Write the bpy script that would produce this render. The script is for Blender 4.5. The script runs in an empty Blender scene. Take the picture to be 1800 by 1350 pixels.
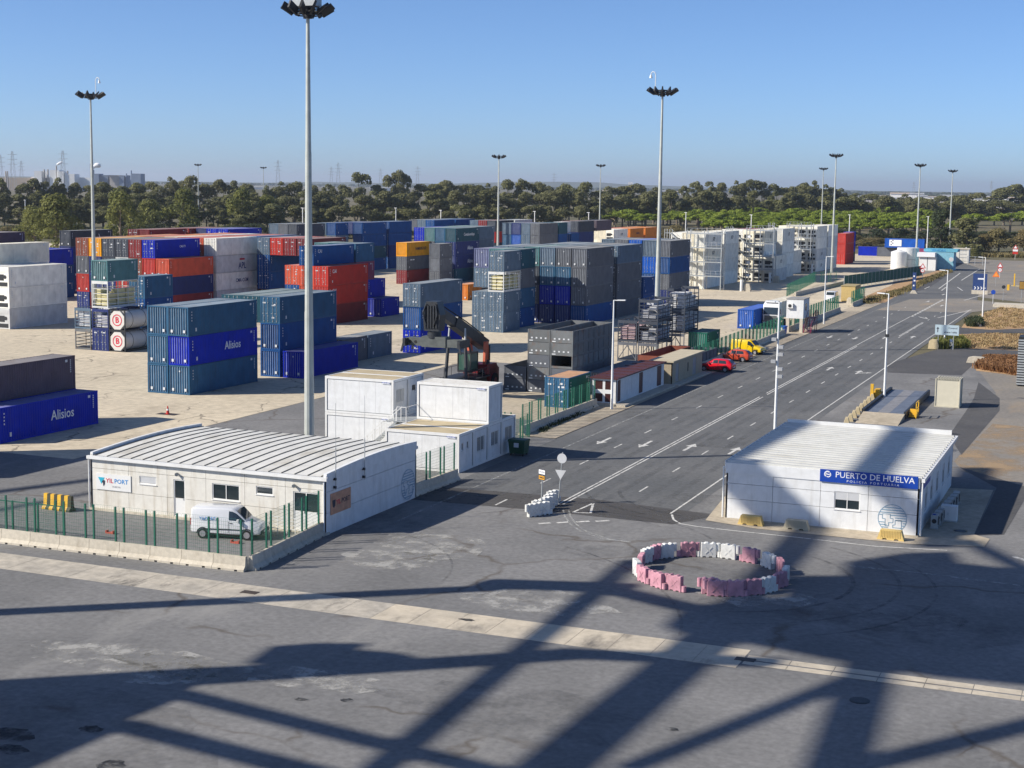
import bpy, bmesh, math, random
from math import sin, cos, radians, pi
from mathutils import Vector, Matrix
random.seed(7)
S = bpy.context.scene
COL = S.collection

# ---------------------------------------------------------------- camera
F, PITCH, ROLL, YAW, CAMH = 2690.0, .1294, -.01352, .386, 21.0   # pixels of an 1800 wide frame, radians, metres
def _axes():
    r = Vector((1, 0, 0)); f = Vector((0, cos(PITCH), -sin(PITCH))); d = Vector((0, -sin(PITCH), -cos(PITCH)))
    c, s = cos(ROLL), sin(ROLL)
    r2 = r*c + d*s; d2 = d*c - r*s
    Z = Matrix.Rotation(YAW, 3, 'Z')
    return Z @ r2, Z @ d2, Z @ f
AR, AD, AF = _axes()
cam = bpy.data.objects.new('camera', bpy.data.cameras.new('camera'))
COL.objects.link(cam)
cam.data.sensor_width = 36; cam.data.lens = F/1800*36
cam.data.clip_start = .5; cam.data.clip_end = 60000
m3 = Matrix((AR, -AD, -AF)).transposed()
cam.matrix_world = Matrix.Translation((0, 0, CAMH)) @ m3.to_4x4()
S.camera = cam
def at(x, y, z=0.0):                    # where a sight line meets the level z
    d = AR*((x-900)/F) + AD*((y-675)/F) + AF
    t = (z-CAMH)/d.z
    return Vector((d.x*t, d.y*t, z))
# ---------------------------------------------------------------- sky, sun, exposure
SUN_AZ, SUN_EL = radians(235.1), radians(33.9)
W = bpy.data.worlds.new('World'); S.world = W; W.use_nodes = True
nt = W.node_tree; nt.nodes.clear()
sk = nt.nodes.new('ShaderNodeTexSky'); sk.sky_type = 'NISHITA'; sk.sun_disc = False
sk.sun_elevation = SUN_EL; sk.sun_rotation = SUN_AZ; sk.altitude = 800
sk.air_density = .62; sk.dust_density = 1.0; sk.ozone_density = 7
bgn = nt.nodes.new('ShaderNodeBackground'); bgn.inputs[1].default_value = .112
wo = nt.nodes.new('ShaderNodeOutputWorld')
nt.links.new(sk.outputs[0], bgn.inputs[0]); nt.links.new(bgn.outputs[0], wo.inputs[0])
sl = bpy.data.lights.new('sun', 'SUN'); sl.energy = 5.0; sl.angle = radians(.55); sl.color = (1, .93, .82)
so = bpy.data.objects.new('sun', sl); COL.objects.link(so)
SUNV = Vector((sin(SUN_AZ)*cos(SUN_EL), cos(SUN_AZ)*cos(SUN_EL), sin(SUN_EL)))
so.rotation_euler = SUNV.to_track_quat('Z', 'Y').to_euler(); so.location = (-60, -40, 80)
S.view_settings.view_transform = 'Standard'; S.view_settings.look = 'None'
S.view_settings.gamma = 1; S.view_settings.use_curve_mapping = False
S.view_settings.exposure = .45
S.cycles.max_bounces = 6; S.cycles.diffuse_bounces = 3; S.cycles.transparent_max_bounces = 12
S.cycles.volume_bounces = 0

# ---------------------------------------------------------------- objects
def put(o, parent=None):
    COL.objects.link(o)
    if parent: o.parent = parent
    return o
def tag(o, label=None, cat=None, group=None, kind=None):
    if label: o['label'] = label
    if cat: o['category'] = cat
    if group: o['group'] = group
    if kind: o['kind'] = kind
    return o
def thing(name, label, cat, loc=(0, 0, 0), rz=0, group=None):
    o = bpy.data.objects.new(name, None); o.empty_display_size = .3
    o.location = loc; o.rotation_euler = (0, 0, rz)
    return tag(put(o), label, cat, group)
def dup(o, loc, rz=None, label=None, group=None, par=None):
    c = o.copy(); COL.objects.link(c)
    if par: c.parent = par
    else:
        c.location = loc
        if rz is not None: c.rotation_euler = (0, 0, rz)
        if label: c['label'] = label
        if group: c['group'] = group
    for ch in o.children: dup(ch, None, par=c)
    return c
class MB:
    def __init__(s): s.v = []; s.f = []; s.mi = []; s.m = 0; s.sm = []; s.smooth = False
    def add(s, vs, fs):
        n = len(s.v); s.v += [tuple(v) for v in vs]
        for f in fs: s.f.append([n+i for i in f]); s.mi.append(s.m); s.sm.append(s.smooth)
        return s
    def box(s, a, b):
        x0, y0, z0 = a; x1, y1, z1 = b
        return s.add([(x0,y0,z0),(x1,y0,z0),(x1,y1,z0),(x0,y1,z0),(x0,y0,z1),(x1,y0,z1),(x1,y1,z1),(x0,y1,z1)],
                     [(0,3,2,1),(4,5,6,7),(0,1,5,4),(1,2,6,5),(2,3,7,6),(3,0,4,7)])
    def cbox(s, c, d): return s.box([c[i]-d[i]/2 for i in range(3)], [c[i]+d[i]/2 for i in range(3)])
    def beam(s, p, q, w, h=None, up=(0, 0, 1)):
        p, q = Vector(p), Vector(q); h = h or w; d = (q-p).normalized(); u = Vector(up)
        if abs(d.dot(u)) > .95: u = Vector((1, 0, 0))
        r = d.cross(u).normalized(); u = r.cross(d)
        vs = [e + r*(a*w/2) + u*(b*h/2) for e in (p, q) for a, b in ((-1,-1),(1,-1),(1,1),(-1,1))]
        return s.add(vs, [(0,1,2,3),(7,6,5,4),(0,4,5,1),(1,5,6,2),(2,6,7,3),(3,7,4,0)])
    def cyl(s, p, q, r0, r1=None, n=10, caps=True, flat=False):
        p, q = Vector(p), Vector(q); r1 = r0 if r1 is None else r1
        d = (q-p).normalized(); u = Vector((0, 0, 1)) if abs(d.z) < .9 else Vector((1, 0, 0))
        a = d.cross(u).normalized(); b = d.cross(a)
        vs = [e + (a*cos(2*pi*i/n) + b*sin(2*pi*i/n))*r for e, r in ((p, r0), (q, r1)) for i in range(n)]
        sm = s.smooth; s.smooth = not flat
        s.add(vs, [(i, i+n, (i+1) % n+n, (i+1) % n) for i in range(n)]); s.smooth = sm
        if caps: s.add(vs, [tuple(range(n)), tuple(range(2*n-1, n-1, -1))])
        return s
    def tube(s, pts, r, n=6):
        for a, b in zip(pts[:-1], pts[1:]): s.cyl(a, b, r, r, n)
        return s
    def prism(s, poly, o, ux, uy, ext):           # polygon (2d) placed at o with axes ux, uy, extruded by ext
        o, ux, uy, ext = Vector(o), Vector(ux), Vector(uy), Vector(ext); n = len(poly)
        A = [o+ux*x+uy*y for x, y in poly]; B = [p+ext for p in A]
        return s.add(A+B, [tuple(range(n-1, -1, -1)), tuple(range(n, 2*n))] + [(i, (i+1) % n, (i+1) % n+n, i+n) for i in range(n)])
    def sheet(s, poly, z): return s.add([(x, y, z) for x, y in poly], [tuple(range(len(poly)))])
    def mesh(s, name, mats):
        me = bpy.data.meshes.new(name); me.from_pydata(s.v, [], s.f)
        for m in (mats if isinstance(mats, (list, tuple)) else [mats]): me.materials.append(m)
        me.polygons.foreach_set('material_index', s.mi)
        me.polygons.foreach_set('use_smooth', s.sm)
        me.update(); return me
    def obj(s, name, mats, parent=None, loc=None, rz=None, fix=True):
        me = s.mesh(name, mats)
        if fix:
            bm = bmesh.new(); bm.from_mesh(me); bmesh.ops.recalc_face_normals(bm, faces=bm.faces); bm.to_mesh(me); bm.free()
        o = put(bpy.data.objects.new(name, me), parent)
        if loc is not None: o.location = loc
        if rz is not None: o.rotation_euler = (0, 0, rz)
        return o
def part(name, me, mats, parent, loc=(0, 0, 0), rz=0):     # shared mesh, own materials
    o = bpy.data.objects.new(name, me); put(o, parent); o.location = loc; o.rotation_euler = (0, 0, rz)
    if mats is not None:
        for i, m in enumerate(mats if isinstance(mats, (list, tuple)) else [mats]):
            o.material_slots[i].link = 'OBJECT'; o.material_slots[i].material = m
    return o
_tc = {}
def text(s, size, mat, parent, loc, ux=(1, 0, 0), uy=(0, 0, 1), ext=.004, name='lettering', sx=1.0, fat=0.0, align='CENTER'):
    k = (s, ext, fat, align)
    if k not in _tc:
        c = bpy.data.curves.new('t', 'FONT'); c.body = s; c.size = 1; c.extrude = ext; c.offset = fat
        c.align_x = align; c.align_y = 'CENTER'; c.resolution_u = 2
        o = bpy.data.objects.new('t', c); COL.objects.link(o); bpy.context.view_layer.update()
        me = bpy.data.meshes.new_from_object(o.evaluated_get(bpy.context.evaluated_depsgraph_get()))
        bpy.data.objects.remove(o); bpy.data.curves.remove(c); me.name = 'lettering'; me.materials.clear(); me.materials.append(None)
        _tc[k] = me
    o = bpy.data.objects.new(name, _tc[k]); put(o, parent)
    ux, uy = Vector(ux), Vector(uy); n = ux.cross(uy)
    M = Matrix((ux*size*sx, uy*size, n)).transposed().to_4x4()
    o.matrix_local = Matrix.Translation(Vector(loc)) @ M
    o.material_slots[0].link = 'OBJECT'; o.material_slots[0].material = mat
    return o
# ---------------------------------------------------------------- materials
_mc = {}
def mat(name, rgb, rough=.6, var=.12, scale=2.0, metal=0.0, bump=0.0, dirt=None, dirt_amt=.0, dscale=(1, 1, 1), spec=.4, rnd=0.0, coat=0):
    if name in _mc: return _mc[name]
    m = bpy.data.materials.new(name); m.use_nodes = True; t = m.node_tree; N = t.nodes; L = t.links
    p = N['Principled BSDF']; p.inputs['Roughness'].default_value = rough; p.inputs['Metallic'].default_value = metal
    p.inputs['Specular IOR Level'].default_value = spec
    if coat: p.inputs['Coat Weight'].default_value = coat; p.inputs['Coat Roughness'].default_value = .05
    tc = N.new('ShaderNodeTexCoord'); co = tc.outputs['Object']
    nz = N.new('ShaderNodeTexNoise'); nz.inputs['Scale'].default_value = scale; nz.inputs['Detail'].default_value = 6
    L.new(co, nz.inputs['Vector'])
    mr = N.new('ShaderNodeMapRange'); mr.inputs[1].default_value = .3; mr.inputs[2].default_value = .7
    mr.inputs[3].default_value = 1-var; mr.inputs[4].default_value = 1+var*.6; L.new(nz.outputs[0], mr.inputs[0])
    mx = N.new('ShaderNodeMix'); mx.data_type = 'RGBA'; mx.blend_type = 'MULTIPLY'; mx.inputs[0].default_value = 1
    mx.inputs[6].default_value = (*rgb, 1); L.new(mr.outputs[0], mx.inputs[7]); out = mx.outputs[2]
    if rnd:
        oi = N.new('ShaderNodeObjectInfo'); r2 = N.new('ShaderNodeMapRange')
        r2.inputs[3].default_value = 1-rnd; r2.inputs[4].default_value = 1+rnd; L.new(oi.outputs['Random'], r2.inputs[0])
        m2 = N.new('ShaderNodeMix'); m2.data_type = 'RGBA'; m2.blend_type = 'MULTIPLY'; m2.inputs[0].default_value = 1
        L.new(out, m2.inputs[6]); L.new(r2.outputs[0], m2.inputs[7]); out = m2.outputs[2]
    if dirt:
        mp = N.new('ShaderNodeMapping'); mp.inputs['Scale'].default_value = dscale; L.new(co, mp.inputs[0])
        oi = N.new('ShaderNodeObjectInfo'); cm = N.new('ShaderNodeVectorMath'); cm.operation = 'ADD'
        ml = N.new('ShaderNodeMath'); ml.operation = 'MULTIPLY'; ml.inputs[1].default_value = 37.; L.new(oi.outputs['Random'], ml.inputs[0])
        L.new(mp.outputs[0], cm.inputs[0]); L.new(ml.outputs[0], cm.inputs[1])
        n2 = N.new('ShaderNodeTexNoise'); n2.inputs['Scale'].default_value = 1; n2.inputs['Detail'].default_value = 8; n2.inputs['Roughness'].default_value = .65
        L.new(cm.outputs[0], n2.inputs['Vector'])
        r3 = N.new('ShaderNodeMapRange'); r3.inputs[1].default_value = .52; r3.inputs[2].default_value = .75; r3.inputs[4].default_value = dirt_amt
        L.new(n2.outputs[0], r3.inputs[0])
        m3 = N.new('ShaderNodeMix'); m3.data_type = 'RGBA'; L.new(r3.outputs[0], m3.inputs[0]); L.new(out, m3.inputs[6])
        m3.inputs[7].default_value = (*dirt, 1); out = m3.outputs[2]
    L.new(out, p.inputs['Base Color'])
    if bump:
        b = N.new('ShaderNodeBump'); b.inputs['Strength'].default_value = bump; b.inputs['Distance'].default_value = .05
        n4 = N.new('ShaderNodeTexNoise'); n4.inputs['Scale'].default_value = scale*12; n4.inputs['Detail'].default_value = 4
        L.new(co, n4.inputs['Vector']); L.new(n4.outputs[0], b.inputs['Height']); L.new(b.outputs[0], p.inputs['Normal'])
    _mc[name] = m; return m
RUST = (.16, .06, .025)
def paint(name, rgb, amt=.5): return mat('paint_'+name, rgb, .62, .18, .7, dirt=(rgb[0]*.5+.03, rgb[1]*.5+.025, rgb[2]*.5+.02), dirt_amt=amt, dscale=(1.6, 1.6, .35), rnd=.12, spec=.18)
def chalk(name, rgb): return mat('chalked_'+name, [c*.62+.38*d for c, d in zip(rgb, (.46, .50, .54))] if rgb[2] >= rgb[0]*.8 else [c*.8+.2*.5 for c in rgb], .8, .3, 1.2, dirt=rgb, dirt_amt=.8, dscale=(2.5, 2.5, .5), rnd=.12, spec=.15)
def roofm(name, rgb): return mat('roof_'+name, [c*.55+d*.45 for c, d in zip(rgb, (.33, .33, .31))], .7, .2, .5, dirt=(.17, .12, .08), dirt_amt=.55, dscale=(1.2, .8, 1), rnd=.12)
M = {}
M['white'] = mat('white_paint', (.72, .72, .7), .45, .05, 1.5, dirt=(.45, .42, .36), dirt_amt=.35, dscale=(1.5, 1.5, .3))
M['cream_wall'] = mat('precast_panel', (.66, .64, .58), .8, .07, 3, bump=.05, dirt=(.34, .28, .19), dirt_amt=.6, dscale=(1.8, 1.8, .22))
M['white_wall'] = mat('white_panel', (.68, .69, .69), .75, .08, 2, bump=.05, dirt=(.38, .36, .31), dirt_amt=.4, dscale=(1.6, 1.6, .22))
M['galv'] = mat('galvanised', (.42, .44, .44), .45, .15, 2, metal=.35)
M['pole'] = mat('pole_grey', (.46, .48, .44), .5, .12, 1.2, metal=.2)
M['polew'] = mat('pole_white', (.72, .73, .72), .5, .05, 2)
M['dark'] = mat('dark_steel', (.025, .027, .03), .5, .2, 4)
M['black'] = mat('black_rubber', (.018, .018, .018), .8, .1, 5)
M['conc'] = mat('precast_concrete', (.52, .47, .38), .9, .15, 4, bump=.15, dirt=(.25, .21, .15), dirt_amt=.5, dscale=(1.5, 1.5, .8), rnd=.08)
M['green'] = mat('green_fence', (.015, .12, .075), .5, .1, 4)
M['yellow'] = mat('yellow_paint', (.72, .42, .03), .55, .12, 3, dirt=(.2, .12, .05), dirt_amt=.5, dscale=(2, 2, 1))
M['red'] = mat('red_paint', (.5, .03, .02), .5, .12, 3)
M['blue'] = mat('blue_paint', (.01, .06, .36), .5, .1, 3)
M['txt_white'] = mat('white_lettering', (.75, .76, .78), .6, .03)
M['txt_blue'] = mat('blue_lettering', (.02, .22, .55), .6, .03)
M['txt_red'] = mat('red_lettering', (.55, .02, .05), .6, .03)
M['txt_dark'] = mat('dark_lettering', (.03, .03, .05), .6, .03)
M['txt_grey'] = mat('grey_lettering', (.35, .36, .38), .6, .03)
M['teal_logo'] = mat('teal_logo', (.03, .40, .55), .5, .03)
M['bluelogo'] = mat('pale_blue_logo', (.22, .34, .44), .7, .05)
g = bpy.data.materials.new('dark_glass'); g.use_nodes = True; q = g.node_tree.nodes['Principled BSDF']
q.inputs['Base Color'].default_value = (.02, .03, .035, 1); q.inputs['Roughness'].default_value = .06; q.inputs['Specular IOR Level'].default_value = .8
M['glass'] = g
# ================================================================ ground, roads
def ground_mat(name, c1, c2, s1, s2, rough=.9, bump=.3, bs=30, c3=None, s3=1, a3=.5, joints=0, cracks=0, jw=.012):
    m = bpy.data.materials.new(name); m.use_nodes = True; t = m.node_tree; N = t.nodes; L = t.links
    p = N['Principled BSDF']; p.inputs['Roughness'].default_value = rough; p.inputs['Specular IOR Level'].default_value = .25
    co = N.new('ShaderNodeTexCoord').outputs['Object']
    def noise(s, det=8, r=.6, sc=(1, 1, 1)):
        mp = N.new('ShaderNodeMapping'); mp.inputs['Scale'].default_value = sc; L.new(co, mp.inputs[0])
        n = N.new('ShaderNodeTexNoise'); n.inputs['Scale'].default_value = s; n.inputs['Detail'].default_value = det; n.inputs['Roughness'].default_value = r
        L.new(mp.outputs[0], n.inputs['Vector']); return n.outputs[0]
    def rng(x, a, b, c=0, d=1):
        r = N.new('ShaderNodeMapRange'); r.inputs[1].default_value = a; r.inputs[2].default_value = b; r.inputs[3].default_value = c; r.inputs[4].default_value = d
        L.new(x, r.inputs[0]); return r.outputs[0]
    def mix(f, a, b, mode='MIX'):
        x = N.new('ShaderNodeMix'); x.data_type = 'RGBA'; x.blend_type = mode
        for i, v in ((0, f), (6, a), (7, b)):
            if isinstance(v, (int, float)): x.inputs[i].default_value = v
            elif isinstance(v, tuple): x.inputs[i].default_value = (*v, 1)
            else: L.new(v, x.inputs[i])
        return x.outputs[2]
    col = mix(rng(noise(s1), .35, .65), c1, c2)
    col = mix(1.0, col, rng(noise(s2, 3), .3, .7, .82, 1.15), 'MULTIPLY')
    if c3: col = mix(rng(noise(s3, 9, .7, (1, .35, 1)), .55, .7, 0, a3), col, c3)
    if joints:
        b = N.new('ShaderNodeTexBrick'); b.inputs['Scale'].default_value = 1; b.offset = 0; b.inputs['Brick Width'].default_value = joints; b.inputs['Row Height'].default_value = joints
        b.inputs['Mortar Size'].default_value = jw; b.inputs['Mortar Smooth'].default_value = .3
        w = N.new('ShaderNodeVectorMath'); w.operation = 'ADD'; nn = N.new('ShaderNodeTexNoise'); nn.inputs['Scale'].default_value = .6
        L.new(co, nn.inputs['Vector']); sc = N.new('ShaderNodeVectorMath'); sc.operation = 'SCALE'; sc.inputs['Scale'].default_value = .25
        L.new(nn.outputs['Color'], sc.inputs[0]); L.new(co, w.inputs[0]); L.new(sc.outputs[0], w.inputs[1]); L.new(w.outputs[0], b.inputs['Vector'])
        col = mix(rng(b.outputs['Fac'], 0, 1, 0, .65), col, (.12, .10, .08))
    if cracks:
        v = N.new('ShaderNodeTexVoronoi'); v.feature = 'DISTANCE_TO_EDGE'; v.inputs['Scale'].default_value = cracks
        w = N.new('ShaderNodeVectorMath'); w.operation = 'ADD'; nn = N.new('ShaderNodeTexNoise'); nn.inputs['Scale'].default_value = .35; nn.inputs['Detail'].default_value = 5
        sc = N.new('ShaderNodeVectorMath'); sc.operation = 'SCALE'; sc.inputs['Scale'].default_value = 3
        L.new(co, nn.inputs['Vector']); L.new(nn.outputs['Color'], sc.inputs[0]); L.new(co, w.inputs[0]); L.new(sc.outputs[0], w.inputs[1]); L.new(w.outputs[0], v.inputs['Vector'])
        k = rng(v.outputs['Distance'], 0, .016, .8, 0)
        g2 = rng(noise(.08, 3), .48, .55); ml = N.new('ShaderNodeMath'); ml.operation = 'MULTIPLY'; L.new(k, ml.inputs[0]); L.new(g2, ml.inputs[1])
        col = mix(ml.outputs[0], col, (.10, .085, .07))
    L.new(col, p.inputs['Base Color'])
    if bump:
        b = N.new('ShaderNodeBump'); b.inputs['Strength'].default_value = bump; b.inputs['Distance'].default_value = .02
        L.new(noise(bs, 4), b.inputs['Height']); L.new(b.outputs[0], p.inputs['Normal'])
    return m
G = {}
G['soil'] = ground_mat('dry_scrub_ground', (.10, .095, .05), (.17, .14, .085), .01, .3, c3=(.05, .07, .025), s3=.03, a3=.9)
G['conc'] = ground_mat('yard_concrete', (.58, .50, .37), (.48, .415, .31), .05, 1.2, c3=(.30, .255, .19), s3=.16, a3=.6, joints=6, cracks=.13)
G['asph'] = ground_mat('worn_asphalt', (.205, .202, .198), (.15, .149, .147), .12, 3.0, c3=(.285, .278, .26), s3=.2, a3=.6, cracks=.07)
G['road'] = ground_mat('road_asphalt', (.105, .109, .112), (.14, .141, .14), .08, 3.0, c3=(.20, .195, .185), s3=.25, a3=.5)
G['patch'] = ground_mat('new_asphalt', (.075, .074, .076), (.095, .093, .092), .2, 3.0, c3=(.13, .125, .118), s3=.4, a3=.4)
G['strip'] = ground_mat('kerb_concrete', (.56, .49, .38), (.44, .39, .31), .5, 2.0, c3=(.12, .11, .10), s3=.3, a3=.9)
G['stripw'] = ground_mat('worn_kerb_concrete', (.50, .45, .37), (.36, .33, .28), .6, 2.0, c3=(.09, .085, .08), s3=.45, a3=1.0)
G['pave'] = ground_mat('pavement_concrete', (.46, .39, .29), (.38, .33, .25), .2, 2.0, c3=(.22, .18, .13), s3=.3, a3=.6)
G['gravel'] = ground_mat('grey_gravel', (.25, .225, .19), (.20, .185, .165), .12, 2.5, c3=(.33, .25, .16), s3=.15, a3=.7, bs=8, bump=.6)
G['dirt'] = ground_mat('dry_dirt', (.46, .30, .16), (.34, .22, .12), .15, 1.5, c3=(.16, .13, .07), s3=.25, a3=.8, bs=6, bump=.8)
def alpha_mat(name, rgb, lo, hi, a, s=2.0, soft=True):
    m = bpy.data.materials.new(name); m.use_nodes = True; t = m.node_tree; N = t.nodes; L = t.links
    p = N['Principled BSDF']; p.inputs['Base Color'].default_value = (*rgb, 1); p.inputs['Roughness'].default_value = .8
    co = N.new('ShaderNodeTexCoord').outputs['Object']
    n = N.new('ShaderNodeTexNoise'); n.inputs['Scale'].default_value = s; n.inputs['Detail'].default_value = 8; n.inputs['Roughness'].default_value = .7; L.new(co, n.inputs['Vector'])
    r = N.new('ShaderNodeMapRange'); r.inputs[1].default_value = lo; r.inputs[2].default_value = hi; r.inputs[4].default_value = a; L.new(n.outputs[0], r.inputs[0])
    L.new(r.outputs[0], p.inputs['Alpha']); return m
G['mark'] = alpha_mat('road_paint', (.62, .61, .57), .30, .50, .95)
G['markw'] = alpha_mat('worn_road_paint', (.5, .5, .47), .38, .62, .7)
G['tyre'] = alpha_mat('tyre_rubber', (.04, .04, .042), .38, .68, .38, 1.2)
def zone(name, poly, z, m, kind='structure'):
    o = MB().sheet(poly, z).obj(name, m, fix=False)
    if o.data.polygons[0].normal.z < 0: o.data.flip_normals()
    return tag(o, kind=kind)
P = lambda *a: [at(x, y).xy for x, y in a]
zone('ground', [(-25000, -3000), (25000, -3000), (25000, 30000), (-25000, 30000)], -.02, G['soil'])
zone('concrete_yard', [(-330, 93), (-73.5, 93), (-73.5, 167), (-63, 167), (-63, 127), (-47.2, 127), (-47.2, 330), (-60, 520), (-330, 420)], .004, G['conc'])
zone('asphalt_apron', [(-260, -60), (90, -60), (90, 60), (40, 110)] + P((1910, 880), (1910, 700), (1910, 660), (1745, 622))
     + [(-18.5, 192), (-27, 192), (-44, 192), (-44.2, 167.2), (-73.4, 167), (-73.4, 93), (-260, 93)], .008, G['asph'])
zone('road', [(-44, 94), (-26.2, 94), (-26.2, 283), (-30, 330), (-38, 430), (-48, 470), (-56, 462), (-50, 430), (-45, 380), (-43.6, 300), (-44, 192)], .014, G['road'])
zone('side_road', P((1690, 660), (1560, 655), (1560, 640), (1682, 604), (1800, 618), (1860, 626), (1860, 640), (1800, 633), (1725, 628)), .016, G['patch'])
zone('crossing_road', P((1540, 545), (1600, 526), (1690, 525), (1800, 536), (1860, 540), (1860, 556), (1742, 545), (1700, 550)), .02, G['gravel'])
zone('upper_side_road', P((1672, 575), (1740, 576), (1860, 574), (1860, 586), (1740, 585), (1668, 590)), .024, G['patch'])
zone('gravel_lot', P((1905, 720), (1905, 880), (1800, 868), (1690, 828), (1678, 812), (1722, 760), (1757, 722), (1750, 690), (1716, 646), (1760, 650), (1905, 665)), .011, G['gravel'])
zone('dirt_patch', P((1676, 811), (1745, 745), (1905, 760), (1905, 880), (1800, 850), (1700, 832)), .015, alpha_mat('sandy_dirt', (.42, .29, .16), .42, .62, .7, .25))
zone('dry_verge', P((1700, 562), (1760, 540), (1905, 552), (1905, 574), (1740, 580), (1690, 576)), .03, G['dirt'])
zone('dry_verge', P((1682, 588), (1740, 586), (1905, 590), (1905, 618), (1800, 617), (1680, 612)), .03, G['dirt'])
zone('dry_verge', P((1712, 636), (1725, 630), (1905, 636), (1905, 672), (1800, 662), (1716, 652)), .03, G['dirt'])
zone('gravel_lot', P((1575, 478), (1640, 470), (1680, 455), (1905, 462), (1905, 536), (1800, 532), (1700, 520), (1600, 524), (1560, 528)), .012, G['gravel'])
zone('dry_verge', P((1556, 532), (1490, 534), (1590, 492), (1655, 474), (1672, 474), (1668, 482), (1600, 505)), .02, G['dirt'])
zone('new_asphalt_patch', P((1605, 513), (1640, 483), (1668, 482), (1630, 508)), .026, G['patch'])
zone('new_asphalt_patch', [(-45.5, 90.6), (-36, 91.2), (-26, 91.0), (-24, 95.0), (-33, 96.2), (-45.5, 95.4)], .018, alpha_mat('dark_repair', (.075, .07, .065), .25, .48, .9, 1.))
zone('new_asphalt_patch', P((1683, 820), (1800, 855), (1800, 880), (1765, 940), (1712, 942), (1752, 858)), .017, G['patch'])
zone('new_asphalt_patch', P((1720, 672), (1757, 700), (1757, 722), (1690, 800), (1668, 766), (1700, 720), (1712, 700)), .019, G['patch'])
zone('pavement', [(-47.2, 118.3), (-44.1, 118.3), (-44.0, 167), (-43.6, 290), (-47.2, 290)], .05, G['pave'])
zone('pavement', P((1240, 915), (1275, 872), (1278, 905), (1614, 943), (1660, 858), (1746, 862), (1712, 940), (1740, 948), (1730, 962), (1600, 957), (1330, 930)), .03, G['pave'])
zone('apron_slab', [(-63, 127), (-49, 127), (-49, 145), (-63, 145)], .012, G['pave'])
# slabs and drain channel of the kerb strip
for i in range(14, 36):
    x0 = -88 + i*2.02
    o = MB().box((x0, 64.75-.012*i, -.2), (x0+2.0, 67.55-.012*i, .018+.003*(i % 2))).obj('kerb_slab', G['strip' if i > 26 else 'stripw']); tag(o, kind='structure')
x = -15.2
for i in range(9):
    for y0, w in ((65.0, .52), (65.72, .62)):
        o = MB().box((x+.01, y0, -.2), (x+1.95, y0+w, .02)).obj('drain_kerb', G['strip']); tag(o, kind='structure')
    x += 1.97
# ------------------------------------------------ painted markings, children of the road sheet they lie on
road = bpy.data.objects['road']
def lines(name, segs, m, w, z=.024, par=road):
    b = MB()
    for p, q in segs:
        p, q = Vector(p), Vector(q); n = Vector((-(q-p).y, (q-p).x)).normalized()*w/2
        b.sheet([p-n, q-n, q+n, p+n], z)
    o = b.obj(name, m, par, fix=False)
    for pl in o.data.polygons:
        if pl.normal.z < 0: o.data.flip_normals(); break
    return o
lines('edge_line', [((-41.9, 84), (-41.9, 300))], G['markw'], .13)
lines('centre_line', [((-34.62, 93.6), (-34.62, 152)), ((-34.62, 155), (-34.62, 208)), ((-34.62, 208), (-34.62, 308))], G['mark'], .13)
lines('centre_line', [((-34.3, 93.6), (-34.3, 152)), ((-34.3, 154), (-34.3, 208))], G['mark'], .13)
lines('edge_line', [((-27.0, 94), (-27.0, 283))], G['mark'], .13)
lines('lane_dashes', [((-38.25, y), (-38.25, y+2)) for y in [91.5+8.25*k for k in range(24)]], G['mark'], .13)
lines('lane_dashes', [((-31.0, y), (-31.0, y+2)) for y in [100+8.2*k for k in range(22)]], G['mark'], .13)
cv = P((1181, 905), (1184, 914), (1196, 921), (1225, 926), (1278, 932), (1400, 945), (1540, 961), (1665, 968))
lines('edge_line', list(zip(cv[:-1], cv[1:])), G['mark'], .14)
lines('give_way_dashes', [(P(a)[0], P(b)[0]) for a, b in (((946, 921), (968, 919.5)), ((979, 919.5), (1002, 918)), ((1013, 918), (1036, 916.8)), ((1047, 917), (1071, 915.5)))], G['mark'], .32)
tr = P((1007, 901), (1043, 885), (1038, 902.5)); lines('give_way_triangle', list(zip(tr, tr[1:]+tr[:1])), G['mark'], .16)
tr = P((1614, 557), (1630, 561), (1627, 558)); lines('give_way_triangle', list(zip(tr, tr[1:]+tr[:1])), G['mark'], .25)
wc = P((990, 897), (993, 908), (1003, 922), (1020, 934), (1060, 948), (1110, 954)); lines('worn_line', list(zip(wc[:-1], wc[1:])), G['markw'], .12)
wc = [p+Vector((.35, .1)) for p in wc]; lines('worn_line', list(zip(wc[:-1], wc[1:])), G['markw'], .12)
wc = P((1490, 995), (1620, 1008), (1700, 1018), (1810, 1032)); lines('worn_line', list(zip(wc[:-1], wc[1:])), G['markw'], .16)
wc = P((1782, 979), (1800, 985), (1820, 992)); lines('worn_line', list(zip(wc[:-1], wc[1:])), G['mark'], .3)
lines('crossing_lines', [(P(a)[0], P(b)[0]) for a, b in (((1648, 559), (1708, 545)), ((1695, 528), (1745, 514)), ((1650, 508), (1688, 480)), ((1690, 493), (1722, 473)), ((1683, 505), (1692, 511)), ((1625, 508), (1634, 504)), ((1655, 511), (1663, 505)))], G['mark'], .25, .03)
lines('block_dashes', [((-31.2, y), (-31.2, y+.9)) for y in [226+1.6*k for k in range(16)]], G['mark'], .4)
lines('block_dashes', [((-34.45, y), (-34.45, y+2.2)) for y in [262+3.2*k for k in range(14)]], G['mark'], .5)
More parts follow.
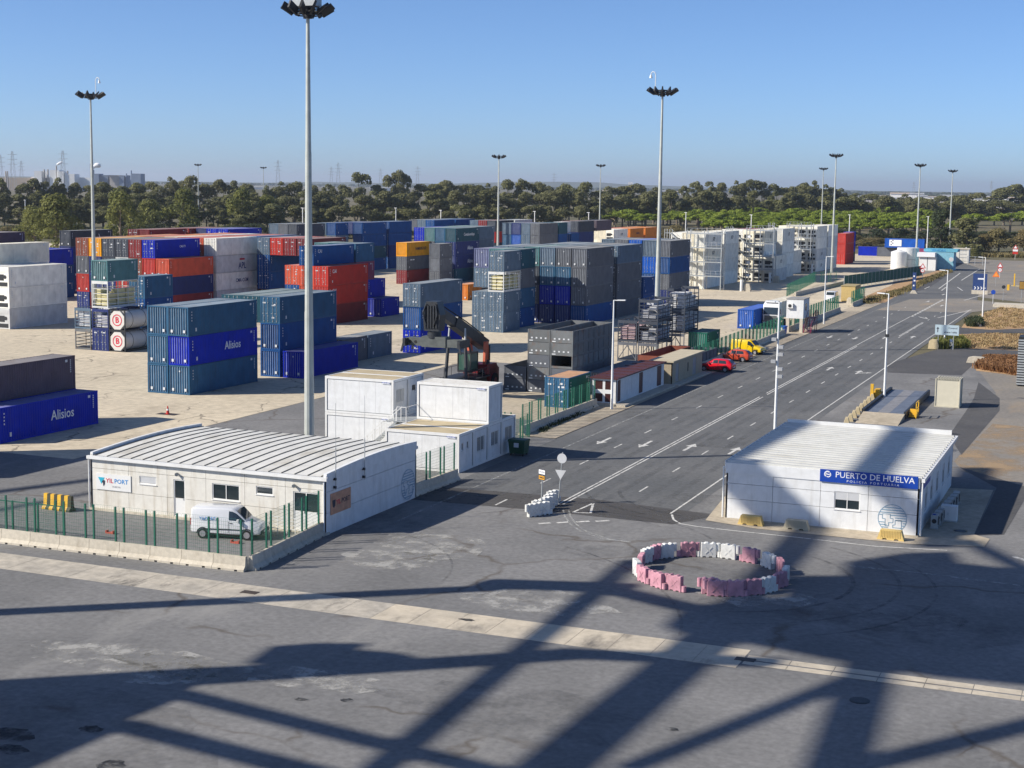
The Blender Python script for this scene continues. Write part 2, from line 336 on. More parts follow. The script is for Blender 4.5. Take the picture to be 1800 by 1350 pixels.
def arrow(x, y, d, turn=0, s=1.0):
    b = MB(); pl = [(-.1, -1.7), (.1, -1.7), (.1, .5), (.38, .5), (0, 1.9), (-.38, .5), (-.1, .5)]
    b.sheet([(a*s*1.25, c*s*d) for a, c in pl], .026)
    if turn: b.sheet([(a*s*1.25, c*s*d) for a, c in [(.12, -1.0), (.75, -.3), (.75, -.6), (1.3, .25), (.75, .55), (.75, .1), (.12, -.5)]], .026)
    o = b.obj('lane_arrow', G['mark'], road, fix=False); o.location = (x, y, 0)
    for pl in o.data.polygons:
        if pl.normal.z < 0: o.data.flip_normals(); break
for y in (119.2, 219.5):
    arrow(-40.1, y, -1); arrow(-36.5, y, -1)
arrow(-32.8, 119.2, 1); arrow(-29.1, 119.2, 1)
arrow(-32.8, 180, 1); arrow(-29.1, 178, 1, 1); arrow(-32.8, 222, 1); arrow(-29.3, 225, 1)
arrow(-36.5, 300, -1); arrow(-32.8, 290, 1)
for x, y in ((1658, 518), (1652, 490), (1715, 489)):
    q = at(x, y); arrow(q.x, q.y, 1)
# tyre marks
def arc(c, r0, r1, a0, a1, w=.22, k=24):
    b = MB(); 
    for i in range(k):
        t0, t1 = a0+(a1-a0)*i/k, a0+(a1-a0)*(i+1)/k; ra, rb = r0+(r1-r0)*i/k, r0+(r1-r0)*(i+1)/k
        q = [(c[0]+cos(t)*r, c[1]+sin(t)*r) for t, r in ((t0, ra-w/2), (t1, rb-w/2), (t1, rb+w/2), (t0, ra+w/2))]
        b.sheet(q, .0225)
    o = b.obj('tyre_mark', G['tyre'], bpy.data.objects['asphalt_apron'], fix=False)
for c, r0, r1, a0, a1, w in (((-20.5, 79.7), 7.2, 7.8, -1.3, 1.0, .35), ((-20.5, 79.7), 9.3, 10.5, -1.2, 1.1, .3), ((-20, 80), 11.6, 11.2, -1.0, .8, .25), ((-31, 84), 7.5, 8.6, .9, 2.6, .3), ((-30, 82), 9.5, 11, .7, 2.0, .25),
                          ((-24, 101), 11, 9, 3.3, 4.2, .5), ((-23, 101), 9.4, 8, 3.3, 4.3, .4), ((-38, 62), 20, 22, .3, 1.2, .25), ((-44, 70), 11, 12, .2, 1.2, .2), ((-17, 168), 22, 20, 2.2, 2.9, .4), ((-15, 166), 22, 20, 2.1, 2.8, .4)):
    arc(c, r0, r1, a0, a1, w*.7)
def blot(name, x, y, rx, ry, m, z, n=18, seed=1):
    r = random.Random(seed); q = at(x, y)
    b = MB().sheet([(q.x+cos(2*pi*i/n)*rx*r.uniform(.7, 1.2), q.y+sin(2*pi*i/n)*ry*r.uniform(.7, 1.2)) for i in range(n)], z)
    return b.obj(name, m, bpy.data.objects['asphalt_apron'], fix=False)
G['oil'] = alpha_mat('oil_stain', (.012, .014, .018), .42, .56, .8, .9); G['dust'] = alpha_mat('pale_scuff', (.42, .41, .38), .46, .60, .75, .7); G['dark'] = alpha_mat('worn_dark_patch', (.09, .09, .092), .42, .7, .3, .5); G['rut'] = alpha_mat('wheel_rut', (.06, .06, .065), .40, .66, .2, .4)
for i, (x, y, rx, ry) in enumerate(((250, 1165, 5.5, 2.2), (330, 1175, 4, 1.6), (560, 1195, 3, 1.5), (770, 960, 3.5, 3), (690, 985, 3, 2.5), (1330, 1050, 3, 2), (950, 1060, 4, 2.5))): blot('scuffed_patch', x, y, rx, ry, G['dust'], .0215, seed=i)
for i, (x, y, rx, ry) in enumerate(((20, 1292, 1.2, .7), (160, 1283, .5, .4), (15, 1318, .8, .5), (195, 1345, .6, .5), (530, 1230, .3, .2), (610, 1232, .3, .25), (820, 1090, .4, .2), (1180, 1282, .3, .2))): blot('oil_stain', x, y, rx, ry, G['oil'], .0225, seed=i+9)
for i, (x, y, rx, ry) in enumerate(((120, 1280, 7, 4), (900, 1250, 6, 3), (1500, 1080, 7, 3.5), (640, 930, 5, 4), (1100, 900, 6, 2.5), (1250, 880, 3.5, 2), (1620, 1100, 6, 3), (1180, 990, 6, 4))): blot('dark_patch', x, y, rx, ry, G['dark'], .0205, seed=i+30)
for x_ in (-40.6, -39.3, -37.3, -36.0, -33.3, -32.2, -30.0, -28.5): lines('wheel_rut', [((x_, 96), (x_+.02, 250))], G['rut'], .55, .0195)
for i, (x0, y0, x1, y1) in enumerate(((-41.8, 132, -38.4, 137), (-34, 146, -31.2, 158), (-41.5, 176, -40, 190), (-30.8, 120, -27.2, 126), (-38, 200, -36, 214))): lines('road_repair', [((x0, y0), (x0, y1))], G['dark'], abs(x1-x0), .0185)
def manhole(x, y, r=.42):
    q = at(x, y); b = MB(); b.cyl((0, 0, 0), (0, 0, .03), r, r, 20); b.cyl((0, 0, .03), (0, 0, .036), r*.82, r*.82, 20)
    return tag(b.obj('manhole_cover', M['dark'], loc=(q.x, q.y, 0)), None, 'manhole cover')
for x, y, l in ((1511, 1232, 'dark round manhole cover in the open asphalt at the bottom'), (1688, 934, 'dark manhole cover on the slab by the police station door')):
    manhole(x, y)['label'] = l
# ================================================================ buildings
def panel_wall(name, m, root, P0, ux, n, Wd, H0, uj, zj, openings, top=None, th=.1, gap=.012, back=True):
    """precast wall: panels with open joints, holes left for the openings (u0,u1,z0,z1)"""
    P0, ux, n = Vector(P0), Vector(ux), Vector(n); b = MB()
    def bx(u0, u1, z0, z1, d0=0., d1=None):
        d1 = th if d1 is None else d1
        A = [P0+ux*u+n*(-d) for u in (u0, u1) for d in (d0, d1)]
        b.add([A[0]+Vector((0, 0, z0)), A[2]+Vector((0, 0, z0)), A[3]+Vector((0, 0, z0)), A[1]+Vector((0, 0, z0)),
               A[0]+Vector((0, 0, z1)), A[2]+Vector((0, 0, z1)), A[3]+Vector((0, 0, z1)), A[1]+Vector((0, 0, z1))],
              [(0,3,2,1),(4,5,6,7),(0,1,5,4),(1,2,6,5),(2,3,7,6),(3,0,4,7)])
    us = [0]+list(uj)+[Wd]; zs = [0]+list(zj)+[H0]
    for i in range(len(us)-1):
        for j in range(len(zs)-1):
            u0, u1 = us[i]+(gap if i else 0), us[i+1]-(gap if i < len(us)-2 else 0)
            z0, z1 = zs[j]+(gap if j else 0), zs[j+1]-(gap if j < len(zs)-2 else 0)
            cu = sorted({u0, u1} | {v for o in openings for v in o[:2] if u0 < v < u1})
            cz = sorted({z0, z1} | {v for o in openings for v in o[2:4] if z0 < v < z1})
            for a, c in zip(cu[:-1], cu[1:]):
                for d, e in zip(cz[:-1], cz[1:]):
                    mu, mz = (a+c)/2, (d+e)/2
                    if not any(o[0] < mu < o[1] and o[2] < mz < o[3] for o in openings): bx(a, c, d, e)
    b.m = 1
    cu = sorted({0.03, Wd-.03} | {v for o in openings for v in o[:2]}); cz = sorted({0, H0-.02} | {v for o in openings for v in o[2:4]})
    for a, c in zip(cu[:-1], cu[1:]):
        for d, e in zip(cz[:-1], cz[1:]):
            mu, mz = (a+c)/2, (d+e)/2
            if not any(o[0] < mu < o[1] and o[2] < mz < o[3] for o in openings): bx(a, c, d, e, th+.001, th+.08)
    return b.obj(name, [m, M['txt_dark']], root)
def frame_rect(name, m, root, P0, ux, n, u0, u1, z0, z1, w=.06, d=.06, depth=-.06, mull=(), parent=None):
    P0, ux, n = Vector(P0), Vector(ux), Vector(n); b = MB(); c = P0+n*depth
    pt = lambda u, z: c+ux*u+Vector((0, 0, z))
    for u in (u0+w/2, u1-w/2): b.beam(pt(u, z0), pt(u, z1), w, d, up=n)
    for z in (z0+w/2, z1-w/2): b.beam(pt(u0+w, z), pt(u1-w, z), w, d, up=n)
    for k in mull: b.beam(pt(k, z0+w), pt(k, z1-w), w*.8, d*.9, up=n)
    return b.obj(name, m, root)
def slab(name, m, root, P0, ux, n, u0, u1, z0, z1, d0, d1):
    P0, ux, n = Vector(P0), Vector(ux), Vector(n); b = MB()
    A = [P0+ux*u+n*d for u in (u0, u1) for d in (d0, d1)]
    z = Vector((0, 0, 1))
    b.add([A[0]+z*z0, A[2]+z*z0, A[3]+z*z0, A[1]+z*z0, A[0]+z*z1, A[2]+z*z1, A[3]+z*z1, A[1]+z*z1],
          [(0,3,2,1),(4,5,6,7),(0,1,5,4),(1,2,6,5),(2,3,7,6),(3,0,4,7)])
    return b.obj(name, m, root)
def window(root, P0, ux, n, u0, u1, z0, z1, mull=True, shutter=0.0):
    f = frame_rect('window', M['white'], root, P0, ux, n, u0, u1, z0, z1, mull=[(u0+u1)/2] if mull else ())
    slab('pane', M['glass'], f, P0, ux, n, u0+.05, u1-.05, z0+.05, z1-.05-shutter*(z1-z0), -.085, -.07)
    slab('sill', M['white'], f, P0, ux, n, u0-.04, u1+.04, z0-.05, z0-.003, -.09, .05)
    if shutter: slab('shutter', mat('shutter_grey', (.5, .51, .52), .5, .05, 2), f, P0, ux, n, u0+.05, u1-.05, z1-.05-shutter*(z1-z0)+.002, z1-.05, -.08, -.045)
    return f
def globe_logo(root, c, ux, r, s):          # round port emblem: rings, bars and a hooked block
    c, ux = Vector(c), Vector(ux); b = MB(); n = ux.cross(Vector((0, 0, 1)))
    pt = lambda u, z, d=.0: c+ux*u*s+Vector((0, 0, z*r))+n*d
    for i in range(40):
        a0, a1 = 2*pi*i/40, 2*pi*(i+1)/40
        b.beam(pt(cos(a0)*r, sin(a0)), pt(cos(a1)*r, sin(a1)), .035, .01, up=n)
    for z, l0, l1 in [(.78, -1, 1), (.6, -1, 1), (.42, -1, 1), (.24, -.15, 1), (.24, -1, -.75), (.06, .2, 1), (-.12, .25, 1), (-.3, .75, 1), (-.3, -1, -.55), (-.48, .7, 1), (-.48, -1, -.4), (-.66, .6, 1), (-.66, -1, -.3), (-.84, -1, 1)]:
        h = math.sqrt(max(0, 1-z*z))*.98; a, d = max(l0, -h), min(l1, h)
        if d > a: b.beam(pt(a*r, z), pt(d*r, z), .055, .008, up=n)
    for pl in [[(-.7, .3), (-.15, .3), (-.15, .0), (.05, .0), (.05, -.3), (-.25, -.3), (-.25, -.55), (-.5, -.55), (-.5, -.05), (-.7, -.05)], [(.2, -.1), (.65, -.1), (.65, -.65), (.05, -.65), (.05, -.45), (.2, -.45)]]:
        for p, q in zip(pl, pl[1:]+pl[:1]): b.beam(pt(p[0]*r, p[1]), pt(q[0]*r, q[1]), .035, .008, up=n)
    return b.obj('emblem', M['bluelogo'], root)
# ------------------------------------------------ port operator's office
X0, X1, Y0, Y1, HB = -61.15, -44.05, 79.1, 91.45, 3.45
off = thing('office_building', 'long cream office with a ribbed pale roof and a white van parked in front', 'building', (-52.6, 85.3, 0))
def rel(o, root): o.location = -Vector(root.location) if o.location.length == 0 else o.location - root.location
ux, n = (1, 0, 0), (0, -1, 0); P0 = Vector((X0, Y0, 0))-off.location
op = [(3.73, 5.0, 2.0, 2.5), (6.28, 7.12, .15, 2.5), (9.12, 11.07, 1.5, 2.5), (12.25, 13.45, 2.1, 2.6), (14.85, 16.6, .15, 2.5)]
panel_wall('front_wall', M['cream_wall'], off, P0, ux, n, 17.1, HB, (2.9, 5.8, 8.65, 11.45, 14.3), (1.3, 2.72), op)
PR = Vector((X1, Y0, 0))-off.location
panel_wall('side_wall', M['white_wall'], off, PR, (0, 1, 0), (1, 0, 0), 12.35, 3.62, (3.0, 6.1, 9.2), (1.3, 2.6), [])
PL = Vector((X0, Y1, 0))-off.location
panel_wall('side_wall', M['cream_wall'], off, PL, (0, -1, 0), (-1, 0, 0), 12.35, 3.62, (3.0, 6.1, 9.2), (1.3, 2.6), [])
panel_wall('rear_wall', M['cream_wall'], off, Vector((X1, Y1, 0))-off.location, (-1, 0, 0), (0, 1, 0), 17.1, HB, (2.9, 5.8, 8.65, 11.45, 14.3), (1.3, 2.72), [])
slab('plinth', M['conc'], off, P0, ux, n, -.1, 17.2, -.02, .14, -.3, .16)
b = MB(); k = 12                                              # arched roof sheet with standing seams
def rz_(t): return HB+.05+.3*sin(pi*(t*.8+.03))
for i in range(k):
    a, c = i/k, (i+1)/k
    b.add([(-8.35, -6.17+12.3*a, rz_(a)), (8.35, -6.17+12.3*a, rz_(a)), (8.35, -6.17+12.3*c, rz_(c)), (-8.35, -6.17+12.3*c, rz_(c))], [(0, 1, 2, 3)])
rf = mat('roof_sheet', (.66, .65, .60), .55, .12, .8, dirt=(.34, .30, .21), dirt_amt=.75, dscale=(.5, .25, 1))
b.m = 1
for j in range(19):
    x = -8.2+16.4*j/18
    for i in range(k): b.beam((x, -6.17+12.3*i/k, rz_(i/k)+.02), (x, -6.17+12.3*(i+1)/k, rz_((i+1)/k)+.02), .05, .05)
b.obj('roof', [rf, mat('roof_seam', (.17, .16, .13), .6, .1)], off)
for x in (-8.47, 8.47):
    b = MB(); b.prism([(-6.18, 3.3)]+[(-6.18+12.36*i/k, rz_(i/k)+.2) for i in range(k+1)]+[(6.18, 3.3)], (x-.1, 0, 0), (0, 1, 0), (0, 0, 1), (.22 if x > 0 else .2, 0, 0)); b.obj('parapet', M['white_wall'], off)
for q_ in (((-8.7, -6.42, 3.32), (8.7, -6.2, 3.52)), ((-8.6, 6.2, 3.32), (8.6, 6.36, 3.52))): MB().box(*q_).obj('gutter', M['white'], off)
for x in (-8.62, 8.45): MB().cyl((x, -6.28, .1), (x, -6.28, 3.35), .055).obj('downpipe', M['white'], off)
for o_ in (op[0], op[3]): window(off, P0, ux, n, *o_, mull=False, shutter=.75 if o_ is op[0] else .0)
window(off, P0, ux, n, *op[2])
def door(root, P0, ux, n, u0, u1, z0, z1, leaves=1, m='white', split=.5):
    f = frame_rect('door', M[m], root, P0, ux, n, u0, u1, z0, z1, w=.07, mull=[(u0+u1)/2] if leaves == 2 else ())
    zc = z0+(z1-z0)*split; wd = (u1-u0)/leaves
    for i in range(leaves):
        a = u0+i*wd
        slab('door_panel', M[m], f, P0, ux, n, a+.07, a+wd-.07, z0+.05, zc-.01, -.085, -.055)
        slab('pane', M['glass'], f, P0, ux, n, a+.11, a+wd-.11, zc+.03, z1-.09, -.085, -.06)
        slab('handle', M['galv'], f, P0, ux, n, a+wd-.16, a+wd-.12, zc-.12, zc+.02, -.05, -.02)
    return f
door(off, P0, ux, n, *op[1]); door(off, P0, ux, n, *op[4], leaves=2)
for u in (6.55, 14.9):
    b = MB(); q = P0+Vector((u, -.02, 2.92)); b.cyl(q, q+Vector((.12, -.22, -.06)), .05, .12, 10); b.obj('wall_lamp', M['galv'], off)
# signs on it
sg = slab('sign_board', M['white'], off, P0, ux, n, .45, 3.1, 1.38, 2.42, .01, .045)
q = P0+Vector((0, -.05, 0))
MB().prism([(0, .42), (.5, .42), (.25, 0)], q+Vector((.6, 0, 1.75)), ux, (0, 0, 1), (0, -.008, 0)).obj('emblem', M['teal_logo'], sg)
MB().prism([(0, .2), (.12, .3), (.22, .26), (.2, .02), (.1, -.1), (.08, .08)], q+Vector((.9, -.01, 1.72)), ux, (0, 0, 1), (0, -.008, 0)).obj('emblem', M['txt_dark'], sg)
text('YIL', .40, M['txt_red'], sg, q+Vector((1.20, 0, 1.98)), fat=.012, sx=1.05, align='LEFT')
text('PORT', .40, M['txt_blue'], sg, q+Vector((1.84, 0, 1.98)), fat=.012, sx=1.05, align='LEFT')
text('HUELVA', .17, M['txt_grey'], sg, q+Vector((2.0, 0, 1.62)))
q = Vector((X1+.012, 0, 0))-off.location; qq = Vector((X1, 0, 0))-off.location
wood = mat('brown_board', (.52, .27, .17), .6, .25, 3, dirt=(.4, .25, .16), dirt_amt=.5, dscale=(2, 2, 2))
sb = slab('sign_board', wood, off, qq, (0, 1, 0), (1, 0, 0), 79.6, 82.15, 1.12, 2.42, .012, .04)
MB().prism([(0, .5), (.38, .5), (.34, .12), (.19, 0), (.04, .12)], q+Vector((.035, 79.8, 1.5)), (0, 1, 0), (0, 0, 1), (.01, 0, 0)).obj('emblem', M['txt_dark'], sb)
text('YIL', .42, M['txt_red'], sb, q+Vector((.035, 80.28, 1.78)), (0, 1, 0), fat=.012, align='LEFT')
text('PORT', .42, M['txt_dark'], sb, q+Vector((.035, 80.95, 1.78)), (0, 1, 0), fat=.012, align='LEFT')
globe_logo(off, q+Vector((.02, 90.2, 1.15)), (0, 1, 0), 1.0, 1)
for y, x in ((80.03, -43.9), (83.76, -43.9)):
    t = thing('antenna', 'thin whip antenna clamped to the office wall, %s' % ('nearer the brown sign' if y < 82 else 'halfway between brown sign and round emblem'), 'antenna', (x, y, 0))
    b = MB(); b.cyl((0, 0, 2.6), (0, 0, 5.2), .03); b.obj('mast', M['galv'], t)
    b = MB(); b.cyl((0, 0, 5.2), (0, 0, 7.9), .012); b.obj('whip', M['galv'], t)
    b = MB(); b.box((-.14, -.06, 2.7), (.03, .06, 2.85)); b.box((-.14, -.06, 3.2), (.03, .06, 3.35)); b.obj('bracket', M['dark'], t)
b = MB()
for i in range(6): b.beam((13.7+i*.6, -.9, 0), (13.7+i*.6, -.9, 1.05), .04)
for z in (.35, .6, .85, 1.05): b.beam((13.7, -.9, z), (16.7, -.9, z), .035)
o = b.obj('handrail', M['white']); o.location = (X0, Y0, 0); tag(o, 'low white handrail in front of the office double door', 'handrail')
# ------------------------------------------------ port police station
X0, X1, Y0, Y1 = -23.4, -11.4, 94.1, 112.2
pol = thing('police_station', 'white single storey station with a blue name board and shadows across its roof', 'building', ((X0+X1)/2, (Y0+Y1)/2, 0))
P0 = Vector((X0, Y0, 0))-pol.location; ux, n = (1, 0, 0), (0, -1, 0)
panel_wall('front_wall', M['white_wall'], pol, P0, ux, n, 12.0, 3.0, (3.0, 6.0, 8.95), (1.35, 2.35), [(6.87, 8.46, 1.3, 2.42)])
PR = Vector((X1, Y0, 0))-pol.location
wn = [(.9, 1.9, .1, 2.6), (2.9, 4.1, 1.1, 2.5), (5.6, 6.8, 1.1, 2.5), (8.6, 9.8, 1.1, 2.5), (12.0, 13.2, 1.1, 2.5), (15.2, 16.4, 1.1, 2.5)]
panel_wall('side_wall', M['white_wall'], pol, PR, (0, 1, 0), (1, 0, 0), 18.1, 3.5, (3.6, 7.2, 10.9, 14.5), (1.35,), wn)
panel_wall('side_wall', M['white_wall'], pol, Vector((X0, Y1, 0))-pol.location, (0, -1, 0), (-1, 0, 0), 18.1, 3.45, (3.6, 7.2, 10.9, 14.5), (1.35, 2.4), [])
panel_wall('rear_wall', M['white_wall'], pol, Vector((X1, Y1, 0))-pol.location, (-1, 0, 0), (0, 1, 0), 12, 3.5, (3, 6, 8.95), (1.35, 2.4), [])
window(pol, P0, ux, n, 6.87, 8.46, 1.3, 2.42, shutter=.42)
door(pol, PR, (0, 1, 0), (1, 0, 0), *wn[0], leaves=1)
for w_ in wn[1:]: window(pol, PR, (0, 1, 0), (1, 0, 0), *w_, shutter=.3)
slab('fascia', M['white_wall'], pol, P0, ux, n, -.06, 12.0, 3.0, 3.66, -.1, .05)
slab('plinth', M['conc'], pol, P0, ux, n, -.05, 12.05, -.02, .1, -.3, .1)
b = MB(); k = 22; rsh = mat('white_roof_sheet', (.50, .50, .47), .4, .1, 1, dirt=(.33, .31, .25), dirt_amt=.6, dscale=(.25, 1.5, 1))
prof = []
for i in range(k+1):
    y = -9.0+18.0*i/k
    prof += [(y, 0), (y+.1, .2), (y+.3, .2), (y+.4, 0)] if i < k else [(y, 0)]
zr = lambda y, x: 3.62-(x+6)*.008
for (ya, za), (yb, zb) in zip(prof[:-1], prof[1:]):
    b.add([(-6.05, ya, zr(ya, -6)+za), (6.1, ya, zr(ya, 6)+za), (6.1, yb, zr(yb, 6)+zb), (-6.05, yb, zr(yb, -6)+zb)], [(0, 1, 2, 3)])
b.obj('roof', rsh, pol)
b = MB(); b.box((-6.12, -9.05, 3.3), (-6.051, 9.05, 3.78)); b.box((-6.0, 9.02, 3.3), (5.85, 9.12, 3.98)); b.box((6.1, -9.1, 3.4), (6.3, 9.1, 3.62))
b.obj('edge_trim', M['white'], pol)
for x in (6.16, -6.2): MB().cyl((x, -8.98, .1), (x, -8.98, 3.4), .055).obj('downpipe', M['white'], pol)
sb = slab('sign_board', mat('sign_blue', (.006, .05, .33), .45, .03), pol, P0, ux, n, 5.95, 11.9, 2.98, 3.76, .06, .11)
q = P0+Vector((0, -.115, 0))
text('PUERTO DE HUELVA', .52, M['txt_white'], sb, q+Vector((9.3, 0, 3.47)), sx=1.0, fat=.006)
text('P O L I C I A   P O R T U A R I A', .20, M['txt_white'], sb, q+Vector((9.2, 0, 3.12)), sx=1.15)
b = MB(); c = q+Vector((6.42, 0, 3.47))
for i in range(10):
    a0, a1 = .9+pi*i/10, .9+pi*(i+1)/10
    b.beam(c+Vector((cos(a0)*.17, 0, sin(a0)*.17)), c+Vector((cos(a1)*.17, 0, sin(a1)*.17)), .09, .01, up=(0, 1, 0))
    b.beam(c+Vector((.04+cos(a0+pi)*.15, 0, -.02+sin(a0+pi)*.15)), c+Vector((.04+cos(a1+pi)*.15, 0, -.02+sin(a1+pi)*.15)), .06, .01, up=(0, 1, 0))
b.beam(c+Vector((-.15, 0, .02)), c+Vector((.14, 0, -.03)), .06, .01, up=(0, 1, 0)); b.obj('emblem', M['txt_white'], sb)
globe_logo(pol, P0+Vector((10.45, -.01, 1.02)), (1, 0, 0), .86, 1)
slab('sign_board', mat('sign_blue'  , (.01, .06, .3)), pol, PR, (0, 1, 0), (1, 0, 0), .5, 4.6, 2.75, 3.35, .02, .08)
# air conditioners, cupboard, bollard beside it
for i in range(8):
    t = thing('air_conditioner', 'grey outdoor air conditioner, %s in the row beside the police station' % ('nearest', 'second', 'third', 'fourth', 'fifth', 'sixth', 'seventh', 'farthest')[i], 'air conditioner', (-10.75+.06*i, 97.2+1.15*i, .03), 0, 'air conditioners along the police station wall')
    b = MB(); b.box((-.2, -.45, .12), (.2, .45, .85)); b.obj('casing', mat('ac_grey', (.42, .43, .42), .5, .1), t)
    b = MB(); b.cyl((.2, -.05, .48), (.225, -.05, .48), .3, .3, 16); b.cyl((.0, -.45, .5), (.0, -.47, .5), .15, .15, 12); b.obj('fan_grille', M['dark'], t)
    b = MB(); b.box((-.25, -.4, 0), (.25, -.3, .12)); b.box((-.25, .3, 0), (.25, .4, .12)); b.obj('foot', M['galv'], t)
q = at(1668, 916); t = thing('utility_cupboard', 'white metal cupboard standing on the slab beside the police station', 'cupboard', (q.x, q.y, .03))
b = MB(); b.box((-.5, -.35, .08), (.5, .35, 1.0)); b.obj('casing', M['white'], t)
b = MB(); b.box((-.46, -.365, .14), (-.01, -.351, .95)); b.box((.01, -.365, .14), (.46, -.351, .95)); b.obj('door', M['white'], t)
b = MB(); b.box((-.52, -.37, 0), (.52, .37, .08)); b.box((-.06, -.385, .45), (-.03, -.366, .6)); b.obj('base', M['galv'], t)
q = at(1641, 929); t = thing('bollard', 'short blue bollard with white bands by the station corner', 'bollard', (q.x, q.y, .03))
MB().cyl((0, 0, 0), (0, 0, .9), .11, .11, 14).obj('post', M['blue'], t)
b = MB(); b.cyl((0, 0, .45), (0, 0, .55), .114, .114, 14); b.cyl((0, 0, .66), (0, 0, .76), .114, .114, 14); b.obj('band', M['txt_white'], t)
# ------------------------------------------------ portable cabins
cabr = mat('cabin_roof', (.46, .38, .24), .8, .12, .8, dirt=(.28, .22, .13), dirt_amt=.8, dscale=(.7, .7, 1))
def cabin(label, x, y, z, w=6.05, d=2.7, h=2.88, front=(), side=(), roofm_=None, corner=False, logo=True):
    """w along X, d along Y; front faces -Y; side is the +X face; windows as (u0,u1,z0,z1)"""
    t = thing('portable_cabin', label, 'cabin', (x, y, z), 0, 'white stackable cabins by the fence')
    b = MB()
    for px in (0, w-.16):
        for py in (0, d-.16): b.box((px, py, 0), (px+.16, py+.16, h))
    for z0, z1 in ((0, .16), (h-.2, h)):
        b.box((.16, 0, z0), (w-.16, .12, z1)); b.box((.16, d-.12, z0), (w-.16, d, z1)); b.box((0, .16, z0), (.12, d-.16, z1)); b.box((w-.12, .16, z0), (w, d-.16, z1))
    b.obj('frame', M['white'], t)
    for nm, P, u, nn, L, ops in (('front_wall', (.16, .05, .16), (1, 0, 0), (0, -1, 0), w-.32, front), ('side_wall', (w-.05, .16, .16), (0, 1, 0), (1, 0, 0), d-.32, side)):
        nj = max(1, int(L/1.15)); panel_wall(nm, M['white_wall'], t, P, u, nn, L, h-.36, [L*i/nj for i in range(1, nj)], (), ops, th=.05, gap=.006)
        for o_ in ops:
            if o_[2] < .2: door(t, P, u, nn, *o_, split=.75)
            else:
                wf = window(t, P, u, nn, *o_, mull=o_[1]-o_[0] > .6, shutter=0)
                if o_[1]-o_[0] > .6:
                    gr_ = MB(); PP = Vector(P)+Vector(nn)*.02
                    for k_ in range(7): x_ = o_[0]+(o_[1]-o_[0])*(k_+.5)/7; gr_.beam(PP+Vector(u)*x_+Vector((0, 0, o_[2])), PP+Vector(u)*x_+Vector((0, 0, o_[3])), .03)
                    gr_.obj('grille', M['white'], wf)
    MB().box((.05, .06, .16), (.1, d-.06, h-.2)).obj('rear_wall', M['white_wall'], t)
    MB().box((.17, d-.1, .16), (w-.17, d-.05, h-.2)).obj('rear_wall', M['white_wall'], t)
    MB().box((.125, .125, h-.07), (w-.125, d-.125, h-.02)).obj('roof', roofm_ or cabr, t)
    gk = MB(); zt = h-.2
    for a_, c_ in (((.16, .04, .16), (.16, .04, zt)), ((w-.16, .04, .16), (w-.16, .04, zt)), ((.16, .04, zt), (w-.16, .04, zt)), ((.16, .04, .17), (w-.16, .04, .17)), ((w-.04, .16, .16), (w-.04, .16, zt)), ((w-.04, d-.16, .16), (w-.04, d-.16, zt)), ((w-.04, .16, zt), (w-.04, d-.16, zt))): gk.beam(a_, c_, .045)
    gk.obj('gasket', mat('gasket_grey', (.10, .11, .12), .7), t)
    if logo:
        text('NORMETAL', .14, M['blue'], MB().box((w-1.0, -.006, h-.34), (w-.3, .0, h-.14)).obj('name_plate', M['txt_white'], t), (w-.65, -.012, h-.24))
    return t
W2 = [(.5, 1.95, .85, 2.0)]
cabin('lower white cabin with two small round-edged windows, roof ochre with dirt', -51.1, 100.75, 0, side=[(.4, .75, 1.4, 2.0), (1.35, 1.7, 1.4, 2.0)])
cabin('ground level cabin, second from the road junction, with a barred window', -51.1, 103.5, 0, side=W2)
cabin('ground level cabin directly below the overhanging upper cabin', -51.1, 106.25, 0, side=W2)
cabin('ground level cabin behind the dark green waste bin', -51.1, 109.0, 0, side=W2)
cabin('single upper white cabin stacked over the windowed row', -51.1, 106.2, 2.9, roofm_=M['cream_wall'])
cabin('lower white cabin of the taller pair behind the floodlight mast', -59.1, 106.0, 0)
cabin('lower rear cabin of the taller pair, half hidden by stairs', -59.1, 108.75, 0)
cabin('upper front cabin of the taller pair, ochre roof and side windows', -59.1, 106.0, 2.9, side=[(.5, 1.1, .9, 1.9), (1.2, 1.8, .9, 1.9)])
cabin('upper rear cabin of the taller pair, behind the ochre roof', -59.1, 108.75, 2.9, side=[(.5, 1.3, .02, 2.0)], logo=False)
t = thing('steel_stairs', 'white steel stairs rising between the stacked cabins', 'stairs', (-52.4, 105.4, 0))
b = MB()
for i in range(14): b.box((-2.6+i*.22, -1.0, .18+i*.2), (-2.35+i*.22, -.2, .22+i*.2))
b.beam((-2.7, -1.02, 0), (.5, -1.02, 2.9), .06, .16); b.beam((-2.7, -.18, 0), (.5, -.18, 2.9), .06, .16); b.box((-.45, -1.1, 2.84), (1.3, 1.8, 2.9)); b.obj('flight', M['galv'], t)
b = MB()
for y in (-1.04, -.16):
    b.beam((-2.7, y, 1.0), (.5, y, 3.9), .04)
    for i in range(6): b.beam((-2.7+i*.62, y, i*.56), (-2.7+i*.62, y, 1.0+i*.56), .04)
for x, y in ((-.4, 1.8), (1.3, 1.8), (1.3, -1.1), (.5, -1.1)): b.beam((x, y, 2.9), (x, y, 4.0), .04)
b.beam((1.3, 1.8, 4.0), (1.3, -1.1, 4.0), .04); b.beam((.5, -1.1, 4.0), (1.3, -1.1, 4.0), .04); b.obj('handrail', M['white'], t)
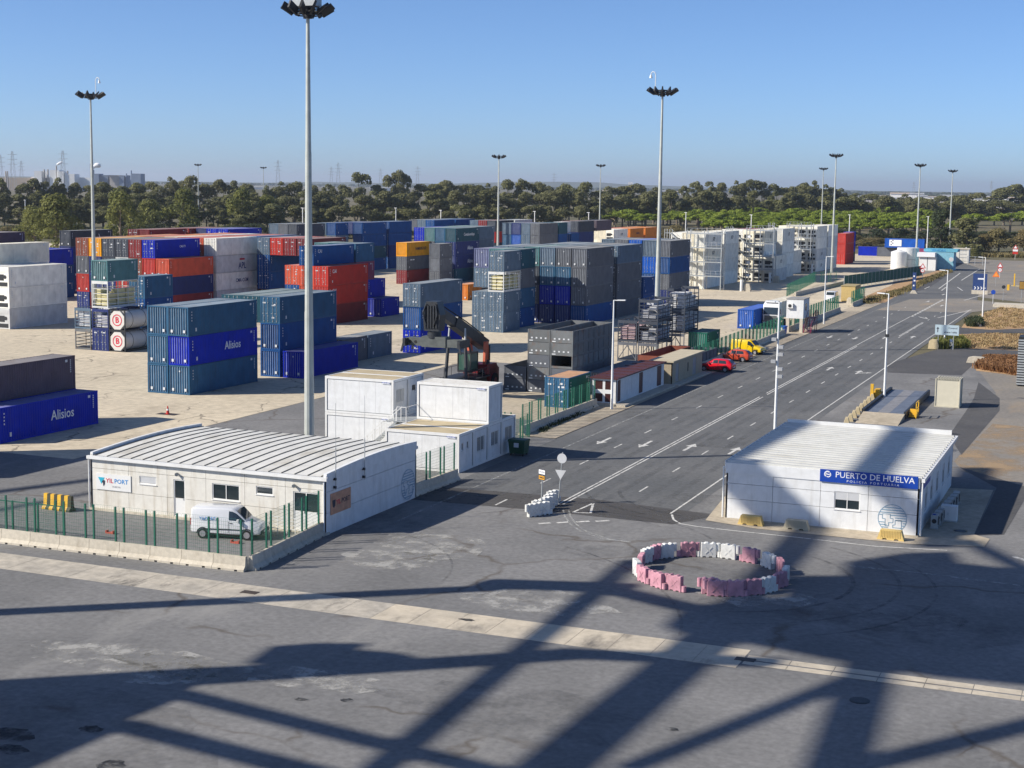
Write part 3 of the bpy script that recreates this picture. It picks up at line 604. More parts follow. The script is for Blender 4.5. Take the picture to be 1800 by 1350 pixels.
# kiosks along the fence
t = thing('transformer_kiosk', 'white kiosk with maroon roof, maroon louvres and dark doors', 'kiosk', (-45.6, 138.9, 0))
P0 = Vector((-2.45, 0, .25)); mar = mat('maroon_paint', (.075, .022, .02), .5, .1, 3)
panel_wall('front_wall', M['white_wall'], t, P0, (1, 0, 0), (0, -1, 0), 2.45, 2.35, (), (), [(.3, 1.05, .1, .9), (1.3, 2.05, .1, .9), (.3, 1.05, 1.3, 2.15), (1.3, 2.05, 1.3, 2.15)], th=.06)
panel_wall('side_wall', M['white_wall'], t, (0, 0, .25), (0, 1, 0), (1, 0, 0), 15.9, 2.35, (5.3, 10.6), (), [(.3, 1.3, .1, 2.2), (7.2, 8.5, .1, 2.2), (13.4, 15.0, .1, 2.2)], th=.06)
MB().box((-2.45, .1, .25), (-2.4, 15.9, 2.6)).obj('rear_wall', M['white_wall'], t)
for u0, u1, z0, z1 in [(.3, 1.05, .1, .9), (1.3, 2.05, .1, .9), (.3, 1.05, 1.3, 2.15), (1.3, 2.05, 1.3, 2.15)]:
    b = MB(); b.box((-2.45+u0, .03, .25+z0), (-2.45+u1, .05, .25+z1))
    for i in range(int((z1-z0)/.08)): b.box((-2.45+u0, .0, .27+z0+i*.08), (-2.45+u1, .03, .29+z0+i*.08))
    b.obj('louvre', mar, t)
for u0, u1 in ((.3, 1.3), (7.2, 8.5), (13.4, 15.0)): MB().box((-.05, u0+.02, .37), (-.03, u1-.02, 2.43)).obj('door', mar, t)
b = MB(); b.box((-2.65, -.25, 2.6), (.22, 16.1, 2.72))
for i in range(7): b.box((-2.5, .6+i*2.4, 2.72), (.1, .72+i*2.4, 2.78))
b.obj('roof', mar, t)
MB().box((-2.8, -.6, 0), (1.1, 16.6, .24)).obj('plinth', M['conc'], t)
t = thing('substation_hut', 'beige rendered hut with flat pale roof beside the red car', 'hut', (-45.2, 156.5, 0))
bei = mat('beige_render', (.40, .34, .24), .85, .08, 5, bump=.1, dirt=(.25, .2, .14), dirt_amt=.4, dscale=(1, 1, .4))
panel_wall('front_wall', bei, t, (-2.4, 0, .15), (1, 0, 0), (0, -1, 0), 2.4, 2.3, (), (), [], th=.1)
panel_wall('side_wall', bei, t, (0, 0, .15), (0, 1, 0), (1, 0, 0), 12.2, 2.3, (4, 8.1), (), [(1.4, 2.6, .1, 2.0), (6.0, 6.5, .7, 1.7), (8.2, 9.6, .1, 2.0)], th=.1)
for u0, u1, z0 in ((1.4, 2.6, .25), (8.2, 9.6, .25)): MB().box((-.06, u0, z0), (-.03, u1, 2.15)).obj('door', mat('grey_door', (.3, .31, .31)), t)
MB().box((-.09, 6.0, .85), (-.06, 6.5, 1.85)).obj('louvre', M['dark'], t)
MB().box((-2.4, .1, .15), (-2.3, 12.2, 2.45)).obj('rear_wall', bei, t)
MB().box((-2.6, -.2, 2.45), (.2, 12.4, 2.6)).obj('roof', mat('pale_roof', (.48, .42, .3), .8, .1, 1), t)
MB().box((-2.7, -.4, 0), (.9, 12.8, .15)).obj('plinth', M['conc'], t)
q = at(1478, 530); t = thing('ochre_kiosk', 'small ochre block kiosk inside the green fence', 'kiosk', (q.x, q.y, 0))
och = mat('ochre_block', (.55, .40, .16), .8, .08, 3)
b = MB(); b.box((0, 0, 0), (2.6, 6.0, 2.9)); b.obj('wall', och, t); MB().box((-.1, -.1, 2.9), (2.7, 6.1, 3.05)).obj('roof', mat('ochre_roof', (.38, .30, .14)), t); MB().box((2.6, 1.5, .1), (2.63, 2.5, 2.1)).obj('door', M['green'], t)
q = at(1642, 715); t = thing('cream_cabin', 'cream insulated box cabin standing beside the weighbridge', 'cabin', (q.x, q.y, 0))
cr = mat('cream_panel', (.58, .54, .42), .6, .05, 2)
MB().box((.06, .06, .12), (2.3, 2.3, 2.72)).obj('wall', cr, t)
b = MB()
for x, y in ((0, 0), (2.26, 0), (0, 2.26), (2.26, 2.26)): b.box((x, y, 0), (x+.1, y+.1, 2.8))
b.box((.1, 0, 2.7), (2.26, .1, 2.8)); b.box((2.26, .1, 2.7), (2.36, 2.26, 2.8)); b.box((.1, 0, 0), (2.26, .1, .12)); b.box((2.26, .1, 0), (2.36, 2.26, .12)); b.obj('frame', mat('cream_frame', (.5, .47, .37)), t)
b = MB()
for i in range(9): b.box((.1+i*.25, .0, 2.72), (.22+i*.25, 2.3, 2.83))
b.obj('roof', mat('cream_frame', ()), t)
# ================================================================ shipping containers
YA = .0213                                     # the stacks are turned a little against the road
def yw(U, V, z=0): return Vector((U*cos(YA)+V*sin(YA), -U*sin(YA)+V*cos(YA), z))
PAL = {'teal blue': (.034, .115, .215), 'deep blue': (.008, .07, .24), 'bright blue': (.002, .02, .40), 'navy': (.025, .04, .16), 'grey blue': (.10, .15, .21),
       'slate grey': (.12, .13, .15), 'dark grey': (.055, .065, .085), 'red': (.46, .035, .025), 'dark red': (.22, .028, .032), 'maroon': (.15, .035, .04), 'orange': (.62, .20, .025),
       'yellow': (.78, .34, .01), 'white': (.84, .82, .74), 'pale grey': (.60, .61, .60), 'cream': (.86, .80, .64), 'dark teal': (.02, .085, .12), 'sea green': (.085, .20, .215),
       'green': (.012, .13, .095), 'purple': (.105, .08, .105), 'lilac grey': (.12, .135, .25), 'magenta': (.28, .06, .13), 'brown': (.22, .07, .045), 'vivid blue': (.01, .09, .42), 'orange red': (.6, .1, .05)}
PM = {k: paint(k.replace(' ', '_'), v) for k, v in PAL.items()}
RM = {k: roofm(k.replace(' ', '_'), v) for k, v in PAL.items()}
PM['rusty'] = mat('rusty_grey', (.15, .16, .165), .8, .2, 1, dirt=(.17, .08, .04), dirt_amt=.8, dscale=(1.6, 1.6, 1.0), rnd=.15)
RM['rusty'] = mat('rusty_roof', (.42, .24, .14), .8, .2, 1, dirt=(.3, .26, .2), dirt_amt=.6, dscale=(1, 1, 1))
RM['blue_roof'] = mat('blue_roof', (.06, .12, .4), .6, .1, 1)
CM = {k: chalk(k.replace(' ', '_'), v) for k, v in PAL.items()}; CM['rusty'] = PM['rusty']
HC, ST, CW = 2.896, 2.591, 2.438
def corr(b, o, ux, n, L, z0, z1, pitch=.278, dep=.036, inset=.0, two=False):
    o, ux, n = Vector(o), Vector(ux), Vector(n); k = max(2, int(L/pitch)); p = L/k; pts = []
    for i in range(k):
        pts += [(i*p, 0), (i*p+p*.26, 0), (i*p+p*.5, -dep), (i*p+p*.76, -dep)]
    pts.append((L, 0)); V = []
    for u, d in pts:
        q = o+ux*u+n*(d-inset); V += [q+Vector((0, 0, z0)), q+Vector((0, 0, z1))]
    for i in range(len(pts)-1):
        b.m = 1 if two and i % 4 == 0 else 0; b.add(V, []) if i == 0 else None
        b.f.append([len(b.v)-len(V)+j for j in (2*i, 2*i+2, 2*i+3, 2*i+1)]); b.mi.append(b.m); b.sm.append(False)
    b.m = 0
_cm = {}
def cmeshes(L, h):
    k = (L, h)
    if k in _cm: return _cm[k]
    w = CW/2; d = {}
    b = MB()
    for x in (-w, w-.12):
        for y in (0, L-.16): b.box((x, y, .0), (x+.12, y+.16, h))
    for x in (-w+.005, w-.085):
        b.box((x, .16, .02), (x+.08, L-.16, .17)); b.box((x, .16, h-.10), (x+.08, L-.16, h-.012))
    for y in (.004, L-.124):
        b.box((-w+.12, y, .02), (w-.12, y+.12, .16)); b.box((-w+.12, y, h-.13), (w-.12, y+.12, h-.012))
    for x in (-w-.008, w-.162):
        for y in (-.008, L-.17):
            for z in (0, h-.118): b.box((x, y, z), (x+.17, y+.178, z+.118))
    d['frame'] = b.mesh('frame', [None])
    b = MB(); corr(b, (w-.02, .16, 0), (0, 1, 0), (1, 0, 0), L-.32, .17, h-.10)
    d['side'] = b.mesh('side_wall', [None])
    b = MB(); corr(b, (-w+.02, L-.16, 0), (0, -1, 0), (-1, 0, 0), L-.32, .17, h-.10)
    d['side2'] = b.mesh('side_wall', [None])
    b = MB(); corr(b, (-w+.12, .04, 0), (1, 0, 0), (0, -1, 0), CW-.24, .16, h-.13, .27, .06, two=True)
    d['end'] = b.mesh('end_wall', [None, None])
    b = MB(); corr(b, (w-.12, L-.04, 0), (-1, 0, 0), (0, 1, 0), CW-.24, .16, h-.13, .22, .045)
    d['end2'] = b.mesh('end_wall', [None])
    b = MB(); k = int(L/.42); p = (L-.2)/k
    pts = []
    for i in range(k): y = .1+i*p; pts += [(y, -.04), (y+p*.4, -.04), (y+p*.5, -.02), (y+p*.9, -.02)]
    pts.append((L-.1, -.04)); V = []
    for y, z in pts: V += [(-w+.06, y, h+z), (w-.06, y, h+z)]
    b.add(V, [(2*i, 2*i+1, 2*i+3, 2*i+2) for i in range(len(pts)-1)]); d['roof'] = b.mesh('roof', [None])
    for s, nm in ((-1, 'doorL'), (1, 'doorR')):
        b = MB(); x0, x1 = (-w+.125, -.012) if s < 0 else (.012, w-.125)
        b.box((x0, .03, .17), (x1, .07, h-.14))
        for i in range(5):
            z = .3+i*(h-.5)/5; b.box((x0+.06, .012, z), (x1-.06, .03, z+(h-.5)/5-.12))
        b.m = 1
        for x in (x0+(x1-x0)*.3, x0+(x1-x0)*.74):
            b.cyl((x, -.012, .1), (x, -.012, h-.06), .019, .019, 6)
            for z in (.22, .75, h-.7, h-.25): b.box((x-.05, -.02, z), (x+.05, .012, z+.08))
            b.box((x-.22, -.035, 1.05), (x+.02, -.015, 1.09))
        d[nm] = b.mesh('door', [None, None])
    _cm[k] = d; return d
STK = mat('white_sticker', (.62, .64, .66), .6, .1, 3)
rc = random.Random(3)
NC = [0]
REST = {21, 22, 24, 25, 30, 36, 37, 40, 41, 44, 48, 64, 65, 66, 75, 93, 94, 95, 96, 99, 106, 110, 118, 129, 141, 143, 144, 145, 146, 151, 152, 170, 172, 173, 177, 178, 181, 183, 187, 188, 189, 191, 195, 196, 199, 200, 203, 204, 207, 208, 211, 212, 215, 216, 219, 220, 223, 224, 225, 228, 229, 230, 232, 235, 236, 238, 239, 240, 241, 242, 246, 249, 267, 269, 283, 287, 288, 289, 299, 300, 321, 322, 323, 330, 331, 332, 333, 334, 335, 336, 337, 338, 339, 340, 355, 356, 357, 363, 364, 365, 366, 369, 370, 379, 380, 383, 384, 385, 407, 408, 409}
RB = MB()          # boxes the photograph shows next to nothing of
def _reefer(h):
    k = ('reefer', h)
    if k not in _cm:
        b = MB(); b.box((-CW/2+.12, .0, .16), (CW/2-.12, .05, h-.13)); b.box((-.95, -.02, h-.75), (.95, .0, h-.3)); _cm[k] = b.mesh('end_wall', [None])
    return _cm[k]
def container(col, U, V, z, L=12.192, h=HC, end='door', label='', group=None, roof=None, text_=None, rz=0, marks=True, loc=None, right=True, left=False, name='shipping_container'):
    """U,V is the near right bottom corner of the box in the yard grid"""
    d = cmeshes(L, h); p = yw(U-CW/2, V, z) if loc is None else Vector(loc)
    NC[0] += 1
    if NC[0] in REST:
        k = list(PAL).index(col); c, s_ = cos(-YA+rz), sin(-YA+rz); w = CW/2
        pt = lambda x, y, zz: (p.x+x*c-y*s_, p.y+x*s_+y*c, p.z+zz); RB.m = k
        RB.add([pt(x, y, zz) for zz in (.02, h-.02) for x, y in ((-w, 0), (w, 0), (w, L), (-w, L))], [(0,3,2,1),(4,5,6,7),(0,1,5,4),(1,2,6,5),(2,3,7,6),(3,0,4,7)])
        return None
    t = thing(name, label, 'container', p, -YA+rz, group); t['nc'] = NC[0]
    m = PM[col]; j = rc.random
    part('frame', d['frame'], m, t)
    part('side_wall', d['side'], m, t)
    part('side_wall', d['side2'], m, t)
    part('roof', d['roof'], RM[roof] if roof else RM[col], t)
    part('end_wall', d['end2'], m, t)
    if end == 'reefer':
        w = CW/2; part('end_wall', _reefer(h), m, t)
        b = MB(); b.box((-.95, -.03, 1.0), (.35, -.005, 1.85)); b.box((-.95, -.03, .2), (.95, -.005, .75)); b.cyl((.55, -.04, 1.5), (.55, -.0, 1.5), .26, .26, 12); b.obj('cooling_unit', M['dark'], t)
    elif end == 'door':
        part('door', d['doorL'], [m, M['galv']], t); part('door', d['doorR'], [m, M['galv']], t)
        if marks and p.y < 260:
            b = MB()
            for q in range(5):
                x = rc.uniform(.15, .75); zz = rc.choice((.55, 1.5, 1.9, 2.2)); b.box((x, -.003, zz), (x+rc.uniform(.12, .3), .005, zz+rc.uniform(.06, .22)))
            b.box((-.9, -.003, 2.15), (-.55, .005, 2.3)); b.obj('sticker', STK, t)
    else:
        part('end_wall', d['end'], [m, CM[col]], t)
        if marks and p.y < 260:
            b = MB(); b.box((-.85, -.02, .35), (-.62, -.008, .62)); b.box((.6, -.02, .35), (.85, -.008, .62))
            if j() < .5: b.box((.0, -.02, 2.25), (.12, -.008, 2.4))
            b.obj('sticker', STK, t)
    if marks and p.y < 330:
        b = MB(); w = CW/2; a, c = (.55, L-.55)
        for i in range(4): b.box((w, a, h*.80-i*.28), (w+.006, a+.12, h*.80-i*.28+.13))
        for i in range(7): b.box((w, c-.12, h*.86-i*.17), (w+.006, c, h*.86-i*.17+.1))
        b.box((w, c-.75, h-.5), (w+.006, c-.45, h-.28))
        if j() < .6: b.box((w, 1.2, .45), (w+.006, 1.42, .8))
        b.obj('marking', STK, t)
    if text_:
        for s, size, y, zz, mm, sx in text_: text(s, size, mm, t, (CW/2+.012, y, zz), (0, 1, 0), (0, 0, 1), sx=sx, fat=.012)
    return t
LV = {1: ['ground level'], 2: ['ground level', 'top level'], 3: ['ground level', 'second level', 'top level'], 4: ['ground level', 'second level', 'third level', 'top level']}
OR = ['first', 'second', 'third', 'fourth', 'fifth', 'sixth', 'seventh', 'eighth', 'ninth']
def lab(col, lv, n, ci, nc, place):
    """colour, level, column counted from the right, place; kept within 16 words"""
    c = '' if nc == 1 else (', rightmost column' if ci == 0 else ', leftmost column' if ci == nc-1 else ', %s column from right' % OR[ci])
    return '%s container, %s%s, %s' % (col, LV[n][lv], c, place)
def block(place, group, U, V, cols, L=12.192, h=HC, pitch=2.5, ends=None, texts=None, dz=0):
    """cols: right to left, each a list of colours from the ground up"""
    nc = len(cols); out = {}
    for ci, c in enumerate(cols):
        for lv, col in enumerate(c):
            if col is None: continue
            e = 'door' if rc.random() < .5 else 'end'
            if ends and (ci, lv) in ends: e = ends[(ci, lv)]
            o = container(col, U-pitch*ci, V+rc.uniform(-.06, .06), lv*h+dz, L, h, e, lab(col, lv, len(c), ci, nc, place), group, text_=(texts or {}).get((ci, lv)))
            out[(ci, lv)] = o
    return out
TW, TD = M['txt_white'], M['txt_dark']
AL = [('Alisios', 1.15, 7.6, 1.45, TW, .95)]
CAI = [('CAI', .75, 1.9, 2.1, TW, 1.0)]
# -- nearest stacks, left side
block('beside the cone at far left', 'blue and purple boxes at the left edge', -84.8, 93.95, [['bright blue']], texts={(0, 0): AL})
block('left edge of view behind blue lettered box', 'blue and purple boxes at the left edge', -87.35, 94.2, [['bright blue', 'purple']])
block('three-high stack left of near mast', 'teal blue stack left of the near mast', -88.3, 124.5, [['teal blue', 'bright blue', 'teal blue'], ['teal blue', 'teal blue', 'teal blue']],
      texts={(0, 1): AL}, ends={(0, 0): 'end', (0, 1): 'end', (0, 2): 'end', (1, 0): 'end', (1, 1): 'end', (1, 2): 'end'})
block('stack right behind near mast', 'teal blue stack behind the near mast', -88.2, 141.0, [['deep blue', 'deep blue', 'teal blue'], [None, None, 'dark teal'], [None, None, 'dark teal']], ends={(0, 0): 'end', (0, 1): 'end', (0, 2): 'door'})
block('single box right of the near mast', 'loose boxes right of the near mast', -85.4, 141.05, [['bright blue']], ends={(0, 0): 'end'})
block('nearer of two low grey boxes right of near mast', 'loose boxes right of the near mast', -88.3, 154.6, [['slate grey']], L=6.058)
block('farther of two low grey boxes right of near mast', 'loose boxes right of the near mast', -88.3, 160.9, [['grey blue']], L=6.058)
block('pale stack at left edge', 'pale refrigerated boxes at the left edge', -149.1, 168.0, [['pale grey', 'white', 'white'], ['pale grey', 'white', 'pale grey']], ends={(0, i): 'reefer' for i in range(3)})
block('set back in pale stack at left edge', 'pale refrigerated boxes at the left edge', -155.2, 171.5, [['white', 'pale grey', 'white', 'cream']])
# -- low pile with frames and tanks (20 foot)
block('pile with white tank containers', 'twenty foot pile with tanks', -119.9, 152.4, [['navy']], L=6.058, h=ST, ends={(0, 0): 'door'})
block('on timber rack above tank containers', 'twenty foot pile with tanks', -119.9, 152.4, [['sea green']], L=6.058, h=ST, dz=8.55, ends={(0, 0): 'end'})
block('deep blue pile beside tank containers', 'twenty foot pile with tanks', -121.6, 162.0, [['deep blue', 'deep blue', 'teal blue']], L=6.058)
# -- multicoloured block on the left
g6 = 'multicoloured block behind the left mast'
block('front of multicoloured block', g6, -145.5, 200.1, [['dark red', 'navy', 'orange red'], ['navy', 'teal blue', 'red', 'bright blue'], ['maroon', 'red', 'brown', 'dark red'], ['navy', 'red', 'pale grey', 'dark grey'], ['navy', 'navy', 'dark grey', 'dark grey'],
      ['dark red', 'navy', 'navy', 'yellow'], ['navy', 'red', 'slate grey', 'brown']], pitch=2.6,
      ends={(0, 2): 'end', (6, 3): 'door', (6, 2): 'end', (6, 1): 'end', (6, 0): 'door', (5, 3): 'door', (4, 3): 'door', (3, 3): 'door', (2, 3): 'door', (1, 3): 'door'}, texts={(1, 3): [('CMATV', .5, 7.4, 1.7, TW, 1.0)]})
block('second row, multicoloured block', g6, -145.5, 213.2, [['pale grey', 'white', 'pale grey', 'white'], ['white', 'red', 'red', 'orange red'], [None, None, None, 'red'], [None, None, None, 'cream'], [None, None, None, 'orange'], [None, None, None, 'red'], [None, None, None, 'orange']], pitch=2.6,
      texts={(0, 2): [('APL', 1.5, 7.7, 1.0, mat('blue_ink', (.03, .05, .2)), .9), ('▬', .9, 7.7, 2.2, M['txt_red'], 1.6)], (0, 1): [('CMA CGM', .85, 7.6, 1.45, mat('blue_ink', ()), .95)]})
block('third row, multicoloured block', g6, -145.5, 226.3, [['maroon', 'maroon', 'maroon', 'deep blue'], [None, None, None, 'orange red'], [None, None, None, 'dark red'], [None, None, None, 'pale grey'], [None, None, None, 'red'], [None, None, None, 'orange']], pitch=2.6, texts={(0, 3): CAI})
for V, c in ((241.5, 'dark red'), (254.4, 'dark red')):
    block('far row behind multicoloured block' if V < 250 else 'farthest row behind multicoloured block', 'dark red far boxes', -180, V, [[None, None, None, c], [None, None, None, 'maroon']])
block('tall stack behind left mast', 'far boxes behind the left mast', -186, 226, [['navy', 'navy', 'navy', 'dark grey']], texts={(0, 3): [(')', 1.6, 8.3, 1.5, TW, 1.0)]}, ends={(0, 3): 'end'})
block('row between pale stack and left mast', 'far boxes behind the left mast', -181, 208.5, [['deep blue', 'deep blue', 'bright blue'], [None, None, 'bright blue']])
block('far behind the pale stack', 'far boxes behind the left mast', -188, 204, [['navy', 'navy', 'navy', 'purple'], [None, None, None, 'purple']])
block('far blue row beyond dark red boxes', 'far boxes behind the left mast', -172, 256, [[None, None, 'bright blue', 'bright blue'], [None, None, None, 'bright blue'], [None, None, None, 'navy']])
# -- red block
gr = 'red boxes topped by blue ones'
block('red block right of mast', gr, -114.6, 196.6, [['dark red', 'red', 'red'], ['red', 'orange red', 'orange red', 'deep blue'], ['orange', 'deep blue', 'orange red']], ends={(0, 2): 'door', (1, 2): 'door', (1, 3): 'door', (2, 2): 'door'}, texts={(0, 2): CAI, (0, 1): CAI, (1, 3): CAI})
block('behind blue box on red block', gr, -117.2, 209.6, [[None, None, 'magenta', 'teal blue'], [None, None, None, 'dark teal'], [None, None, None, 'sea green']], L=6.058)
block('low vivid box behind red block', 'low blue boxes behind the red block', -114.6, 213.2, [['bright blue']], L=6.058)
block('two high behind red block', 'low blue boxes behind the red block', -117.2, 213.2, [['navy', 'bright blue']], L=6.058, ends={(0, 1): 'end'})
block('pink roofed row behind red block', 'pink roofed row behind the red block', -133, 222, [[None, None, None, 'maroon'], [None, None, None, 'dark red'], [None, None, None, 'red'], [None, 'deep blue', 'deep blue', 'grey blue']], pitch=2.6, ends={(i, 3): 'door' for i in range(4)})
# -- yellow topped stack
block('yellow topped stack', 'stack with the yellow box', -148, 286.4, [['dark red', 'slate grey', 'yellow']], ends={(0, 2): 'end', (0, 1): 'door'}, texts={(0, 2): [('HAMBURG SUD', .85, 6.6, 1.5, TD, .85)], (0, 1): [('▬ ▬', .7, 2.6, 2.2, TW, 1.2)]})
block('row behind yellow topped stack', 'stack with the yellow box', -148, 298.8, [['red']])
block('small grey stack right of yellow box', 'grey twenty foot stack', -139.6, 285, [['slate grey', 'slate grey', 'slate grey']], L=6.058, ends={(0, 2): 'end', (0, 1): 'end'})
# -- blue stack with lettering
ga = 'tall stack with two lettered blue boxes'
block('tall lettered stack at centre', ga, -142, 297.5, [['dark teal', 'navy', 'navy', 'dark teal'], [None, None, 'teal blue', 'teal blue'], [None, None, 'slate grey', 'sea green'], [None, None, 'bright blue', 'bright blue']],
      texts={(0, 1): AL, (0, 2): AL, (0, 3): [('Containerships', .9, 6.9, 1.5, TW, 1.0)]}, ends={(0, 3): 'end', (1, 3): 'end'})
block('row behind lettered stack', ga, -141.6, 310.5, [['dark grey', 'dark grey'], ['navy', 'dark teal', 'grey blue', 'grey blue'], [None, None, None, 'sea green'], [None, None, None, 'sea green']])
block('small dark row right of lettered stack', ga, -136.6, 304, [['dark grey', 'maroon']], L=6.058)
block('low dark box near centre behind narrow stack', 'low row near the centre', -117.6, 259.5, [['dark grey']], L=6.058, texts={(0, 0): [('CMA CGM', .8, 3.2, 1.5, TW, .8)]})
block('low orange box near centre behind narrow stack', 'low row near the centre', -118.0, 252.6, [['orange']], L=6.058, ends={(0, 0): 'end'})
# -- far blue walls
gf = 'far wall of blue stacks below the trees'
block('first row of far blue wall', gf, -178.5, 322.3, [['deep blue', 'dark teal', 'deep blue', 'deep blue'], [None, None, None, 'navy'], [None, None, None, 'deep blue']])
block('second row of far blue wall', gf, -178.5, 336, [['deep blue', 'navy', 'deep blue', 'deep blue'], [None, None, None, 'teal blue']])
block('third row of far blue wall', gf, -178.5, 361, [[None, None, None, 'deep blue'], [None, None, None, 'grey blue'], [None, None, None, 'slate grey']])
block('fourth row of far blue wall', gf, -178.5, 374, [[None, None, None, 'deep blue'], [None, None, None, 'grey blue'], [None, None, None, 'grey blue']])
block('left annexe of far blue wall', gf, -181, 314, [['magenta', 'cream', 'grey blue', 'deep blue'], [None, None, None, 'grey blue']], L=6.058, ends={(0, 3): 'end'})
block('grey far row left of blue wall', gf, -181.4, 297.5, [[None, 'deep blue', 'dark teal', 'dark grey'], [None, None, None, 'slate grey'], [None, None, 'grey blue', 'grey blue']])
block('far row behind lettered stack', gf, -165, 370, [['maroon', 'dark grey', 'red', 'dark grey'], ['navy', 'navy', 'dark red', 'dark red'], [None, None, 'navy', 'grey blue']])
block('last row behind lettered stack', gf, -165, 383, [[None, None, None, 'pale grey'], [None, None, None, 'grey blue']])
block('four wide far stack right of centre', gf, -145, 352, [['dark grey', 'slate grey', 'slate grey', 'slate grey'], ['navy', 'grey blue', 'grey blue', 'grey blue'], ['navy', 'bright blue', 'vivid blue', 'navy'], ['navy', 'teal blue', 'teal blue', 'grey blue']], pitch=2.55)
block('second row of four wide stack', gf, -145, 364.8, [['navy', 'navy', 'deep blue', 'dark teal'], [None, None, 'navy', 'dark teal']], L=6.058)
block('third row of four wide stack', gf, -145, 373.6, [[None, None, 'deep blue'], [None, None, None, 'pale grey']], L=6.058)
block('dark row beyond four wide stack', gf, -147, 384, [['navy', 'navy', 'navy', 'dark grey'], ['maroon', 'dark red', 'maroon', 'maroon']])
block('last dark row beyond four wide stack', gf, -147, 398, [[None, None, None, 'purple'], [None, None, None, 'dark grey']])
# -- cream and orange row
go = 'cream and orange row at right of centre'
block('cream and orange row', go, -148, 415, [['white', 'white', 'white'], ['cream', 'cream', 'cream'], ['cream', 'cream', 'cream'], ['orange red', 'orange red', 'orange red']], texts={(0, 2): [('SCP', 1.0, 7, 1.4, TD, 1.1)]}, ends={(0, 2): 'reefer', (1, 2): 'end', (2, 2): 'end', (3, 2): 'end'})
block('second row, cream and orange', go, -148, 429.5, [['orange', 'orange', 'orange'], [None, None, 'orange'], [None, None, 'orange red']], texts={(0, 2): [('HAPAG', .9, 7, 1.4, TD, 1.1)]})
block('third row, cream and orange', go, -148, 443.5, [['orange', 'orange', 'orange'], [None, None, 'orange'], [None, None, 'orange']])
# -- big grey blue block
gm = 'large grey blue block at centre'
block('front row of large centre block', gm, -81.8, 217.5, [['deep blue', 'slate grey', 'slate grey', 'slate grey'], ['navy', 'bright blue', 'teal blue', 'slate grey'], ['navy', 'bright blue', 'teal blue', 'grey blue'], ['navy', 'slate grey', 'dark grey', 'sea green'], [None, None, 'grey blue', 'grey blue'], [None, None, 'grey blue', 'grey blue']],
      pitch=2.6, ends={(i, k): 'end' for i in range(3) for k in range(4)})
block('second row of large centre block', gm, -81.7, 231.2, [['slate grey', 'slate grey', 'slate grey', 'grey blue'], [None, None, None, 'slate grey'], [None, None, None, 'grey blue'], [None, None, None, 'grey blue'], [None, None, None, 'grey blue']], pitch=2.6, ends={(0, 3): 'door'})
block('third row of large centre block', gm, -81.8, 259, [['navy', 'slate grey', 'deep blue', 'slate grey'], ['navy', 'deep blue', 'vivid blue', 'grey blue'], ['navy', 'deep blue', 'vivid blue', 'vivid blue'], [None, None, None, 'slate grey'], [None, None, None, 'grey blue']], pitch=2.6, ends={(0, 3): 'end', (0, 2): 'end', (1, 3): 'end', (0, 1): 'door'})
block('low pair behind large centre block', gm, -81.8, 244.8, [['deep blue', 'deep blue']], L=6.058)
block('short stack left of large block', gm, -88.6, 207.6, [['deep blue', 'teal blue', 'slate grey', 'dark teal'], ['navy', 'navy', 'grey blue', 'sea green'], [None, None, 'grey blue', 'lilac grey']], L=6.058, ends={(0, 3): 'end', (1, 3): 'end', (2, 3): 'end'})
block('small door stack at centre', 'door-ended stack with the timber rack', -87.6, 199.6, [['grey blue', 'grey blue'], ['grey blue', 'grey blue']], L=6.058, ends={(i, k): 'door' for i in range(2) for k in range(2)})
block('on top of the timber rack at centre', 'door-ended stack with the timber rack', -87.6, 199.6, [['grey blue']], L=6.058, h=HC, dz=8.69, ends={(0, 0): 'door'})
block('narrow stack behind reach stacker', 'narrow stack behind the reach stacker', -85.6, 169.4, [['bright blue', 'deep blue', 'grey blue']], ends={(0, 0): 'door', (0, 1): 'end', (0, 2): 'door'})
# -- reefers
RF = {(c, l): 'reefer' for c in range(6) for l in range(4)}
gw = 'white refrigerated boxes by the steel gantries'
SC = [('SCP', 1.0, 6.5, 1.5, TD, 1.0)]
block('far left reefer stack', gw, -90, 309, [['white', 'white', 'cream', 'white'], ['cream', 'white', 'white', 'cream'], ['white', 'cream', 'white', 'white']], texts={(0, 3): SC, (0, 2): SC}, ends={(0, 3): 'end', (0, 2): 'end', (1, 3): 'end', (1, 2): 'end', (1, 1): 'end', (0, 1): 'end', (2, 3): 'reefer'})
block('second row of far left reefers', gw, -90, 323.5, [['white', 'white', 'white', 'white'], [None, None, None, 'cream']], texts={(0, 3): SC})
block('third row of far left reefers', gw, -90, 348, [['dark red', 'dark red', 'dark red', 'dark red'], ['dark red', 'dark red', 'dark red', 'maroon']])
block('low pale row left of gantries', gw, -104, 318, [[None, None, 'cream'], [None, None, 'cream'], [None, None, 'grey blue']])
block('reefers right behind the gantry', gw, -83.2, 341.5, [['pale grey', 'white'], ['pale grey', 'white', 'white', 'cream'], ['white', 'cream', 'white', 'cream'], ['cream', 'white', 'cream', 'white'], ['cream', 'white', 'cream', 'white']], texts={(0, 1): SC, (1, 3): [('H', 1.5, 6, 1.4, TD, 1)]}, L=12.192, ends=RF)
block('second row behind the gantry', gw, -85.2, 357, [['white', 'white', 'white', 'white'], ['cream', 'cream', 'cream', 'cream']], texts={(0, 3): SC}, ends={(i, k): 'end' for i in range(2) for k in range(4)})
block('low ribbed pair right of gantry', gw, -87, 373.5, [['white', 'white'], ['cream', 'cream']], ends={(i, k): 'end' for i in range(2) for k in range(2)})
block('reefers by the third mast', gw, -84, 389, [['white', 'pale grey', 'white', 'white'], ['pale grey', 'pale grey', 'white', 'white'], ['white', 'white', 'pale grey', 'cream'], ['white', 'white', 'white', 'cream']], texts={(0, 0): SC, (0, 1): SC}, ends=RF)
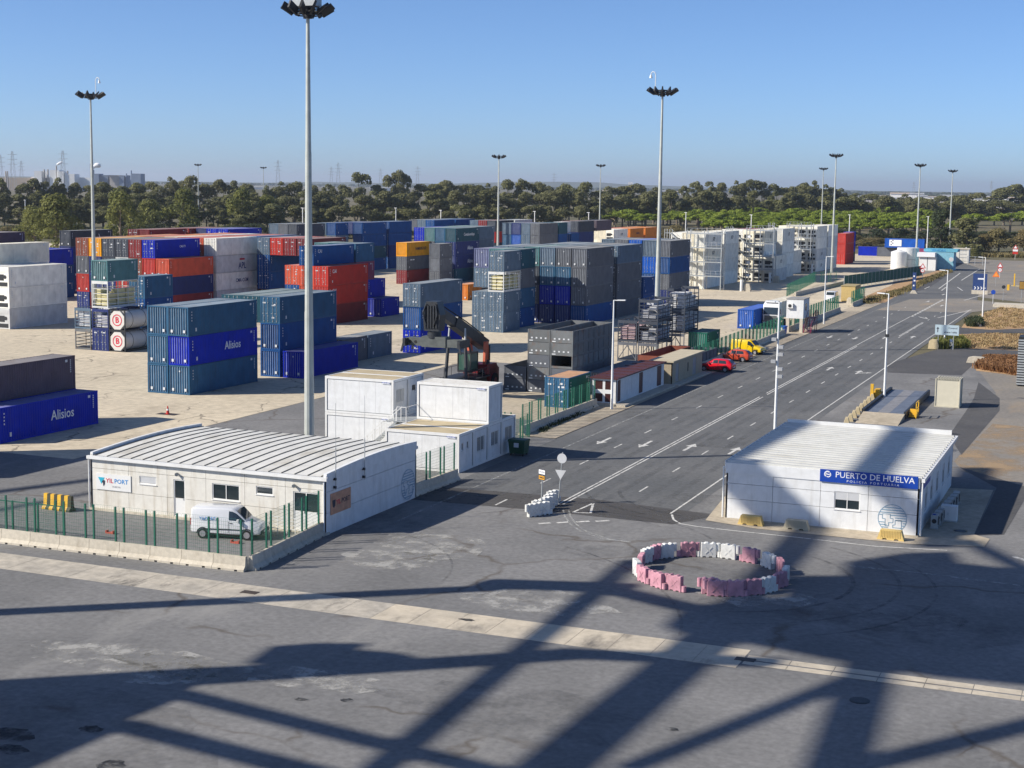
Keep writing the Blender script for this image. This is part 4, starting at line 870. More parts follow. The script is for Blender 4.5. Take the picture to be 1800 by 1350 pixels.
block('last row by the third mast', gw, -84, 402.5, [['white', 'white', 'pale grey', 'white'], [None, None, None, 'cream']], texts={(0, 1): SC, (0, 3): SC})
block('red stack right of third mast', 'red stack by the third mast', -85.5, 433.5, [['red', 'red', 'red']], h=HC, ends={(0, 0): 'door', (0, 1): 'end', (0, 2): 'end'})
block('blue stack behind red stack', 'blue boxes beyond the red stack', -87, 450, [['dark grey', 'bright blue', 'bright blue']], L=6.058)
# -- boxes lying across, far right
def across2(label, col, x, y, L, z=0): return container(col, 0, 0, 0, L, HC, 'end', label, 'boxes lying crosswise at the far right', rz=-pi/2+YA, loc=(x, y, z))
across2('bright blue container lying crosswise, leftmost on the ground at far right', 'bright blue', -83.2, 500, 6.058*1.0, 0)
across2('slate grey container lying crosswise between blue and pink ones', 'slate grey', -77, 498, 6.058)
across2('pink container lying crosswise under the sign container', 'magenta', -70.5, 497, 12.192)
t = across2('blue container with a white banner, lying crosswise on the pink one', 'vivid blue', -74.5, 497, 12.192, HC)
bn = MB().box((CW/2+.01, 1.4, .5), (CW/2+.04, 5.2, 2.5)).obj('banner', M['txt_white'], t)
for i in range(4): MB().cyl((CW/2+.04, 2.0+.5*(i % 2), 1.0+.42*i), (CW/2+.05, 2.0+.5*(i % 2), 1.0+.42*i), .2).obj('dot', M['txt_dark'], bn)
# ================================================================ racks, tanks, open tops
timber = mat('timber_bundles', (.62, .56, .30), .8, .2, 1.5)
bale = mat('grey_bales', (.42, .43, .45), .8, .25, 1.5, rnd=.1)
balep = mat('pink_bales', (.48, .34, .35), .8, .2, 1.5)
wht = mat('white_wrapped_load', (.62, .62, .62), .7, .25, 2)
def rack(label, U, V, z, L=6.058, h=HC, m='slate grey', load=None, group=None, xbr=False, rows=4):
    t = thing('open_frame_rack', label, 'rack', yw(U-CW/2, V, z), -YA, group); w = CW/2; mm = PM[m]
    b = MB()
    for x in (-w, w-.11):
        for y in (0, L-.11): b.box((x, y, 0), (x+.11, y+.11, h))
    for y in (0.003, L-.103):
        b.box((-w+.11, y, h-.38), (w-.11, y+.1, h-.02)); b.box((-w+.11, y, .02), (w-.11, y+.1, .22))
    for x in (-w+.003, w-.083):
        b.box((x, .11, h-.1), (x+.08, L-.11, h-.02)); b.box((x, .11, .02), (x+.08, L-.11, .3))
    b.obj('frame', mm, t)
    b = MB()
    for y in (.03, L-.06):
        for k in range(rows): b.box((-w+.11, y, .5+k*(h-.9)/rows), (w-.11, y+.05, .58+k*(h-.9)/rows))
    for x in (-w+.02, w-.05):
        for k in range(rows): b.box((x-.01, .12, .5+k*(h-.9)/rows), (x+.04, L-.12, .58+k*(h-.9)/rows))
        for y in (L*.33, L*.66): b.box((x-.02, y, .3), (x+.05, y+.08, h-.1))
    b.obj('rail', mm, t)
    MB().box((-w+.1, .11, .22), (w-.1, L-.11, .3)).obj('deck', M['dark'], t)
    if xbr:
        b = MB(); b.beam((-w+.1, .05, .3), (0, .05, h-.4), .09); b.beam((w-.1, .05, .3), (0, .05, h-.4), .09); b.obj('brace', mm, t)
    if load is not None:
        r = random.Random(int(U*7+V)); n = 0
        for iy in range(3):
            for ix in range(2):
                for iz in range(4):
                    if r.random() < (.08 if iz < 3 else .4): continue
                    x0 = -w+.24+ix*.98; y0 = .25+iy*(L-.5)/3; z0 = .31+iz*.5
                    o = MB().box((x0+r.uniform(0, .05), y0+r.uniform(0, .1), z0), (x0+.9+r.uniform(-.05, .02), y0+(L-.5)/3-.1, z0+.46)).obj('load_bundle', load, t)
    return t
rack('white-loaded rack on the ground at the left end of the tank pile', -122.6, 152.4, 0, load=None, m='rusty', h=ST, group='twenty foot pile with tanks')
rack('rack with white wrapped load, upper left of the tank pile', -122.6, 152.4, ST, load=wht, m='grey blue', h=ST, group='twenty foot pile with tanks')
rack('navy rack with white load beside the upper white tank', -119.9, 152.4, ST, load=wht, m='navy', h=ST, group='twenty foot pile with tanks')
rack('timber rack under the sea green container, pale bundles', -119.9, 152.4, 2*ST+.1, load=timber, m='pale grey', h=ST+.75, group='twenty foot pile with tanks')
rack('timber rack high in the small door-ended stack at centre', -87.6, 199.6, 2*HC, load=timber, m='pale grey', group='door-ended stack with the timber rack')
def tank(label, U, V, z):
    L, h, w = 6.058, ST, CW/2
    t = thing('tank_container', label, 'tank container', yw(U-CW/2, V, z), -YA, 'twenty foot pile with tanks')
    b = MB(); mm = M['dark']
    for x in (-w, w-.12):
        for y in (0, L-.12): b.box((x, y, 0), (x+.12, y+.12, h))
    for y in (.01, L-.11):
        for z0 in (.02, h-.12): b.box((-w+.12, y, z0), (w-.12, y+.1, z0+.1))
        for sx in (-1, 1):
            b.beam((sx*(w-.1), y+.05, .6), (sx*.55, y+.05, .08), .08); b.beam((sx*(w-.1), y+.05, h-.6), (sx*.55, y+.05, h-.08), .08)
    for x in (-w+.02, w-.1):
        b.box((x, .12, .02), (x+.08, L-.12, .12)); b.box((x, .12, h-.1), (x+.06, L-.12, h-.04))
    b.obj('frame', mm, t)
    b = MB(); b.smooth = True; n = 28; R0 = 1.14; prof = [(.25, .2), (.3, .8), (.5, 1.08), (.75, R0), (L-.75, R0), (L-.5, 1.08), (L-.3, .8), (L-.25, .2)]; V_ = []
    for y, r in prof: V_ += [(cos(2*pi*i/n)*r, y, 1.3+sin(2*pi*i/n)*r) for i in range(n)]
    b.add(V_, [(j*n+i, j*n+(i+1) % n, (j+1)*n+(i+1) % n, (j+1)*n+i) for j in range(len(prof)-1) for i in range(n)]+[tuple(range(n)), tuple(range(len(V_)-1, len(V_)-n-1, -1))])
    b.obj('tank', mat('tank_white', (.62, .60, .56), .5, .06, 1, dirt=(.4, .33, .25), dirt_amt=.4), t)
    b = MB(); oc = [(cos(a)*1.16, sin(a)*1.24) for a in [pi/8+k*pi/4 for k in range(8)]]
    b.prism(oc, (0, .06, 1.3), (1, 0, 0), (0, 0, 1), (0, .1, 0)); o = b.obj('end_plate', mat('tank_white', ()), t)
    b = MB()
    for k in range(32):
        a0, a1 = 2*pi*k/32, 2*pi*(k+1)/32; b.beam((cos(a0)*.66, .045, 1.3+sin(a0)*.66), (cos(a1)*.66, .045, 1.3+sin(a1)*.66), .11, .02, up=(0, 1, 0))
    b.obj('emblem', M['txt_red'], o); text('B', 1.0, M['txt_red'], o, (0, .045, 1.3), fat=.03)
    b = MB()
    for y in (1.7, 4.3): 
        for k in range(28):
            a0, a1 = 2*pi*k/28, 2*pi*(k+1)/28; b.beam((cos(a0)*1.15, y, 1.3+sin(a0)*1.15), (cos(a1)*1.15, y, 1.3+sin(a1)*1.15), .06, .02, up=(0, 1, 0))
    b.obj('hoop', M['dark'], t)
tank('lower white tank container with red round emblem', -117.4, 152.4, 0)
tank('upper white tank container with red round emblem', -117.4, 152.4, ST)
# cages near the road
gc = 'cages of bales near the roadside fence'
for nm, U, V, z, ld, h_ in (('left cage with pink bales under a grey frame', -58.9, 174.2, 2.4, balep, 2.62), ('lower middle cage of grey bales beside the pink ones', -56.3, 174.2, 2.4, bale, 2.6),
      ('upper middle cage of grey bales, open on top', -56.3, 174.2, 5.02, bale, 2.6), ('lower right cage of bales near the fence', -57.0, 187.5, 2.45, bale, 2.85), ('upper right cage with pale pink and white bales', -57.0, 187.5, 5.32, wht, 2.85)):
    rack(nm, U, V, z, load=ld, m='dark grey', group=gc, h=h_, rows=4)
for nm, U, V, h_ in (('empty braced frame below the middle cage of bales', -56.3, 174.2, 2.38), ('low grey frame below the pink bales', -58.9, 174.2, 2.38), ('low frame below the right hand cages', -57.0, 187.5, 2.42)):
    rack(nm, U, V, 0, h=h_, m='slate grey', group=gc, rows=0, xbr=True)
# half height open boxes
def openbox(label, U, V, z, L=12.192, h=1.295, m='rusty', open_end=False, rz=0):
    t = thing('open_top_container', label, 'open container', yw(U-CW/2, V, z), -YA+rz, 'rusty half-height open boxes'); w = CW/2; mm = PM[m]
    b = MB()
    for x in (-w, w-.12):
        for y in (0, L-.12): b.box((x, y, 0), (x+.12, y+.12, h))
    for x in (-w+.01, w-.09): b.box((x, .12, .01), (x+.08, L-.12, .15)); b.box((x, .12, h-.13), (x+.08, L-.12, h-.01))
    k = int(L/1.5)
    for x in (-w+.005, w-.055):
        for i in range(1, k): b.box((x-.02*(x < 0), i*L/k, .15), (x+.05+.02*(x > 0), i*L/k+.08, h-.13))
    b.obj('frame', mm, t)
    b = MB()
    for x in (-w+.04, w-.09): b.box((x, .12, .15), (x+.05, L-.12, h-.13))
    b.obj('side_wall', mm, t)
    if not open_end: MB().box((-w+.12, .02, .02), (w-.12, .08, h-.02)).obj('end_wall', mm, t)
    else: MB().box((-w+.12, .02, .02), (w-.12, .08, .25)).obj('end_wall', mm, t)
    MB().box((-w+.12, L-.08, .02), (w-.12, L-.02, h-.02)).obj('end_wall', mm, t)
    MB().box((-w+.12, .09, .05), (w-.12, L-.09, .12)).obj('deck', M['dark'], t)
    if not open_end:
        b = MB()
        for i in range(4): b.box((-.85+i*.5, .0, .35), (-.67+i*.5, .019, .5))
        b.box((-1.05, .0, .1), (-.65, .019, .2)); b.obj('marking', STK, t)
    return t
for c in range(2):
    for lv in range(5):
        openbox('rusty half-height box, %s from ground, %s column' % (OR[lv], ('right', 'left')[c]), -55.2-2.5*c, 143.3, lv*1.295, open_end=(c == 0 and lv == 2), m=('rusty', 'slate grey')[(c+lv) % 2 if lv < 3 else 0])
for lv in range(2): openbox('open dark half-height box, %s, low row left of the rusty pile' % ('lower', 'upper')[lv], -60.3, 143.3, lv*1.295, m='slate grey')
openbox('brown open box lying behind the maroon kiosk', -52.5, 163, 0, h=2.2, m='brown')
openbox('long grey open box behind the beige hut', -50.0, 166, 0, h=1.9, m='slate grey')
container('slate grey', -51.9, 145.2, 0, 12.192, 2.2, 'end', 'low grey container with ribbed end behind the green one', 'rusty half-height open boxes', marks=False)
# green box with rusty roof, in front of it
container('teal blue', -52.1, 134.3, 0, 6.058, HC, 'door', 'green sided container with blue doors and rusty roof', None, roof='rusty')
o = [c for c in COL.objects if c.get('label', '').startswith('green sided')][0]
for ch in o.children:
    if ch.name.startswith('side_wall'): ch.material_slots[0].material = PM['green']
container('green', -54.3, 188.5, 0, 6.058, ST, 'end', 'dark green container in front of the right hand cages', None)
# blue box, open trailer and others inside the fence
container('vivid blue', -57.6, 224.6, .0, 12.192, HC, 'end', 'bright blue container with pale roof beside the white lorry', None, roof='blue_roof', marks=True)
container('cream', -55.2, 232.4, 1.15, 12.192, 2.6, 'end', 'cream box on the trailer behind the white lorry cab', None, roof='cream', marks=False)
# ------------------------------------------------ steel service gantries for the reefers
def gantry(label, U, V, wdt=7.4, lv=4, right=True):
    t = thing('reefer_gantry', label, 'gantry', yw(U, V), -YA, 'galvanised service gantries'); L = 2.6
    b = MB()
    for x in (0, wdt/2, wdt):
        for y in (0, L): b.box((x-.09, y-.09, 0), (x+.09, y+.09, 12.3))
    b.obj('post', M['galv'], t)
    for k in range(1, lv+1):
        z = k*2.9
        b = MB(); b.box((-.1, -.1, z-.12), (wdt+.1, -.03, z+.04)); b.box((-.1, L+.03, z-.12), (wdt+.1, L+.1, z+.04)); b.box((-.1, -.03, z-.04), (wdt+.1, L+.03, z)); b.obj('platform', M['galv'], t)
        b = MB()
        for zz in (.5, 1.05): b.box((-.05, -.12, z+zz), (wdt+.05, -.07, z+zz+.05))
        for i in range(8): b.box((i*wdt/7-.02, -.12, z+.04), (i*wdt/7+.03, -.07, z+1.05))
        b.obj('railing', M['galv'], t)
    b = MB()
    for k in range(lv):
        z = k*2.9; x0, x1 = (-.2, -3.6)
        b.beam((x0-3.4, -.1, z+2.85), (x0, -.1, z), .1, .22); b.beam((x0-3.4, .8, z+2.85), (x0, .8, z), .1, .22)
        for s in range(12): b.box((x0-3.3+s*.28, -.05, z+2.7-s*.235), (x0-3.05+s*.28, .75, z+2.74-s*.235))
        b.box((x0-4.6, -.1, z+2.8), (x0-3.4, 1.6, z+2.88)); b.beam((x0-3.4, -.1, z+3.85), (x0, -.1, z+1.0), .05)
    for x in (-4.8, -3.7):
        for y in (-.1, 1.6): b.box((x-.06, y-.06, 0), (x+.06, y+.06, 12.3))
    b.obj('stairway', M['galv'], t)
    b = MB()
    for k in range(lv): b.box((.25, -.2, k*2.9+1.2), (.95, -.13, k*2.9+1.75))
    b.obj('number_board', M['txt_white'], t)
gantry('left steel gantry of stairs and platforms before the reefers', -92.9, 305.5)
gantry('middle steel gantry with white number boards before the reefers', -88.9, 338.2, 6.2)
gantry('dark right-hand gantry between the reefers and third mast', -91.0, 385.6, 6.2)
# ------------------------------------------------ reach stacker
def reach():
    q = at(817, 690); t = thing('reach_stacker', 'black and red reach stacker with raised boom behind the white cabins', 'reach stacker', (q.x, q.y+1, 0), -YA)
    bk = mat('stacker_black', (.03, .033, .038), .45, .3, 3); rd = mat('stacker_red', (.17, .012, .02), .45, .15, 3)
    b = MB(); b.box((-1.2, -3.6, .9), (1.2, 3.2, 1.7)); b.box((-1.7, -3.9, .8), (1.7, -3.1, 1.6)); b.obj('chassis', bk, t)
    b = MB(); b.box((-1.5, 1.8, .9), (1.5, 4.2, 2.2)); b.box((.4, 1.2, 1.7), (1.5, 3.6, 2.7)); b.prism([(0, 0), (1.6, 0), (1.1, .45), (0, .45)], (-1.5, 2.4, 2.2), (0, 1, 0), (0, 0, 1), (3.0, 0, 0)); b.obj('counterweight', rd, t)
    for x in (-1.55, 1.05):
        for y in (-3.3, 3.0):
            b = MB(); b.cyl((x-.1, y, .85), (x+.6, y, .85), .85, .85, 20); o = b.obj('wheel', M['black'], t)
            b = MB(); b.cyl((x-.12, y, .85), (x+.62, y, .85), .4, .4, 12); b.obj('rim', rd, o)
    c = MB(); c.box((-.75, -1.2, 2.1), (.75, .6, 2.3)); c.box((-.75, -1.2, 4.0), (.75, .6, 4.12))
    for x in (-.75, .67):
        for y in (-1.2, .52): c.box((x, y, 2.3), (x+.08, y+.08, 4.0))
    cb = c.obj('cabin', bk, t)
    gl = mat('green_glass', (.05, .11, .09), .1, .1, 2, spec=.8); MB().box((-.7, -1.15, 2.32), (.7, .55, 3.98)).obj('pane', gl, cb)
    b = MB()
    for x in (-1.05, .8): b.prism([(0, 0), (1.6, 0), (.9, 3.3), (.3, 3.3)], (x, 1.5, 1.7), (0, 1, 0), (0, 0, 1), (.25, 0, 0))
    b.obj('boom_mount', mat('stacker_orange', (.55, .13, .07), .5, .15, 2), t)
    p0, p1 = Vector((0, 2.8, 4.8)), Vector((-.9, -6.2, 8.9)); d = (p1-p0)
    b = MB(); b.beam(p0-d*.08, p0+d*.62, 1.0, 1.1); bo = b.obj('boom', bk, t)
    MB().beam(p0+d*.5, p1, .78, .85).obj('inner_boom', mat('stacker_dark', (.05, .055, .065), .35, .2, 2), bo)
    b = MB(); e = p0+d*.45
    b.tube([p0+Vector((.35, 0, .75)), p0+d*.4+Vector((.35, 0, .8)), p1+Vector((.3, 0, .6))], .06); b.tube([p0+Vector((-.35, 0, .75)), p1+Vector((-.3, 0, .6))], .06); b.obj('hose', M['black'], bo)
    for x in (-1.15, 1.15):
        a = Vector((x, -3.1, 1.5)); z = p0+d*.52+Vector((x*.75, 0, -.3)); m_ = a+(z-a)*.62
        b = MB(); b.cyl(a, m_, .17, .17, 12); o = b.obj('lift_cylinder', bk, t); b = MB(); b.cyl(m_, z, .1, .1, 10); b.obj('piston', M['galv'], o)
    h = p1
    b = MB(); b.prism([(-.8, -2.2), (.8, -2.2), (.95, -.6), (.6, .7), (-.55, .7), (-.9, -.6)], h+Vector((0, -.7, 0)), (1, 0, 0), (0, 0, 1), (0, 1.3, 0))
    for i in range(5): b.box((h.x-.7+i*.3, h.y-.82, h.z-1.9), (h.x-.55+i*.3, h.y-.7, h.z+.3))
    b.tube([h+Vector((-.5, -.8, .5)), h+Vector((-.8, -.95, -.4)), h+Vector((-.5, -.85, -1.6))], .06); b.tube([h+Vector((.5, -.8, .5)), h+Vector((.75, -.95, -.6)), h+Vector((.3, -.85, -1.7))], .06)
    b.cyl(h+Vector((0, 0, -2.3)), h+Vector((0, 0, -2.9)), .7, .7, 20); b.obj('boom_head', bk, t)
    s = h+Vector((0.2, 0, -3.35)); gry = mat('spreader_grey', (.10, .11, .105), .5, .25, 2)
    b = MB(); b.box((s.x-3.1, s.y-.5, s.z-.38), (s.x+3.1, s.y-.1, s.z+.38)); b.box((s.x-3.1, s.y+.1, s.z-.38), (s.x+3.1, s.y+.5, s.z+.38)); b.box((s.x-1.3, s.y-.6, s.z-.45), (s.x+1.3, s.y+.6, s.z+.6)); sp = b.obj('spreader', gry, t)
    for x in (-3.1, 2.85): MB().box((s.x+x, s.y-1.2, s.z-.4), (s.x+x+.28, s.y+1.2, s.z+.35)).obj('end_beam', bk, sp)
    b = MB()
    for x in (-2.9, 2.9):
        for y in (-1.1, 1.1): b.beam((s.x+x, s.y+y, s.z+.4), (s.x+x*1.12, s.y+y*1.05, s.z-.95), .16)
    b.obj('twistlock_arm', bk, sp)
    for x in (-2.6, -2.0): MB().cyl((s.x+x, s.y-.52, s.z), (s.x+x, s.y-.49, s.z), .16, .16, 14).obj('hole', M['black'], sp)
    b = MB(); b.cyl((1.1, 2.6, 3.0), (1.1, 2.6, 4.6), .09); b.cyl((.9, 1.2, 1.7), (.9, 2.4, 2.9), .35, .35, 12); b.obj('exhaust', M['dark'], t)
    b = MB(); b.box((-1.8, -2.4, 1.55), (-.8, 1.5, 1.65)); b.box((.8, -2.4, 1.55), (1.8, 1.5, 1.65))
    for x in (-1.75, 1.75):
        for y in (-2.2, -.5, 1.3): b.beam((x, y, 1.65), (x, y, 2.5), .04)
        b.beam((x, -2.2, 2.5), (x, 1.3, 2.5), .04)
    b.obj('walkway', bk, t)
reach()
# ================================================================ vehicles
def carbody(secs):
    """secs: (y, zbot, zsill, zbelt, zroof, wsill, wbelt, wroof)"""
    b = MB(); b.smooth = True; V = []; n = 0
    for y, z0, z1, z2, z3, w1, w2, w3 in secs:
        pts = [(w1*.92, z0), (w1, z0+.06), (w1, z1), (w2, z2), (w3, z3-.04), (w3*.86, z3), (0, z3+.015)]
        ring = [(x, y, z) for x, z in pts]+[(-x, y, z) for x, z in pts[-2::-1]]; n = len(ring); V += ring
    k = len(secs); Fc = [(j*n+i, j*n+i+1, (j+1)*n+i+1, (j+1)*n+i) for j in range(k-1) for i in range(n-1)]
    Fc += [(j*n+n-1, j*n, (j+1)*n, (j+1)*n+n-1) for j in range(k-1)]
    b.add(V, Fc+[tuple(range(n)), tuple(range(k*n-1, (k-1)*n-1, -1))]); return b
def lerp(a, b, t): return tuple(x+(y-x)*t for x, y in zip(a, b))
def vehicle(name, label, cat, pos, rz, secs, col, wheels, glass, wr=.31, lights=(), extra=None, group=None, tw=None):
    t = thing(name, label, cat, pos, rz, group)
    bo = carbody(secs).obj('body', col, t)
    md = bo.modifiers.new('b', 'BEVEL'); md.width = .03; md.segments = 2; md.limit_method = 'ANGLE'
    w = max(s[5] for s in secs)
    for y in wheels:
        for sx in (-1, 1):
            b = MB(); b.cyl((sx*(w-.2), y, wr), (sx*(w+.02), y, wr), wr, wr, 22); o = b.obj('wheel', M['black'], t)
            b = MB(); b.cyl((sx*(w+.0), y, wr), (sx*(w+.03), y, wr), wr*.64, wr*.6, 16); b.obj('rim', mat('alloy', (.5, .5, .52), .35, .05, 2, metal=.6), o)
    def sec(y):
        for a, c in zip(secs[:-1], secs[1:]):
            if a[0] <= y <= c[0]: return lerp(a, c, (y-a[0])/max(1e-6, c[0]-a[0]))
        return secs[-1]
    for kind, ya, yb in glass:
        if kind == 'side':
            for sx in (-1, 1):
                b = MB(); ys = [ya+(yb-ya)*i/4 for i in range(5)]; V = []
                for y in ys:
                    s = sec(y); lo, hi = .10, .86; a = Vector((s[6], y, s[3])); c = Vector((s[7], y, s[4]-.04))
                    for f in (lo, hi): p = a.lerp(c, f); V.append((sx*(p.x+.012), p.y, p.z))
                b.add(V, [(2*i, 2*i+2, 2*i+3, 2*i+1) for i in range(4)]); b.obj('side_window', M['glass'], t)
        else:
            b = MB(); V = []; sg = -1 if yb > ya else 1
            for f in (.1, .9):
                y = ya+(yb-ya)*f; s = sec(y); zt = s[4]+.03; hw = min(s[7], 5)*.86
                V += [(-hw, y+sg*.02, zt+.012), (hw, y+sg*.02, zt+.012)]
            b.add(V, [(0, 1, 3, 2)]); b.obj('windscreen' if kind == 'front' else 'rear_window', M['glass'], t)
    ys = sorted({g_[1] for g_ in glass if g_[0] == 'side'} | {g_[2] for g_ in glass if g_[0] == 'side'})
    for y in ys:
        s = sec(y)
        for sx in (-1, 1): MB().beam((sx*(s[5]+.004), y, s[1]+.12), (sx*(s[6]+.006), y, s[3]), .016, .016).obj('door_seam', M['dark'], t)
    for sx in (-1, 1):
        s = sec(ys[0]+.15); MB().box((sx*(s[6]+.0)-.02, ys[0]+.06, s[3]-.12), (sx*(s[6]+.0)+.03, ys[0]+.22, s[3]-.09)).obj('door_handle', M['dark'], t)
        for y in wheels:
            s = sec(y); b = MB()
            for k_ in range(8): a0, a1 = pi*k_/8, pi*(k_+1)/8; b.beam((sx*(s[5]+.005), y+cos(a0)*(wr+.06), wr+sin(a0)*(wr+.06)), (sx*(s[5]+.005), y+cos(a1)*(wr+.06), wr+sin(a1)*(wr+.06)), .05, .03, up=(1, 0, 0))
            b.obj('wheel_arch', M['dark'], t)
    for nm, x, y, z, sx_, sz_, mm in lights:
        for s in (-1, 1): MB().box((s*x-sx_/2, y-.03, z-sz_/2), (s*x+sx_/2, y+.03, z+sz_/2)).obj(nm, mm, t)
    if tw: tw(t)
    return t
lamp_m = mat('headlamp', (.6, .63, .66), .15, .05, 2, spec=.8); tail = mat('tail_lamp', (.35, .01, .01), .2, .05, 2)
vw = mat('car_white', (.70, .71, .72), .3, .03, 2, coat=.6); vr = mat('car_red', (.62, .008, .02), .25, .03, 2, coat=.8); vo = mat('car_orange', (.55, .07, .025), .3, .05, 2, coat=.8); vy = mat('car_yellow', (.78, .52, .0), .3, .05, 2, coat=.5)
# y from rear (-) to front (+); built pointing +Y
VAN = [(-2.1, .42, .75, 1.05, 1.72, .82, .82, .72), (-2.02, .34, .8, 1.1, 1.82, .86, .86, .76), (.35, .3, .8, 1.1, 1.84, .88, .87, .76), (.62, .3, .8, 1.1, 1.76, .88, .87, .72), (1.25, .3, .8, 1.08, 1.12, .88, .86, .72), (1.5, .3, .78, 1.0, 1.06, .87, .84, .7), (2.05, .34, .65, .82, .88, .82, .76, .62), (2.15, .42, .6, .7, .74, .74, .68, .5)]
def van_tw(t):
    for s in (-1, 1):
        text('YILPORT', .26, M['txt_blue'], t, (s*.895, -1.05, 1.22), (0, s, 0), (0, 0, 1), sx=1.0, fat=.01)
        MB().box((s*.88-.01, -1.3, .58), (s*.89+.01, 1.3, .64)).obj('side_strip', M['dark'], t)
        MB().box((s*.98-.09, .78, 1.05), (s*.98+.09, .9, 1.25)).obj('mirror', M['white'], t)
    MB().box((-.7, 2.12, .34), (.7, 2.2, .56)).obj('bumper', M['dark'], t); MB().box((-.26, 2.2, .42), (.26, 2.215, .53)).obj('number_plate', M['txt_white'], t)
    MB().box((-.5, 2.08, .7), (.5, 2.14, .76)).obj('grille', M['dark'], t)
def van_pose():
    a, c = at(345, 945), at(428, 949); d = (c-a); d.normalize(); return a, c, d
A_, C_, D_ = van_pose(); ctr = (at(360, 944)+at(432, 952))/2
rzv = math.atan2(-D_.x, D_.y)
nrm = Vector((-D_.y, D_.x, 0))
vehicle('delivery_van', 'small white van with lettering parked before the office', 'van', ctr+nrm*.8, rzv, VAN, vw, (-1.35, 1.35), (('side', .25, 1.15), ('front', 1.25, .62)), lights=(('headlight', .66, 2.06, .78, .26, .2, lamp_m), ('tail_light', .78, -2.1, 1.0, .1, .4, tail)), tw=van_tw)
HAT = [(-2.0, .42, .62, .82, .9, .74, .72, .6), (-1.92, .32, .7, .92, 1.0, .82, .8, .62), (-1.55, .26, .7, .95, 1.33, .86, .84, .58), (-1.2, .24, .7, .95, 1.44, .87, .85, .6), (-.2, .22, .7, .94, 1.48, .88, .86, .62), (.3, .22, .7, .93, 1.42, .88, .86, .62), (1.05, .24, .68, .9, .96, .88, .84, .62), (1.85, .28, .6, .76, .82, .84, .78, .6), (2.08, .36, .5, .6, .68, .72, .66, .5)]
def hat_tw(t):
    for s in (-1, 1): MB().box((s*.95-.08, .62, .92), (s*.95+.08, .74, 1.06)).obj('mirror', M['dark'], t)
    MB().box((-.6, -2.03, .36), (.6, -1.99, .5)).obj('bumper', M['dark'], t); MB().box((-.26, -2.05, .52), (.26, -2.035, .63)).obj('number_plate', M['txt_white'], t)
GH = (('side', -1.35, -.42), ('side', -.34, .72), ('front', 1.05, .3), ('rear', -1.92, -1.5))
LH = (('headlight', .64, 1.9, .66, .3, .16, lamp_m), ('tail_light', .72, -1.95, .82, .16, .22, tail))
a, c = at(1236, 652), at(1277, 655); d = (a-c).normalized(); ctr = (a+c)/2+Vector((-d.y, d.x, 0))*-.8
if (ctr-(a+c)/2).y < 0: ctr = (a+c)/2+Vector((-d.y, d.x, 0))*.8
vehicle('parked_car', 'bright red hatchback parked nose to the fence', 'car', ctr, math.atan2(-d.x, d.y), HAT, vr, (-1.25, 1.3), GH, lights=LH, tw=hat_tw, group='vehicles parked against the fence')
a, c = at(1272, 634.5), at(1307, 637); d = (a-c).normalized(); s_ = (a+c)/2+Vector((0, .8, 0))
vehicle('parked_car', 'dark orange hatchback between the red car and yellow van', 'car', s_, math.atan2(-d.x, d.y), HAT, vo, (-1.25, 1.3), GH, lights=LH, tw=hat_tw, group='vehicles parked against the fence')
def yv_tw(t):
    for s in (-1, 1): MB().box((s*.98-.09, .78, 1.05), (s*.98+.09, .9, 1.25)).obj('mirror', M['dark'], t)
    MB().box((-.7, 2.12, .34), (.7, 2.2, .56)).obj('bumper', M['dark'], t); MB().box((-.26, 2.2, .42), (.26, 2.215, .53)).obj('number_plate', M['txt_white'], t)
a, c = at(1292, 621), at(1334, 624.5); d = (c-a).normalized(); s_ = (a+c)/2+Vector((0, .8, 0))
vehicle('delivery_van', 'bright yellow van parked beyond the orange hatchback', 'van', s_, math.atan2(-d.x, d.y), VAN, vy, (-1.35, 1.35), (('side', .25, 1.15), ('front', 1.25, .62)), lights=(('headlight', .66, 2.06, .78, .26, .2, lamp_m), ('tail_light', .78, -2.1, 1.0, .1, .4, tail)), tw=yv_tw, group='vehicles parked against the fence')
q = at(1457, 533); vehicle('pickup_truck', 'white vehicle behind the green fence near the ochre kiosk', 'pickup', (q.x, q.y+2, 0), pi, [(y, z0+.1, z1+.2, z2+.2, z3+.25, w1*1.1, w2*1.1, w3*1.15) for y, z0, z1, z2, z3, w1, w2, w3 in VAN], vw, (-1.35, 1.35), (('side', .25, 1.15), ('front', 1.25, .62)), wr=.38, lights=(('headlight', .7, 2.1, .95, .26, .2, lamp_m),))
# lorry
q = at(1353, 576); t = thing('lorry_tractor', 'white lorry cab facing the camera beside the blue container', 'lorry', (q.x-.2, q.y+1.2, 0), -YA)
b = MB(); b.prism([(0, .95), (-.06, 1.9), (0.12, 3.0), (.35, 3.5), (.9, 3.72), (2.1, 3.72), (2.1, .95)], (-1.22, 0, 0), (0, 1, 0), (0, 0, 1), (2.44, 0, 0)); bo = b.obj('body', vw, t); md = bo.modifiers.new('b', 'BEVEL'); md.width = .1; md.segments = 3
MB().prism([(-.075, 1.92), (.1, 2.98), (.08, 3.0), (-.1, 1.92)], (-1.08, 0, 0), (0, 1, 0), (0, 0, 1), (2.16, 0, 0)).obj('windscreen', M['glass'], t)
b = MB()
for s in (-1.235, 1.225): b.box((s, .35, 1.95), (s+.01, 1.2, 2.75))
b.obj('side_window', M['glass'], t)
b = MB(); b.box((-.95, -.08, 1.05), (.95, -.02, 1.75)); [b.box((-.95, -.1, 1.1+i*.14), (.95, -.075, 1.15+i*.14)) for i in range(5)]; b.obj('grille', mat('lorry_grey', (.12, .13, .13)), t)
MB().box((-1.22, -.15, .35), (1.22, .4, .95)).obj('bumper', mat('lorry_grey', ()), t)
